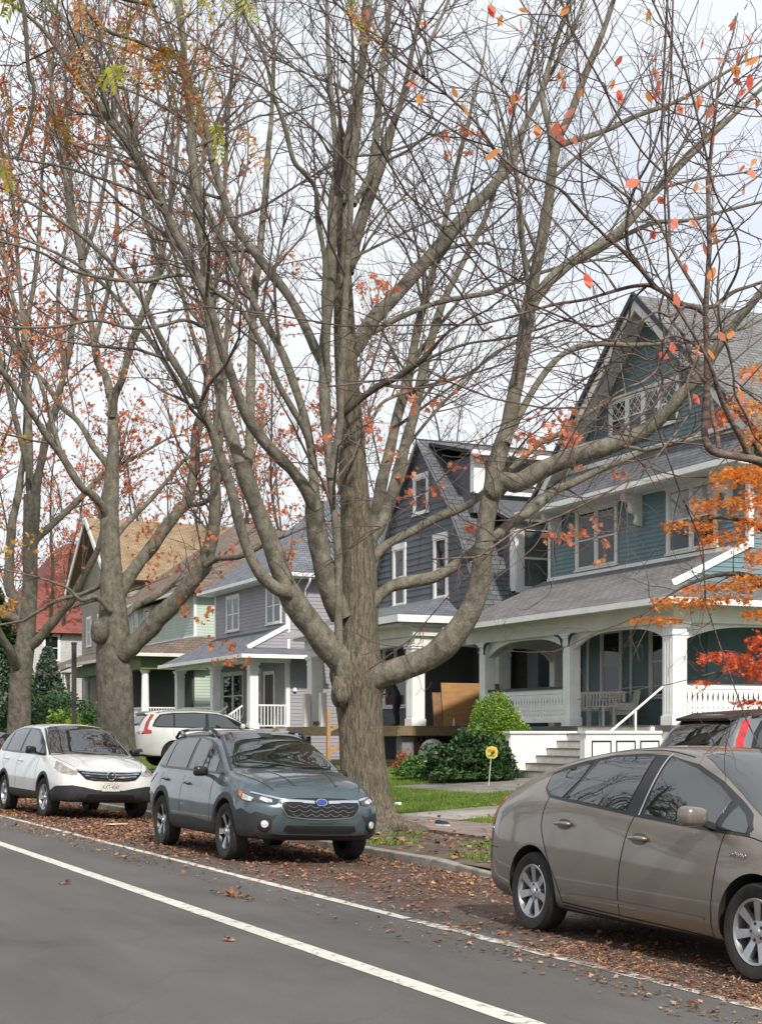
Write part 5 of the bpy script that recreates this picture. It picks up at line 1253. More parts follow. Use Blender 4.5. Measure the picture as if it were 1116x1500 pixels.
# ================================================================ trees
RNG=np.random.default_rng(11)
def bark(name,c1,c2,moss=None,ridge=.9,st=(9,9,1.1),sc=2.2,dist=.03,lo=.36,hi=.64,mossf=.45):
    """two scales of grain: furrows along the stem, fine grain over them, and a faint lichen film"""
    m,N,L,b=nodes(name)
    tc=N.new('ShaderNodeTexCoord'); v=tc.outputs['Object']
    mp=N.new('ShaderNodeMapping'); mp.inputs['Scale'].default_value=st; L.new(v,mp.inputs[0])
    n=N.new('ShaderNodeTexNoise'); n.inputs['Scale'].default_value=sc; n.inputs['Detail'].default_value=9; n.inputs['Roughness'].default_value=.62; n.inputs['Distortion'].default_value=.4; L.new(mp.outputs[0],n.inputs[0])
    r=N.new('ShaderNodeValToRGB'); r.color_ramp.elements[0].position=lo; r.color_ramp.elements[1].position=hi
    r.color_ramp.elements[0].color=(*c1,1); r.color_ramp.elements[1].color=(*c2,1); L.new(n.outputs['Fac'],r.inputs[0]); out=r.outputs[0]
    g=N.new('ShaderNodeTexNoise'); g.inputs['Scale'].default_value=38; g.inputs['Detail'].default_value=4; L.new(v,g.inputs[0])
    gr=N.new('ShaderNodeMapRange'); gr.inputs[1].default_value=.3; gr.inputs[2].default_value=.7; gr.inputs[3].default_value=.72; gr.inputs[4].default_value=1.18; L.new(g.outputs['Fac'],gr.inputs[0])
    mg=N.new('ShaderNodeMix'); mg.data_type='RGBA'; mg.blend_type='MULTIPLY'; mg.inputs[0].default_value=1; L.new(out,mg.inputs[6]); L.new(gr.outputs[0],mg.inputs[7]); out=mg.outputs[2]
    if moss:
        n3=N.new('ShaderNodeTexNoise'); n3.inputs['Scale'].default_value=.7; n3.inputs['Detail'].default_value=9; n3.inputs['Roughness'].default_value=.7; L.new(v,n3.inputs[0])
        r3=N.new('ShaderNodeMapRange'); r3.inputs[1].default_value=.38; r3.inputs[2].default_value=.72; r3.inputs[4].default_value=mossf; L.new(n3.outputs['Fac'],r3.inputs[0])
        mx=N.new('ShaderNodeMix'); mx.data_type='RGBA'; L.new(r3.outputs[0],mx.inputs[0]); L.new(out,mx.inputs[6]); mx.inputs[7].default_value=(*moss,1); out=mx.outputs[2]
    L.new(out,b.inputs['Base Color']); b.inputs['Roughness'].default_value=.92; b.inputs['Specular IOR Level'].default_value=.2
    bp=N.new('ShaderNodeBump'); bp.inputs['Strength'].default_value=ridge; bp.inputs['Distance'].default_value=dist; L.new(n.outputs['Fac'],bp.inputs['Height']); 
    b2=N.new('ShaderNodeBump'); b2.inputs['Strength'].default_value=.4; b2.inputs['Distance'].default_value=.008; L.new(g.outputs['Fac'],b2.inputs['Height']); L.new(bp.outputs[0],b2.inputs['Normal']); L.new(b2.outputs[0],b.inputs['Normal'])
    return m
BARK_T=bark('bark_ridged',(.085,.070,.052),(.225,.192,.145),(.11,.105,.06),1.0,(19,19,3.0),1.5,.06,.38,.60)
BARK_L=bark('bark_limb',(.092,.080,.063),(.235,.21,.17),(.115,.115,.075),.8,(2.2,2.2,1.6),3.4,.04,.34,.66)
BARK_D=bark('bark_dark',(.055,.046,.036),(.115,.098,.075),(.075,.078,.05),.5,(3,3,2),2.6,.02,.3,.7)
BARK_C=bark('bark_cherry',(.060,.040,.032),(.20,.15,.125),None,.5,(2,2,9),4,.008)
TWIG=M('twig',(.115,.093,.077),.85,var=.35,scale=1.5)
TWIGC=M('twig_cherry',(.085,.050,.045),.6,var=.35,scale=3)
LEAF_RED=leafmat('leaf_red',[srgb(220,138,106),srgb(226,154,116),srgb(206,116,90),srgb(218,152,106),srgb(196,110,84)],trans=.5)
LEAF_ORG=leafmat('leaf_orange_brown',[srgb(200,122,76),srgb(212,138,84),srgb(184,100,64),srgb(206,112,80),srgb(216,156,92)],trans=.5)
LEAF_YEL=leafmat('leaf_yellow',[srgb(214,170,80),srgb(196,160,70),srgb(200,130,60),srgb(180,170,80)])
LEAF_CHERRY=leafmat('leaf_cherry',[srgb(244,140,112),srgb(232,150,84),srgb(240,124,104),srgb(222,156,88),srgb(246,158,130)],trans=.5)
LEAF_MAPLE=leafmat('leaf_japanese_maple',[srgb(232,146,56),srgb(222,122,46),srgb(238,166,74),srgb(212,106,46),srgb(186,134,58),srgb(236,150,64)],trans=.5)
LEAF_JRED=leafmat('leaf_scarlet',[srgb(206,82,52),srgb(222,104,56),srgb(184,62,46),srgb(214,120,64)],trans=.4)
LEAF_LOC=leafmat('leaf_locust',[srgb(176,104,30),srgb(160,120,36),srgb(190,128,40),srgb(140,130,40),srgb(150,84,30)],trans=.45)
LEAF_LOCG=leafmat('leaf_locust_green',[srgb(168,170,60),srgb(186,180,80),srgb(150,156,50)],trans=.5)

def resample(P,R,k):
    P=np.asarray(P);s=np.concatenate([[0],np.cumsum(np.linalg.norm(np.diff(P,axis=0),axis=1))])
    t=np.linspace(0,s[-1],k)
    return np.stack([np.interp(t,s,P[:,i]) for i in range(3)],1),np.interp(t,s,R)
def unit(a): return a/(np.linalg.norm(a,axis=-1,keepdims=True)+1e-9)
def children(P,R,per_m,len_f,ang,rf,k,up=.25,jit=.25,tmin=.12,tmax=.98,rng=None,lmin=.1,lmax=3.2,rmax=.03,rtip=.0025,bendup=.1):
    """P (m,kp,3), R (m,kp) -> child branch arrays"""
    rng=rng or RNG
    m,kp,_=P.shape
    ln=np.linalg.norm(np.diff(P,axis=1),axis=2).sum(1)
    cnt=np.maximum(1,rng.poisson(ln*per_m*(tmax-tmin)))
    idx=np.repeat(np.arange(m),cnt); n=len(idx)
    t=rng.uniform(tmin,tmax,n); f=t*(kp-1); i0=np.minimum(f.astype(int),kp-2); w=(f-i0)[:,None]
    A=P[idx,i0]; B=P[idx,i0+1]; pos=A+(B-A)*w; tan=unit(B-A); rad_=R[idx,i0]*(1-w[:,0])+R[idx,i0+1]*w[:,0]
    rv=unit(rng.normal(size=(n,3))); side=unit(np.cross(tan,rv))
    a=rng.normal(ang,ang*.25,n)[:,None]
    d=unit(tan*np.cos(a)+side*np.sin(a)+np.array([0,0,up]))
    L=np.clip(len_f*ln[idx]*(1.15-.75*t)*rng.uniform(.5,1.3,n),lmin,lmax)
    r0=np.minimum(np.minimum(rad_*rf,rmax),.0035+L*.0085); 
    pts=[pos]; cur=d
    for q in range(k-1):
        cur=unit(cur+rng.normal(size=(n,3))*jit+np.array([0,0,bendup]))
        pts.append(pts[-1]+cur*(L/(k-1))[:,None])
    Pc=np.stack(pts,1); Rc=r0[:,None]*np.linspace(1,.0,k)[None,:]*.85+np.maximum(rtip,r0[:,None]*.15)
    return Pc,Rc
def tubes(P,R,n):
    m,k,_=P.shape
    T=np.gradient(P,axis=1); T=unit(T)
    ref=np.where(np.abs(T.mean(1))[:,2:3]<.8,np.array([[0,0,1.]]),np.array([[1.,0,0]]))[:,None,:]
    a=unit(np.cross(T,np.broadcast_to(ref,T.shape))); b=np.cross(T,a)
    th=np.arange(n)*2*PI/n
    V=P[:,:,None,:]+R[:,:,None,None]*(np.cos(th)[None,None,:,None]*a[:,:,None,:]+np.sin(th)[None,None,:,None]*b[:,:,None,:])
    V=V.reshape(-1,3)
    i=(np.arange(m)[:,None,None]*k+np.arange(k-1)[None,:,None])*n; j=np.arange(n)[None,None,:]; j2=(j+1)%n
    F=np.stack([i+j,i+j2,i+n+j2,i+n+j],-1).reshape(-1,4)
    return V,F
SHAPES={
 'maple':np.array([(0,-.5),(.14,-.22),(.42,-.30),(.30,-.06),(.52,.14),(.22,.16),(.0,.55),(-.22,.16),(-.52,.14),(-.30,-.06),(-.42,-.30),(-.14,-.22)]),
 'oval':np.array([(0,-.5),(.16,-.34),(.25,-.08),(.22,.18),(.10,.38),(0,.55),(-.10,.38),(-.22,.18),(-.25,-.08),(-.16,-.34)]),
 'small':np.array([(0,-.5),(.26,-.1),(.16,.25),(0,.5),(-.16,.25),(-.26,-.1)]),
 'palm':np.array([(0,-.45),(.10,-.12),(.5,-.2),(.2,.04),(.42,.34),(.10,.16),(0,.6),(-.10,.16),(-.42,.34),(-.2,.04),(-.5,-.2),(-.10,-.12)]),
}
def leaf_arrays(C,size,shape,rng,droop=.4,axis=None,fold=.25,flat=0):
    """C (m,3); size (m,) ; returns V,F (ngon arrays)"""
    S=SHAPES[shape]; k=len(S); m=len(C)
    if axis is None:
        ax=rng.normal(size=(m,3)); ax[:,2]-=droop
    else: ax=np.broadcast_to(axis,(m,3)).copy()
    if flat: ax[:,2]*=(1-flat)
    ax=unit(ax); rv=rng.normal(size=(m,3)); 
    if flat: nz=unit(np.array([0,0,1.])+rng.normal(size=(m,3))*(1-flat)); sd=unit(np.cross(ax,nz))
    else: sd=unit(np.cross(ax,rv))
    nr=np.cross(ax,sd)
    sz=np.broadcast_to(size,(m,))[:,None,None]
    curl=rng.uniform(-fold,fold*1.4,m)[:,None,None]
    V=C[:,None,:]+sz*(S[None,:,0:1]*sd[:,None,:]+S[None,:,1:2]*ax[:,None,:]+ (np.abs(S[None,:,0:1])*1.2+ (S[None,:,1:2]**2)*.6)*curl*nr[:,None,:])
    F=(np.arange(m)[:,None]*k+np.arange(k)[None,:])
    return V.reshape(-1,3),F
def join(parts):
    V=[];F=[];o=0;mi=[]
    for i,(v,f,mm) in enumerate(parts):
        V.append(v);F.append(f+o);o+=len(v);mi.append(np.full(len(f),mm))
    return np.concatenate(V),F,np.concatenate(mi)
class Tree:
    def __init__(s,name,label,d,base,barkT,barkL,group=None,seed=1):
        s.root=empty(name,base,label,'tree',group); s.d=d; s.bt=barkT; s.bl=barkL; s.P=[];s.R=[]; s.wf=.80; s.rng=np.random.default_rng(seed)
    def path(s,pts,d0,d1,wig=.0,ease=1.0):
        """pts: (px,py,width px)"""
        C=catmull(pts,5); k=len(C); t=np.linspace(0,1,k)**ease
        dd=d0+(d1-d0)*t
        P=np.array([at_depth(c[0],c[1],q) for c,q in zip(C,dd)]); R=np.maximum(.006,C[:,2]/2/F_PX*dd)
        if wig: 
            n=s.rng.normal(size=(k,3))*wig*R[:,None]; n[0]=0; P=P+n
        return P,R
    def limb(s,pts,d1,d0=None,n=12,name='limb',mat=None,reg=True,wig=.05,ease=1.0,ext=True):
        if name=='limb': pts=[(a,b,w*s.wf) for a,b,w in pts]
        P,R=s.path(pts,s.d if d0 is None else d0,d1,0,ease)
        k=len(P); tt=np.linspace(0,1,k); rg=s.rng; ph=rg.uniform(0,6.28,6); ln=np.linalg.norm(np.diff(P,axis=0),axis=1).sum()
        env=np.minimum(1,tt*6)[:,None]
        P=P+env*.009*np.sin(np.outer(tt*ln,[1.9,2.3,1.7])+ph[:3])+env*R[:,None]*wig*np.sin(np.outer(tt*ln,[4.1,5.3,4.7])+ph[3:])
        R=R*(1+.05*np.sin(tt*ln*3.1+ph[0])+.04*np.sin(tt*ln*7.3+ph[1])+.025*np.sin(tt*ln*13+ph[2]))
        if reg and ext:   # run the tip out to a whip
            e=unit(P[-1]-P[-3]); m=6; xt=[]
            q=P[-1]; dv=e
            for i in range(m):
                dv=unit(dv+rg.normal(size=3)*.13+np.array([0,0,.05])); q=q+dv*.38; xt.append(q)
            P=np.vstack([P,xt]); R=np.concatenate([R,np.linspace(R[-1]*.85,.004,m)])
        V,F=tube_arrays(P,R,n)
        np_mesh(name,V,[F],mat or s.bl,s.root,True)
        if reg:
            a,b=resample(P,R,26); s.P.append(a); s.R.append(b)
        return P
    def trunk(s,pts,flare=.35,nroot=5,n=44,seed=0,lump=.05):
        C=catmull(pts,8); P=np.array([at_depth(c[0],c[1],s.d) for c in C]); R=C[:,2]/2/F_PX*s.d
        rg=np.random.default_rng(seed); th=np.arange(n)*2*PI/n; V=[]
        ph=rg.uniform(0,6.28,6); z0=P[0][2]
        for p,r in zip(P,R):
            h=p[2]-z0
            k=1+lump*(np.sin(3*th+ph[0]+h*.4)*.6+np.sin(5*th+ph[1]-h*.5)*.5+np.sin(9*th+ph[2]+h)*.3+np.sin(17*th+ph[4]+h*.3)*.22)
            k+=flare*np.exp(-max(h,0)/.28)*np.clip(np.cos(nroot*th+ph[3])*.6+.5,0,2)
            rr=r*k
            V.append(np.stack([p[0]+rr*np.cos(th),p[1]+rr*np.sin(th),np.full(n,p[2])],1))
        V=np.concatenate(V); k=len(P)
        i=np.arange(k-1)[:,None]*n; j=np.arange(n)[None,:]; j2=(j+1)%n
        F=np.stack([i+j,i+j2,i+n+j2,i+n+j],-1).reshape(-1,4)
        s.tr=np_mesh('trunk',V,[F],s.bt,s.root,True)
        return P,R
    def crown(s,l1=(2.2,.30,3.2),l2=3.4,l3=4.6,mat=TWIG,n=(5,4,3),up=(.14,.12,.10),name='crown',extra=1.0,ang=(.75,.8,.8),rt=.0025,l3len=(.12,.45),bend=(.055,.04,.03)):
        P=np.array(s.P);R=np.array(s.R); rng=s.rng
        P1,R1=children(P,R,l1[0],l1[1],ang[0],.5,7,up[0],.16,.22,.99,rng,.5,l1[2],.030,rt,bend[0])
        P2,R2=children(P1,R1,l2,.48,ang[1],.6,6,up[1],.2,.1,1,rng,.25,1.35,.009,rt,bend[1])
        P3,R3=children(P2,R2,l3,.5,ang[2],.7,4,up[2],.22,.1,1,rng,l3len[0],l3len[1],.0045,rt*.8,bend[2])
        # whips at limb ends
        parts=[]
        for a,b,k in((P1,R1,n[0]),(P2,R2,n[1]),(P3,R3,n[2])):
            v,f=tubes(a,b,k); parts.append((v,f,0))
        V,F,mi=join(parts)
        np_mesh(name,V,F,mat,s.root,True)
        s.P1,s.P2,s.P3=P1,P2,P3
    def leaves(s,C,size,shape,mat,name='foliage',droop=.6,flat=0):
        C=np.asarray(C); sz=s.rng.uniform(.7,1.25,len(C))*size
        V,F=leaf_arrays(C,sz,shape,s.rng,droop,flat=flat)
        return np_mesh(name,V,[F],mat,s.root)
def px_cluster(rng,lst,d,spread_d=.8):
    """leaf sprays: (px,py,radius px,count)"""
    out=[]
    for px,py,r,c in lst:
        # a few short lines of leaves rather than a ball
        k=max(1,c//7)
        for i in range(k):
            a=rng.normal(size=2)*r*.5; dirn=rng.normal(size=2); dirn/=np.linalg.norm(dirn)+1e-6; dd=d+rng.normal()*spread_d
            for j in range(c//k):
                t=rng.uniform(-1,1)*r*.55; q=rng.normal(size=2)*r*.10
                out.append(at_depth(px+a[0]+dirn[0]*t+q[0],py+a[1]+dirn[1]*t*.6+q[1],dd+rng.normal()*.15))
    return np.array(out)
# ---------------------------------------------------------------- the big street tree
def big_tree():
    d=23.2; b=at_depth(538,1218,d)
    T=Tree('street_tree','huge bare grey-barked street tree with a spreading crown, roots by the blue-grey crossover',d,(b.x,b.y,0.0),BARK_T,BARK_L,'trees along the verge',21)
    T.trunk([(541,1232,104),(540,1216,96),(537,1190,80),(534,1150,70),(531,1110,66),(529,1070,65),(526,1035,68),(524,1005,76),(523,985,80),(524,955,66),(525,920,58),(527,880,54),(526,830,50),(523,780,47),(520,720,42),(515,640,38),(509,560,34),(505,480,31),(503,400,24),(506,330,12)],flare=.42,seed=4)
    # the trunk splits into a fan of rising stems
    L=T.limb
    up=T.limb([(506,340,24),(512,260,22),(521,190,18),(530,110,14),(538,40,11),(545,-40,8)],24.5)
    L([(505,420,18),(500,360,16),(497,300,15),(503,240,14),(513,180,12),(527,120,10),(531,60,8),(537,-20,6)],21.5)
    L([(512,400,18),(522,340,18),(538,285,16),(549,215,14),(556,134,12),(566,54,10),(574,-20,7)],25)
    L([(514,390,16),(530,330,15),(552,270,14),(572,200,12),(590,134,10),(608,54,8),(626,-20,6)],22.5)
    L([(518,300,12),(545,250,12),(575,180,10),(606,110,8),(640,40,6),(664,-20,4)],26)
    L([(503,300,12),(492,220,11),(486,140,10),(480,60,8),(478,-30,5)],24.6)
    # stems in front of the trunk
    L([(512,1030,16),(502,1000,18),(497,960,17),(497,900,16),(496,829,15),(492,775,14),(487,735,14),(482,672,16),(477,600,20),(475,544,20),(477,479,20),(484,415,19),(487,336,18),(488,290,16),(494,250,14),(505,215,12),(520,175,10),(527,120,8),(531,60,6)],22.1,22.95)
    L([(484,700,15),(495,640,15),(499,600,14),(501,551,14),(505,443,13),(510,354,12),(516,270,10),(519,190,8),(517,100,6),(514,10,4)],22.0,22.6)
    L([(482,560,12),(477,500,11),(474,440,10),(476,380,9),(466,320,9),(463,279,9),(446,255,9),(429,235,9),(415,179,8),(401,136,7),(386,72,6),(361,25,5),(345,-25,4)],20.5,22.5)
    # left fork C and what it carries
    L([(500,905,40),(487,872,40),(474,835,40),(466,800,39),(462,760,36),(462,735,33)],22.6,23.0,16,ext=False)
    L([(463,745,26),(447,715,24),(428,690,22),(410,672,22),(390,650,21),(368,618,20),(352,585,19),(338,545,18),(322,501,17),(307,450,16),(279,385,16),(254,336,15),(237,297,15),(218,262,14),(204,235,13),(178,199,12),(155,170,11),(134,142,10),(102,99,9),(67,46,8),(30,14,6),(0,-5,5)],19.5,22.6)
    L([(206,240,11),(195,208,11),(185,178,10),(168,134,9),(150,97,8),(116,59,7),(78,5,5),(60,-25,4)],22.0,20.6)
    L([(463,745,20),(460,707,18),(457,664,17),(448,620,16),(433,570,15),(415,522,15),(390,475,14),(365,429,13),(343,388,12),(325,347,11),(304,305,10),(292,260,8),(302,215,7),(286,190,7),(247,161,6),(200,136,5),(150,118,4)],24.5,22.8)
    L([(455,655,12),(444,625,12),(429,597,12),(408,562,11),(393,529,11),(372,486,10),(350,452,9),(320,430,9),(290,400,8),(262,360,7),(228,330,6),(180,300,5)],21.2,22.8)
    L([(480,548,16),(468,525,17),(455,495,17),(440,462,17),(420,430,17),(393,397,17),(372,368,16),(345,332,15),(329,290,14),(311,235,13),(302,190,11),(288,140,9),(268,100,7),(240,48,5),(222,0,4)],25.5,22.6)
    # lowest left limb A
    P=L([(532,1008,40),(516,990,52),(498,968,54),(478,945,50),(455,915,46),(438,892,44),(420,858,40),(400,805,35),(382,760,32),(366,715,30),(352,675,27)],22.2,23.2,18,ext=False)
    L([(356,690,24),(345,655,24),(334,622,23),(326,590,21),(315,520,20),(305,440,19),(297,360,18),(288,290,17),(281,220,16),(276,140,13),(270,70,11),(264,-20,8)],24.5,22.2)
    L([(360,700,18),(366,660,17),(367,620,17),(367,560,16),(370,490,15),(374,420,14),(382,351,13),(390,280,12),(394,210,10),(398,150,8),(402,70,6),(404,0,4)],26.5,22.2)
    L([(425,868,26),(405,862,25),(386,845,23),(368,815,21),(353,772,20),(341,722,19),(326,679,18),(312,640,17),(298,605,16),(284,578,15),(265,545,13),(247,515,12),(226,475,11),(203,430,10),(165,388,9),(130,355,8),(95,328,6),(40,295,5),(-10,268,4)],20.2,22.5)
    L([(288,585,12),(266,565,11),(247,537,10),(225,505,9),(205,480,9),(180,448,8),(150,415,7),(110,385,6),(60,360,5),(0,335,4)],23.5,22.0)
    L([(238,300,7),(210,285,6),(170,268,6),(130,255,5),(90,243,5),(40,235,4),(-10,228,3)],21,20.6)
    L([(305,408,7),(260,402,7),(210,412,7),(150,408,6),(100,395,6),(60,370,5),(0,352,4)],19.2,21.8)
    L([(296,478,7),(270,470,6),(235,478,7),(190,480,6),(140,468,5),(80,478,5),(20,480,4)],19.6,21.8)
    # right side: sweeping low limb
    L([(528,1000,54),(556,990,50),(585,982,46),(612,973,45),(638,958,44),(662,934,44),(684,902,43),(697,868,41),(704,835,40),(708,800,38)],22.4,23.1,18,ext=False)
    L([(707,812,36),(711,769,34),(720,720,32),(731,665,30),(743,620,29),(754,572,27),(765,518,25),(771,470,24),(779,425,23),(790,365,21),(801,300,19),(809,240,17),(820,200,15),(836,168,14),(859,105,12),(888,29,10),(905,-25,8)],22.0,22.4,14)
    L([(720,722,34),(738,706,36),(758,708,36),(787,693,35),(822,677,34),(859,663,33),(900,650,31),(935,635,29),(960,618,26),(978,600,24),(998,576,21),(1022,555,20),(1055,505,18),(1080,470,16),(1103,443,15),(1150,380,12)],20.8,22.3,14)
    L([(709,795,18),(729,782,19),(748,768,19),(772,751,19),(792,735,18),(812,718,17),(840,706,15),(870,692,13),(905,678,11),(945,662,9),(990,650,8),(1040,640,6)],24.3,22.4)
    L([(742,650,13),(752,625,13),(765,600,13),(787,561,12),(806,535,12),(826,518,11),(850,508,11),(880,504,10),(925,506,9),(970,503,8),(1010,500,6),(1060,488,5)],23.6,22.2)
    L([(776,452,22),(798,418,20),(834,386,19),(860,368,18),(884,354,17),(913,332,16),(949,294,15),(990,249,13),(1038,200,11),(1092,150,8),(1130,115,6)],24.6,22.2)
    L([(768,500,12),(778,470,11),(776,430,10),(768,380,9),(764,330,8),(760,290,7),(752,240,6)],21.2,22.2)
    L([(812,215,12),(800,170,12),(794,135,11),(803,95,9),(818,50,8),(838,5,6),(850,-25,5)],23.0,22.1)
    L([(836,386,12),(870,372,9),(915,345,9),(960,325,8),(1010,322,7),(1060,310,6),(1116,296,5)],25.6,22.95)
    L([(812,214,12),(842,206,11),(890,190,10),(930,170,9),(985,150,8),(1040,120,6),(1090,90,5)],25,22.12)
    # middle right limbs
    L([(506,560,24),(514,525,26),(528,497,27),(548,467,27),(572,440,26),(607,401,25),(643,361,24),(679,318,23),(715,282,21),(735,255,18),(751,229,16),(765,190,13),(785,150,10),(812,100,8),(840,40,6)],25.8,23.2)
    L([(545,488,11),(575,470,11),(618,451,10),(650,440,10),(686,433,9),(720,428,9),(751,415,8),(800,398,7),(850,385,5)],24.4,23.8)
    L([(498,630,13),(500,612,13),(514,598,12),(536,579,12),(558,564,12),(579,554,12),(600,540,11),(616,528,10),(634,508,8),(645,496,7),(656,485,5)],21.4,22.8,mat=BARK_D)
    L([(536,579,6),(570,560,6),(620,530,6),(680,505,5),(740,495,5),(800,478,4)],22.3,22.6,mat=BARK_D)
    L([(520,640,7),(545,615,7),(560,590,6),(590,575,6),(640,560,5),(700,545,4)],24.5,23.2)
    L([(532,830,30),(536,795,26),(547,758,22),(561,701,21),(572,658,20),(586,593,19),(597,554,18),(611,487,16),(626,430,14),(640,368,12),(655,308,10),(676,218,8),(700,120,5)],26.5,23.4)
    L([(536,815,30),(544,788,26),(556,768,24),(573,728,22),(590,664,20),(607,604,19),(620,545,17),(643,458,14),(668,401,12),(694,354,10),(722,290,8),(760,130,5)],25.0,23.3)
    L([(530,838,20),(557,806,18),(580,790,17),(607,776,16),(643,758,16),(686,740,14),(715,716,13),(747,688,12),(787,650,11),(823,633,10),(858,608,9),(890,590,7),(930,575,6),(980,560,4)],25.3,23.2)
    L([(538,895,22),(552,874,23),(572,859,22),(600,853,22),(632,847,21),(656,836,21),(680,820,20),(700,805,20),(718,790,18)],23.4,23.1,ext=False)
    L([(583,690,7),(600,650,6),(640,600,6),(680,560,5),(720,520,5),(760,500,4)],27,25.6)
    # snapped stub and burl on the left of the fork
    mb=MB(); c=at_depth(499,1012,22.75)
    bm=bmesh.new(); bmesh.ops.create_icosphere(bm,subdivisions=3,radius=1)
    rg=random.Random(4)
    for v in bm.verts:
        k=1+.12*math.sin(5*v.co.x+1)*math.sin(4*v.co.z)+.10*math.sin(9*v.co.y); v.co=Vector((v.co.x*.16*k,v.co.y*.15*k,v.co.z*.25*k))+c-T.root.location
    me=bpy.data.meshes.new('burl'); bm.to_mesh(me); bm.free(); me.materials.append(BARK_T); [setattr(p,'use_smooth',True) for p in me.polygons]
    o=bpy.data.objects.new('burl',me); COL.objects.link(o); o.parent=T.root
    # roots running over the verge
    for pts,d1 in(([(545,1188,40),(575,1205,34),(600,1217,24),(625,1226,16),(650,1231,9)],22.7),([(550,1200,34),(585,1214,30),(612,1220,24),(645,1228,18),(680,1238,10)],23.3),([(520,1205,36),(505,1228,24),(490,1240,10)],21.9),([(545,1205,36),(560,1228,24),(580,1240,8)],22.0)):
        T.limb(pts,d1,23.1,12,'root',BARK_T,False,wig=.04)
    T.crown(l1=(1.9,.34,3.4),l2=3.3,l3=4.3)
    rng=T.rng
    C=px_cluster(rng,[(800,640,40,90),(832,612,25,45),(850,655,25,40),(700,776,16,20),(838,782,30,40),(870,800,25,26),(815,795,15,12),(545,430,28,40),(552,415,18,30),(690,205,22,30),(640,215,25,25),(620,600,40,26),(560,650,40,24),(610,720,40,26),(575,690,25,18),(900,672,30,22),(680,560,50,16),(760,640,30,20),(520,600,30,20),(650,700,30,20),(720,660,25,18),(480,640,40,30),(585,560,40,16),(660,470,40,14)],23.5,.9)
    T.leaves(C,.105,'maple',LEAF_RED)
    return T
BIG=big_tree()
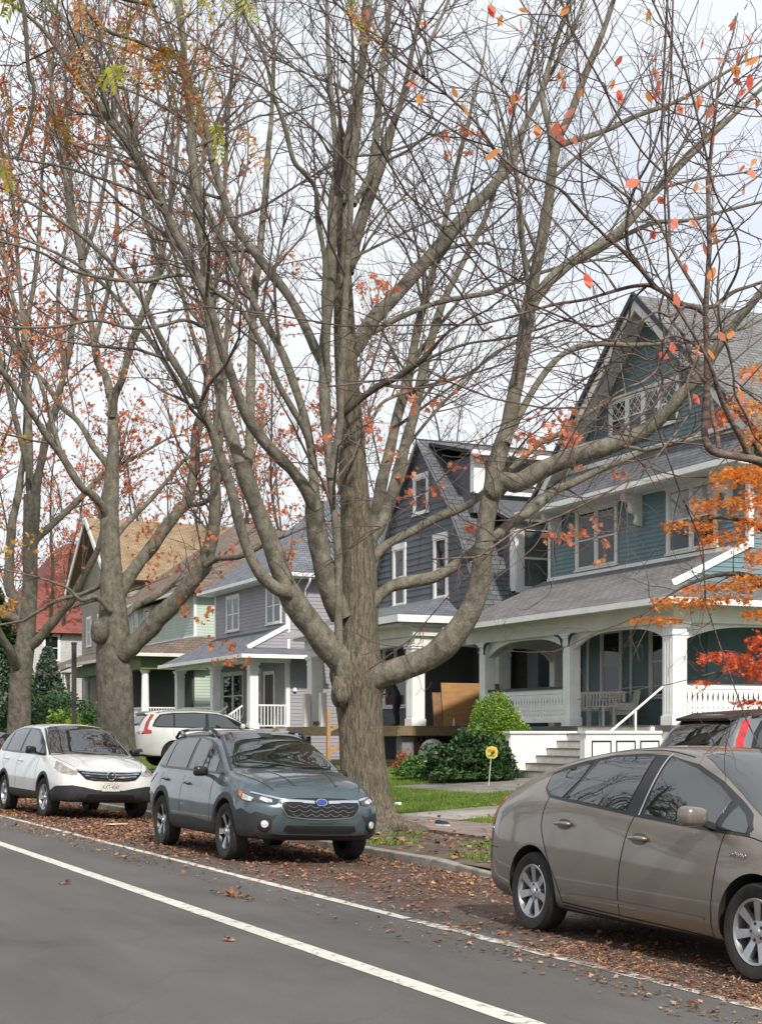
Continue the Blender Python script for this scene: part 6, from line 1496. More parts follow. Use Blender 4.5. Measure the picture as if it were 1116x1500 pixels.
# ---------------------------------------------------------------- second and third street trees
def tree_two():
    d=36.0; b=at_depth(171,1095,d)
    T=Tree('street_tree','thick-trunked street tree with a sawn knob, standing behind the white compact suv',d,(b.x,b.y,0),BARK_L,BARK_L,'trees along the verge',5)
    T.trunk([(172,1118,62),(171,1090,55),(170,1050,53),(169,1010,52),(168,985,52),(167,950,50),(167,920,46),(166,890,40),(165,860,34),(163,815,29),(161,761,27),(164,708,22),(167,654,16),(167,622,11)],flare=.2,seed=7,lump=.03)
    L=T.limb
    L([(166,650,20),(165,600,18),(161,572,17),(155,550,14),(143,529,13),(133,461,11),(120,380,10),(108,300,8),(100,200,6),(95,90,4)],37.5)
    L([(165,610,14),(170,575,14),(181,551,14),(194,501,13),(215,443,12),(233,390,10),(250,310,8),(262,200,6),(270,110,4)],34.5)
    L([(162,765,15),(150,743,15),(135,725,15),(118,711,14),(90,665,13),(65,632,12),(47,606,12),(20,566,11),(0,540,10),(-40,500,8)],33.5)
    L([(166,700,12),(158,682,13),(148,668,12),(136,654,11),(126,634,11),(112,614,10),(90,595,10),(65,558,9),(40,535,8),(21,512,7),(0,470,6),(-20,430,5)],38)
    L([(172,880,24),(186,851,25),(200,830,24),(215,811,23),(244,772,22),(262,748,22),(274,735,20),(283,693,18),(287,643,17),(297,600,16),(304,550,14),(311,470,12),(320,380,9),(325,300,6)],38,36)
    L([(276,738,10),(295,738,9),(310,728,8),(325,700,7),(345,672,5)],35.5,36.8)
    L([(180,960,34),(196,944,36),(214,925,35),(233,905,34),(254,884,33),(272,865,31),(290,842,29),(302,820,28),(310,790,25),(315,760,23),(316,725,20),(315,690,18),(318,660,17),(323,630,15),(328,580,12),(332,500,9),(335,420,6)],34,35.8,14)
    L([(302,828,12),(318,818,12),(335,816,11),(351,815,10),(370,808,8),(395,795,6),(420,785,4)],33.5,34.8)
    L([(168,790,11),(178,776,11),(190,763,10),(202,750,10),(218,735,9),(234,717,8),(250,698,8),(266,678,7),(285,665,6),(306,657,5),(340,640,4)],37.5)
    L([(180,905,14),(192,893,13),(206,884,12),(225,876,10),(245,864,9),(262,850,7),(285,838,5)],38,36.4)
    L([(163,895,10),(140,875,9),(120,880,8),(100,862,6),(70,850,4)],34.8,35.6)
    L([(160,850,10),(140,862,9),(115,872,8),(85,880,7),(50,900,6)],37,36.2)
    for p,d1 in (([(120,380,9),(100,280,8),(85,180,7),(70,80,5),(60,-20,4)],36),([(233,390,9),(205,280,8),(200,180,7),(208,80,5),(215,-20,4)],35),([(318,385,10),(330,270,8),(335,160,7),(345,60,5),(350,-20,4)],35.5),([(140,500,9),(165,400,8),(172,300,7),(160,200,6),(150,90,5),(145,-10,4)],37),([(215,440,8),(255,360,7),(280,270,6),(290,170,5),(310,80,4)],37.5),([(90,665,9),(60,560,8),(30,470,7),(5,380,6),(-15,300,4)],38),([(304,550,9),(280,480,8),(262,400,7),(245,320,6),(238,230,5),(250,150,4)],34)): L(p,d1,36)
    # sawn knob
    c=at_depth(146,925,35.6); bm=bmesh.new(); bmesh.ops.create_icosphere(bm,subdivisions=3,radius=1)
    for v in bm.verts:
        q=v.co.copy(); q.z*=1.25
        if q.y<-.75: q.y=-.75+.25*(q.x*q.x+q.z*q.z)*.3
        v.co=q*.24+c-T.root.location
    me=bpy.data.meshes.new('knob'); bm.to_mesh(me); bm.free(); me.materials.append(BARK_L); [setattr(p,'use_smooth',True) for p in me.polygons]
    o=bpy.data.objects.new('knob',me); COL.objects.link(o); o.parent=T.root
    T.crown(l1=(1.8,.32,3.4),l2=2.7,l3=3.2,rt=.0032)
    rng=T.rng; A=np.concatenate([T.P3.reshape(-1,3)[::2],T.P2[:,3:].reshape(-1,3)])
    # leaves linger in the lower and middle crown
    k=A[:,2]; cl=.5+.5*np.sin(A[:,0]*.9)*np.sin(A[:,1]*1.1+1)*np.sin(k*.8); dsel=(rng.uniform(size=len(A))<1.3*cl*np.clip((k-5)/3,0.10,1)*np.clip((21-k)/6,.45,1)); C=A[dsel]
    C=C[rng.permutation(len(C))[:17000]]; h=len(C)
    o1=T.leaves(C[:h*6//10],.12,'maple',LEAF_RED); o2=T.leaves(C[h*6//10:],.12,'maple',LEAF_ORG)
    C=px_cluster(rng,[(215,800,40,70),(300,775,30,60),(150,560,60,80),(160,470,60,90),(60,520,60,60),(300,900,20,26),(345,965,22,50),(320,940,25,30),(280,880,30,40),(420,740,25,50),(430,800,25,40)],35.0,1.2)
    T.leaves(C,.115,'maple',LEAF_ORG)
    return T
tree_two()
def tree_three():
    d=46.3; b=at_depth(29,1090,d)
    T=Tree('street_tree','slimmer forked street tree at the left, beside the tree with the sawn knob',d,(b.x,b.y,0),BARK_L,BARK_L,'trees along the verge',6)
    T.trunk([(27,1110,40),(28,1085,36),(29,1050,33),(30,1010,32),(33,975,31),(38,940,28),(42,900,24),(45,851,22),(45,800,22),(47,760,24),(48,725,25)],flare=.2,seed=9,lump=.03)
    L=T.limb
    L([(46,735,17),(44,700,15),(43,636,14),(42,580,12),(36,500,10),(30,420,8),(20,300,6),(12,200,4)],47.5)
    L([(52,735,17),(56,700,16),(62,670,15),(72,630,14),(82,598,13),(95,545,11),(105,490,10),(118,400,8),(130,310,6),(140,200,4)],45)
    L([(36,955,18),(54,940,17),(72,920,16),(90,897,15),(105,878,15),(118,855,14),(130,832,13),(142,810,12),(150,780,10),(155,740,8),(170,690,6)],44.5)
    L([(30,985,18),(22,968,18),(10,945,16),(-10,915,14),(-50,880,12)],44.5)
    L([(42,815,14),(54,790,14),(72,774,13),(90,757,12),(106,741,12),(122,725,11),(140,706,10),(155,692,9),(180,680,7),(215,660,5)],48)
    L([(40,915,20),(30,890,20),(15,862,19),(14,820,18),(18,772,16),(24,740,14),(30,705,13),(38,645,11),(36,560,9),(20,450,6)],49,46.4)
    L([(40,915,16),(20,905,18),(0,900,18),(-40,890,16)],47.5)
    L([(60,925,8),(80,905,8),(105,890,7),(135,880,6),(170,872,5)],47.5)
    for p,d1 in (([(36,500,9),(55,380,8),(62,260,6),(75,130,5),(85,0,4)],46),([(118,400,8),(150,290,7),(165,180,6),(185,70,5),(195,-10,4)],45),([(20,300,7),(0,200,6),(-15,90,5),(-20,0,4)],46),([(45,700,12),(20,600,10),(-5,500,8),(-20,400,6)],45),([(95,545,9),(85,440,8),(100,330,6),(95,220,5),(110,100,4)],47.5)): L(p,d1,46)
    T.crown(l1=(1.7,.36,3.8),l2=2.4,l3=2.8,rt=.0038)
    rng=T.rng; A=np.concatenate([T.P3.reshape(-1,3)[::2],T.P2[:,3:].reshape(-1,3)]); k=A[:,2]
    C=A[rng.uniform(size=len(A))<.9*np.clip((k-5)/4,.1,1)]; C=C[rng.permutation(len(C))[:13000]]; h=len(C)
    T.leaves(C[:h//2],.13,'maple',LEAF_RED); T.leaves(C[h//2:],.13,'maple',LEAF_ORG)
    C=px_cluster(rng,[(15,800,30,50),(10,890,20,50),(30,640,30,40),(0,760,25,40)],44,.8); T.leaves(C,.13,'maple',LEAF_YEL)
tree_three()
# ---------------------------------------------------------------- procedural background trees
def free_tree(name,label,base,h0,spread,height,r,seed,leaf=None,frac=.1,lsize=.14,nl=8,dens=(1.3,2.0,2.4),group=None,rt=.006,cap=2500,cat='tree',shape='maple',lean=0):
    rng=np.random.default_rng(seed)
    T=Tree(name,label,0,base,BARK_D,BARK_D,group,seed); B=np.array(base)
    tp=np.array([B+np.array([math.sin(z*.5+seed)*.12*z/4,math.cos(z*.4+seed)*.1*z/4,z]) for z in np.linspace(-.3,h0*1.6,9)])
    V,F=tube_arrays(tp,r*np.linspace(1.25,.55,9)+np.array([.25*r]+[0]*8),12); np_mesh('trunk',V,[F],BARK_D,T.root,True)
    VV=[];FF=[];o=0
    for i in range(nl):
        a=2*PI*i/nl+rng.uniform(-.3,.3); z=rng.uniform(h0*.7,h0*1.55); st=np.array([np.interp(z,tp[:,2]-B[2],tp[:,q]) for q in range(3)])
        L=(height-z)*rng.uniform(.8,1.1); out=spread*rng.uniform(.4,1.05); pts=[st]
        for t in np.linspace(.14,1,7): pts.append(st+np.array([math.cos(a)*out*t**.8+rng.normal()*.18,math.sin(a)*out*t**.8+rng.normal()*.18,L*t**1.15]))
        C=catmull(pts,4); R=np.linspace(r*.5,.02,len(C)); v,f=tube_arrays(C,R,8); VV.append(v);FF.append(f+o);o+=len(v)
        a_,b_=resample(C,R,26); T.P.append(a_);T.R.append(b_)
        np_mesh('limb',v,[f],BARK_D,T.root,True)
    T.crown(l1=(dens[0],.36,3.6),l2=dens[1],l3=dens[2],rt=rt,n=(4,3,3))
    if leaf:
        A=np.concatenate([T.P3.reshape(-1,3),T.P2[:,2:].reshape(-1,3)]); C=A[rng.uniform(size=len(A))<frac]; C=C[rng.permutation(len(C))[:cap]]
        T.leaves(C,lsize,shape,leaf)
    return T
def gbase(px,d): 
    p=at_depth(px,1070,d); return (p.x,p.y,.4)
free_tree('maple_tree','red-leaved maple rising behind the lavender house roof',gbase(440,88),4,6.5,23,.30,31,LEAF_RED,.5,.17,cap=6500)
free_tree('maple_tree','orange-leaved tree standing behind the pale green house',gbase(285,98),4,6,22,.3,32,LEAF_ORG,.5,.18,cap=6500)
free_tree('maple_tree','red-leaved tree far behind the red-roofed house at the left edge',gbase(70,112),4,8,25,.34,33,LEAF_RED,.5,.2,cap=6500)
free_tree('maple_tree','thin bare tree with a few red leaves rising behind the dark grey gambrel house',gbase(655,84),4,6,21,.26,34,LEAF_RED,.05,.16,cap=700)
free_tree('street_tree','tall red-leaved street tree whose crown enters the picture at the far left edge',gbase(-105,62),4,7,20,.32,35,LEAF_RED,.5,.15,cap=7000)

# trees of the opposite pavement: out of the picture, seen only mirrored in the car windows
for i,(x,y,h,sd) in enumerate(((-28,-9.5,16,41),(-40,-8.5,19,42),(-55,-8,20,43))):
    free_tree('street_tree',['bare street tree on the opposite pavement, the one nearest the camera','bare street tree on the opposite pavement, the middle one of three','bare street tree on the opposite pavement, the farthest of three'][i],(x,y,0),3.2,8.5,h,.34,sd,None,nl=13,dens=(2.0,2.2,1.8),group='trees on the opposite pavement',rt=.008)
# ---------------------------------------------------------------- cherry overhanging from the right
def cherry():
    d=8.6; tx,ty=-4.4,9.2
    T=Tree('cherry_tree','nearly bare cherry tree reaching in from the right with a few coral and orange leaves',d,(tx,ty,0),BARK_C,BARK_C,None,77)
    e=at_depth(1150,688,8.6)
    P=np.array([(tx,ty,-.1),(tx-.05,ty-.05,.5),(tx-.15,ty-.3,1.3),(tx-.45,ty-.8,2.1),(tx-1.0,ty-1.8,2.75),tuple(e)])
    C=catmull(P,6); R=np.linspace(.16,.036,len(C)); R[0]*=1.4; v,f=tube_arrays(C,R,18); np_mesh('trunk',v,[f],BARK_C,T.root,True)
    L=T.limb; n=10
    def LL(p,d1,d0=8.6,**k): return L([(a,b,w*.92) for a,b,w in p],d1,d0,n,wig=.12,**k)
    LL([(1152,690,20),(1116,678,19),(1092,672,18),(1072,668,17),(1052,664,16),(1040,655,15),(1034,635,14),(1034,608,14),(1035,575,13),(1035,540,13),(1033,497,12),(1031,458,12)],8.5)
    LL([(1096,668,12),(1085,645,11),(1072,622,11),(1060,598,10),(1050,572,9),(1040,540,8),(1022,505,7),(1000,470,6),(985,440,5),(978,400,4)],8.0)
    LL([(1052,662,10),(1050,640,9),(1044,615,9),(1040,585,8),(1030,560,7),(1010,520,6),(998,490,6),(982,470,5),(975,430,4),(950,380,3)],8.9)
    LL([(1032,460,11),(1018,450,10),(1003,446,10),(988,438,9),(972,428,9),(958,421,8),(948,418,8),(925,420,7),(902,426,7),(876,434,6),(852,441,6),(810,448,6),(773,458,5),(740,468,5),(700,478,3)],8.3,8.5)
    LL([(958,422,8),(945,405,8),(932,388,8),(920,370,7),(917,344,7),(920,310,6),(927,285,6),(938,262,5),(950,240,5),(962,205,4),(970,172,4),(972,120,3),(975,60,2.5),(978,0,2)],7.6,8.4)
    LL([(958,422,7),(940,398,7),(920,378,7),(902,362,7),(888,351,7),(872,335,6),(859,322,6),(842,302,6),(823,280,6),(800,268,5),(769,256,5),(734,228,5),(699,180,5),(650,134,4),(594,94,4),(543,51,4),(500,10,3),(470,-20,3)],7.0,8.4)
    LL([(1036,455,9),(1020,425,8),(1003,397,7),(990,375,7),(981,361,6),(972,345,6),(963,329,6),(945,312,5),(927,298,5),(905,282,5),(880,262,4),(850,240,4),(820,215,4),(785,185,4),(752,150,3),(716,120,3)],8.8,8.5)
    LL([(981,361,6),(978,320,5),(975,280,5),(970,240,5),(967,205,4),(970,160,4),(978,110,3),(985,40,2.5)],9.2,8.7)
    LL([(967,250,5),(945,225,4),(925,195,4),(905,165,4),(885,125,3.5),(862,85,3),(835,36,3),(818,-10,2)],8.2,8.8)
    LL([(1034,450,8),(1046,446,8),(1058,436,8),(1074,425,8),(1095,418,7),(1116,411,7),(1160,395,6)],8.9,8.5)
    LL([(1060,436,6),(1075,405,5),(1080,380,5),(1078,350,4),(1066,320,4),(1050,290,4),(1040,260,3),(1032,215,3),(1020,160,3),(1005,100,2)],7.9,8.6)
    LL([(1034,497,6),(1060,500,6),(1072,545,5),(1075,580,5),(1090,610,5),(1102,640,4),(1116,655,4)],8.9,8.5)
    LL([(902,424,5),(880,395,4),(850,370,4),(830,345,4),(800,310,4),(770,275,3.5),(735,240,3),(700,215,3),(655,185,3),(600,150,2.5),(560,110,2)],8.9,8.4)
    LL([(1003,447,5),(985,470,5),(975,505,4),(965,540,4),(945,560,3),(920,570,2.5)],8.0,8.5)
    LL([(888,351,5),(905,320,4),(925,300,4),(960,270,4),(1000,225,3),(1050,180,3),(1100,130,2.5)],8.8,7.9)
    LL([(720,478,4.5),(705,482,4),(690,455,4),(670,425,3.5),(640,390,3),(600,350,3),(560,300,2.5),(515,245,2)],7.9,8.3)
    # the tangle before the gable
    LL([(1033,520,6),(1010,500,5),(985,492,4.5),(955,500,4),(925,490,3.5),(890,498,3),(860,485,2.5)],8.0,8.5)
    LL([(1034,560,5),(1012,540,5),(990,545,4),(970,520,4),(950,530,3.5),(920,520,3),(880,540,2.5)],8.9,8.5)
    LL([(1003,447,5),(980,462,5),(958,455,4),(930,470,4),(905,462,3.5),(875,475,3),(840,470,2.5)],7.8,8.4)
    LL([(972,429,5),(965,460,4.5),(972,495,4),(960,525,4),(968,560,3.5),(955,600,3),(962,635,2)],8.7,8.4)
    LL([(1020,450,5),(1012,480,5),(1018,520,4.5),(1005,560,4),(1010,600,3),(995,630,2.5)],7.9,8.5)
    LL([(948,418,5),(925,440,4.5),(918,470,4),(900,500,3.5),(890,540,3),(870,575,2.5)],8.8,8.4)
    P=np.array(T.P);R=np.array(T.R); rng=T.rng
    P1,R1=children(P,R,4.6,.40,.75,.55,8,.06,.24,.12,.99,rng,.25,1.15,.0055,.0013,.03)
    P2,R2=children(P1,R1,5.5,.45,.8,.6,5,.03,.25,.15,1,rng,.07,.45,.003,.0010,.02)
    V,F,mi=join([(*tubes(P1,R1,5),0),(*tubes(P2,R2,4),0)]); np_mesh('crown',V,F,TWIGC,T.root,True)
    # leaves where the photograph still has them
    spots=[(705,18,3),(722,22,3),(752,22,3),(762,12,3),(608,40,3),(613,48,2),(790,78,2),(826,12,2),(832,28,2),(952,12,2),(958,48,2),(957,95,2),(962,85,2),(1076,20,3),(1088,22,3),(1105,55,2),(1035,45,2),(1060,70,2),(820,105,4),(828,115,4),(838,125,3),(752,165,3),(765,160,4),(757,155,3),(815,165,4),(830,160,3),(808,205,4),(806,190,4),(805,180,4),(600,125,2),(632,110,2),(628,132,2),(653,122,2),(697,146,2),(735,146,2),(728,218,2),(858,200,3),(905,100,4),(895,95,3),(998,150,3),(1007,145,4),(992,148,3),(1080,95,5),(1095,105,5),(1100,85,5),(1088,120,4),(1070,100,4),(1105,140,3),(1045,190,2),(955,130,3),(962,128,3),(910,140,4),(920,130,3),(940,165,2),(485,168,2),(540,18,2),(920,250,2),(976,290,3),(975,275,3),(978,330,4),(985,325,3),(1005,260,2),(1030,270,3),(1055,345,4),(1048,330,3),(1040,368,2),(1065,215,2),(1075,210,2),(843,405,2),(868,402,2),(960,500,3),(1010,492,2),(1040,500,3),(1035,510,2),(1072,490,2),(1080,570,3),(1090,575,3),(1025,580,2),(1020,578,2),(1098,235,3),(1104,255,3),(1030,165,2),(1000,365,2),(985,430,2),(1045,385,3)]
    C=[];A=[]
    for px,py,k in spots:
        for i in range(max(1,(k+1)//2)): C.append(at_depth(px+rng.normal()*7,py+rng.normal()*7,8.3+rng.normal()*.25)); 
    C=np.array(C); tips=P2[:,1:].reshape(-1,3); view=np.array([-CY,SY,0.]); rt=np.array([SY,CY,0.])
    tq=np.stack([(tips@rt)/(tips@view),(tips[:,2]-CAM_H)/(tips@view)],1)
    for i in range(len(C)):
        q=np.array([(C[i]@rt)/(C[i]@view),(C[i][2]-CAM_H)/(C[i]@view)]); j=np.argmin(((tq-q)**2).sum(1))
        if ((tq[j]-q)**2).sum()<(30/F_PX)**2: C[i]=tips[j]+np.array([0,0,-.035])
    sz=rng.uniform(.055,.095,len(C)); V,F=leaf_arrays(C,sz,'oval',rng,1.3); np_mesh('foliage',V,[F],LEAF_CHERRY,T.root)
cherry()
# ---------------------------------------------------------------- honey locust overhead at the left
def locust():
    T=Tree('locust_tree','locust branch with drooping feathery amber and yellow-green leaves hanging in at the top left',6,(-6.2,-3.2,0),BARK_D,BARK_D,None,55)
    tx,ty=-6.2,-3.2; rng=T.rng
    C=catmull([(tx,ty,-.1),(tx+.05,ty,1.2),(tx,ty+.1,2.6),(tx+.1,ty+.3,4.0),(tx+.1,ty+.8,5.0)],6); R=np.linspace(.19,.10,len(C)); R[0]=.26; v,f=tube_arrays(C,R,16); np_mesh('trunk',v,[f],BARK_D,T.root,True)
    top=C[-1]
    def bough(pts,r0,name='limb'):
        C=catmull(pts,6); R=np.linspace(r0,.006,len(C)); v,f=tube_arrays(C,R,9); np_mesh(name,v,[f],BARK_D,T.root,True); return C
    q=lambda px,py,d:tuple(at_depth(px,py,d))
    top=tuple(top)
    bough([top,q(-350,-250,5.6),q(-60,-180,5.9),q(160,-120,6.0),q(330,-100,6.1),q(460,-90,6.3)],.06)
    bough([top,q(-300,-150,6.2),q(-20,-120,6.4),q(90,-60,6.5),q(160,-10,6.5),q(230,10,6.5)],.03)
    bough([q(-20,-150,6.0),q(20,-40,6.0),q(36,20,6.0),q(42,100,6.0),q(50,130,6.0),q(46,165,6.0),q(40,190,6.0),q(25,235,6.0)],.010)
    bough([q(90,-60,6.5),q(110,-10,6.4),q(150,40,6.3),q(200,60,6.3),q(250,80,6.3)],.010)
    V1=[];V2=[];tw=[]
    def frond(p0,p1,n,size,which):
        p0=np.array(p0);p1=np.array(p1); mid=(p0+p1)/2+np.array([0,0,.02]); ax=unit(p1-p0); sd=unit(np.cross(ax,rng.normal(size=3))); k=2*n
        t=np.repeat(np.linspace(.10,1,n),2); s=np.tile([-1,1],n)
        P=p0+(p1-p0)*t[:,None]+np.array([0,0,1.])*(.02*np.sin(t*PI))[:,None]
        axs=unit(sd*s[:,None]*.9+ax*.45+rng.normal(size=(k,3))*.12+np.array([0,0,-.18]))
        C=P+axs*size*.55
        S=SHAPES['small']; nr=unit(np.cross(axs,ax)+rng.normal(size=(k,3))*.25); side=np.cross(axs,nr)
        sz=size*rng.uniform(.8,1.15,k)
        V=C[:,None,:]+sz[:,None,None]*(S[None,:,0:1]*.75*side[:,None,:]+S[None,:,1:2]*axs[:,None,:])
        (V1 if which==0 else V2).append(V.reshape(-1,3))
        tw.append(np.stack([p0,mid,p1]))
    amber=[(95,-20,130,60),(130,10,165,75),(115,0,118,40),(165,60,215,125),(175,30,185,110),(195,60,235,120),(120,60,145,140),(128,85,140,150),(150,40,175,100),(235,60,262,180),(255,70,278,170),(270,90,300,175),(250,60,230,130),(280,55,320,150),(245,40,290,90),(310,165,326,235),(350,185,388,250),(225,0,180,40),(205,30,230,95),(280,130,300,185),(75,170,100,205),(5,130,20,200),(20,270,45,330),(0,220,12,270),(60,150,42,190),(200,-20,230,30),(95,95,118,125),(520,5,545,60),(540,30,560,70)]
    green=[(160,95,172,130),(165,105,150,125),(160,100,185,112),(255,-20,285,30),(290,-10,310,30),(330,-15,350,20),(280,-20,300,10),(350,-10,372,30),(0,240,15,275),(10,-10,5,20),(300,-30,340,25),(315,180,322,230),(30,0,10,25),(50,-10,80,15),(245,-15,262,25),(525,-15,510,20)]
    for i,(a,b,c,d_) in enumerate(amber+amber[::3]):
        jx,jy=(rng.normal(size=2)*12 if i>=len(amber) else (0,0)); dd=6.1+rng.normal()*.3; frond(q(a+jx,b+jy,dd),q(c+jx*1.5,d_+jy,dd+rng.normal()*.08),12,.029,0)
    for i,(a,b,c,d_) in enumerate(green):
        jx,jy=(rng.normal(size=2)*10 if i>=len(green) else (0,0)); dd=6.1+rng.normal()*.3; frond(q(a+jx,b+jy,dd),q(c+jx,d_+jy,dd+rng.normal()*.08),11,.031,1)
    for VV,mt in((V1,LEAF_LOC),(V2,LEAF_LOCG)):
        V=np.concatenate(VV); F=np.arange(len(V)).reshape(-1,6); np_mesh('foliage',V,[F],mt,T.root)
    P=np.array(tw); V,F=tubes(P,np.full(P.shape[:2],.0012),4)
    # twigs that carry the fronds back to the boughs
    B=[];
    for p in P:
        a=p[0]; B.append(np.stack([a,a+np.array([rng.normal()*.05,rng.normal()*.05,.12]),a+np.array([rng.normal()*.12,rng.normal()*.12,.34])]))
    V2_,F2=tubes(np.array(B),np.full((len(B),3),.0018),4)
    VV,FF,mi=join([(V,F,0),(V2_,F2,0)]); np_mesh('crown',VV,FF,TWIG,T.root,True)
locust()
# ---------------------------------------------------------------- japanese maple in the teal house's yard
def jmaple():
    d=24.5; b=at_depth(1190,1090,d)
    T=Tree('japanese_maple','small japanese maple with layered bright orange and scarlet leaves at the right edge',d,(b.x,b.y,.3),BARK_D,BARK_D,None,66)
    L=T.limb; rng=T.rng
    T.trunk([(1190,1110,26),(1188,1070,22),(1184,1020,20),(1178,970,18)],flare=.2,seed=2)
    boughs=[([(1180,985,16),(1150,900,13),(1110,850,10),(1060,840,8),(1000,860,5),(940,900,3)],23.5),([(1180,975,14),(1160,860,11),(1120,780,9),(1060,760,6),(1000,765,4),(975,772,2)],24),
     ([(1182,970,13),(1170,820,10),(1130,720,8),(1080,700,5),(1030,700,3)],25),([(1180,960,12),(1180,800,9),(1150,640,6),(1100,580,4),(1060,560,3)],25.5),([(1184,1000,12),(1150,985,9),(1100,975,6),(1050,985,4),(1010,995,2)],24),([(1184,990,12),(1220,880,10),(1240,780,6),(1230,680,4)],25)]
    for p,d1 in boughs: L(p,d1,n=8)
    P=np.array(T.P);R=np.array(T.R)
    P1,R1=children(P,R,2.6,.30,.8,.5,6,.05,.2,.3,1,rng,.3,1.1,.010,.002,.0); P2,R2=children(P1,R1,4,.5,.8,.6,4,0,.2,.1,1,rng,.12,.5,.004,.0018,-.02)
    V,F,mi=join([(*tubes(P1,R1,5),0),(*tubes(P2,R2,3),0)]); np_mesh('crown',V,F,TWIG,T.root,True)
    def sprays(lst,mat,d0):
        C=[]
        for px,py,w,h,c in lst:
            for i in range(int(c*1.3)):
                dd=d0+rng.normal()*.5; u=rng.uniform(-1,1); C.append(at_depth(px+u*w+rng.normal()*3,py+(u*u*.25-.1)*h+abs(rng.normal())*h*.45*rng.choice([-.5,1]),dd))
        T.leaves(np.array(C),.095,'palm',mat,droop=.3,flat=.55)
    sprays([(1085,700,45,22,260),(1075,740,60,24,330),(1010,770,38,16,170),(1060,790,35,20,180),(1100,770,25,25,160),(1090,690,30,15,140),(960,908,38,8,140),(1000,882,45,14,220),(1050,862,50,16,260),(1095,850,30,18,200),(1085,600,35,30,160),(1105,640,25,30,130),(1100,545,20,20,60),(1105,900,20,14,80),(1110,820,20,30,140),(1160,700,50,60,300),(1170,820,50,60,300),(1060,880,40,10,120),(1102,730,20,40,130)],LEAF_MAPLE,24)
    sprays([(1060,962,38,12,190),(1090,975,30,16,170),(1030,1000,18,6,30),(1105,985,14,18,90),(1095,1030,22,8,70),(1108,940,12,22,80),(1055,610,22,10,40),(1050,620,14,8,25),(1160,960,50,40,200)],LEAF_JRED,23.4)
jmaple()
# ================================================================ plants, small things, person, litter
SH_BOX=leafmat('leaf_boxwood',[srgb(128,160,52),srgb(100,136,46),srgb(150,176,64),srgb(84,118,42)],.45,.3)
SH_RHO=leafmat('leaf_rhododendron',[srgb(48,76,40),srgb(62,92,48),srgb(40,62,36),srgb(80,108,60)],.35,.15)
SH_VAR=leafmat('leaf_variegated',[srgb(196,200,120),srgb(170,184,96),srgb(210,206,150),srgb(120,150,70)],.45,.3)
SH_MID=leafmat('leaf_mid_green',[srgb(78,116,50),srgb(92,132,58),srgb(62,98,44),srgb(104,140,66)],.45,.25)
SH_YEL=leafmat('leaf_golden',[srgb(186,190,40),srgb(168,180,44),srgb(206,200,60),srgb(140,160,40)],.5,.35)
SH_DK=leafmat('leaf_dark_green',[srgb(44,70,36),srgb(56,84,42),srgb(36,58,32),srgb(66,94,48)],.5,.15)
SH_CON=leafmat('needle_grey_green',[srgb(92,110,92),srgb(78,98,84),srgb(108,122,100)],.6,.15)
SH_ORB=leafmat('leaf_russet',[srgb(160,92,50),srgb(180,110,60),srgb(140,80,44)],.6,.25)
def shrub(name,label,px,py_base,d,w,h,mat,n,size,shape='oval',seed=1,group=None,lump=.22,z0=None,cat='shrub',depth=None,ragged=.25):
    rng=np.random.default_rng(seed); c=at_depth(px,py_base,d); zb=z0 if z0 is not None else gz(c.y); W=w/2*d/F_PX; Ht=h*d/F_PX
    root=empty(name,(c.x,c.y,zb),label,cat,group); D=depth or W
    u=unit(rng.normal(size=(n,3))); u[:,2]=np.abs(u[:,2])*1.0-.15*rng.uniform(size=n)
    ph=rng.uniform(0,6.28,6)
    k=1+lump*(np.sin(3*u[:,0]*2+ph[0])*np.sin(3*u[:,2]*2+ph[1])+.6*np.sin(7*u[:,1]+ph[2])*np.sin(6*u[:,0]+ph[3])+.4*np.sin(11*u[:,2]+ph[4]))
    rr=k*(1-ragged*rng.uniform(size=n)**1.6*1.2)
    P=np.stack([c.x+u[:,0]*rr*W,c.y+u[:,1]*rr*D,zb+.08+np.maximum(.0,u[:,2]*rr+.12)*Ht*.86],1)
    V,F=leaf_arrays(P,size*rng.uniform(.7,1.3,n),shape,rng,.1,flat=.2); np_mesh('foliage',V,[F],mat,root)
    # stems
    m=28; a=rng.uniform(0,2*PI,m); st=np.stack([np.stack([c.x+np.cos(a)*W*q*.85+rng.normal(size=m)*.03,c.y+np.sin(a)*D*q*.85+rng.normal(size=m)*.03,np.full(m,zb-.03)+Ht*.75*q**.7*rng.uniform(.6,1,m)],1) for q in(.06,.35,.62,.86)],1)
    v,f=tubes(st,np.tile(np.array([.018,.012,.008,.004]),(m,1)),5); np_mesh('stem',v,[f],TWIG,root,True)
    return root
shrub('boxwood_shrub','clipped bright green dome of a shrub in front of the teal porch',727,1146,38.4,108,118,SH_BOX,24000,.055,seed=3,lump=.08,ragged=.14)
shrub('rhododendron_shrub','large dark green rhododendron with glossy leaves beside the boxwood dome',686,1148,36.9,128,72,SH_RHO,7000,.12,seed=4,lump=.22)
shrub('variegated_shrub','cream and green variegated shrub against the porch steps',758,1140,39.0,52,88,SH_VAR,3600,.07,seed=5)
shrub('rhododendron_shrub','dark leafy shrub squeezed between the yard sign and the porch steps',728,1149,36.2,48,58,SH_RHO,3000,.11,seed=14)
shrub('low_shrub','low mid-green mound of leaves at the edge of the lawn by the deck',618,1146,38.5,72,34,SH_MID,4200,.07,seed=6)
shrub('low_shrub','small low green shrub at the foot of the dark rhododendron',684,1150,36.5,70,20,SH_MID,2600,.07,seed=7)
shrub('evergreen_shrub','broad dark evergreen shrub behind the white compact suv',85,1075,58,150,104,SH_DK,9000,.13,seed=8,z0=.4)
shrub('evergreen_shrub','dark evergreen shrub at the left edge beside the slim forked tree',0,1075,60,90,90,SH_DK,6000,.13,seed=9,z0=.4)
shrub('golden_shrub','golden yellow-green shrub glowing behind the white compact suv',108,1074,52,84,62,SH_YEL,6500,.10,seed=10,z0=.4)
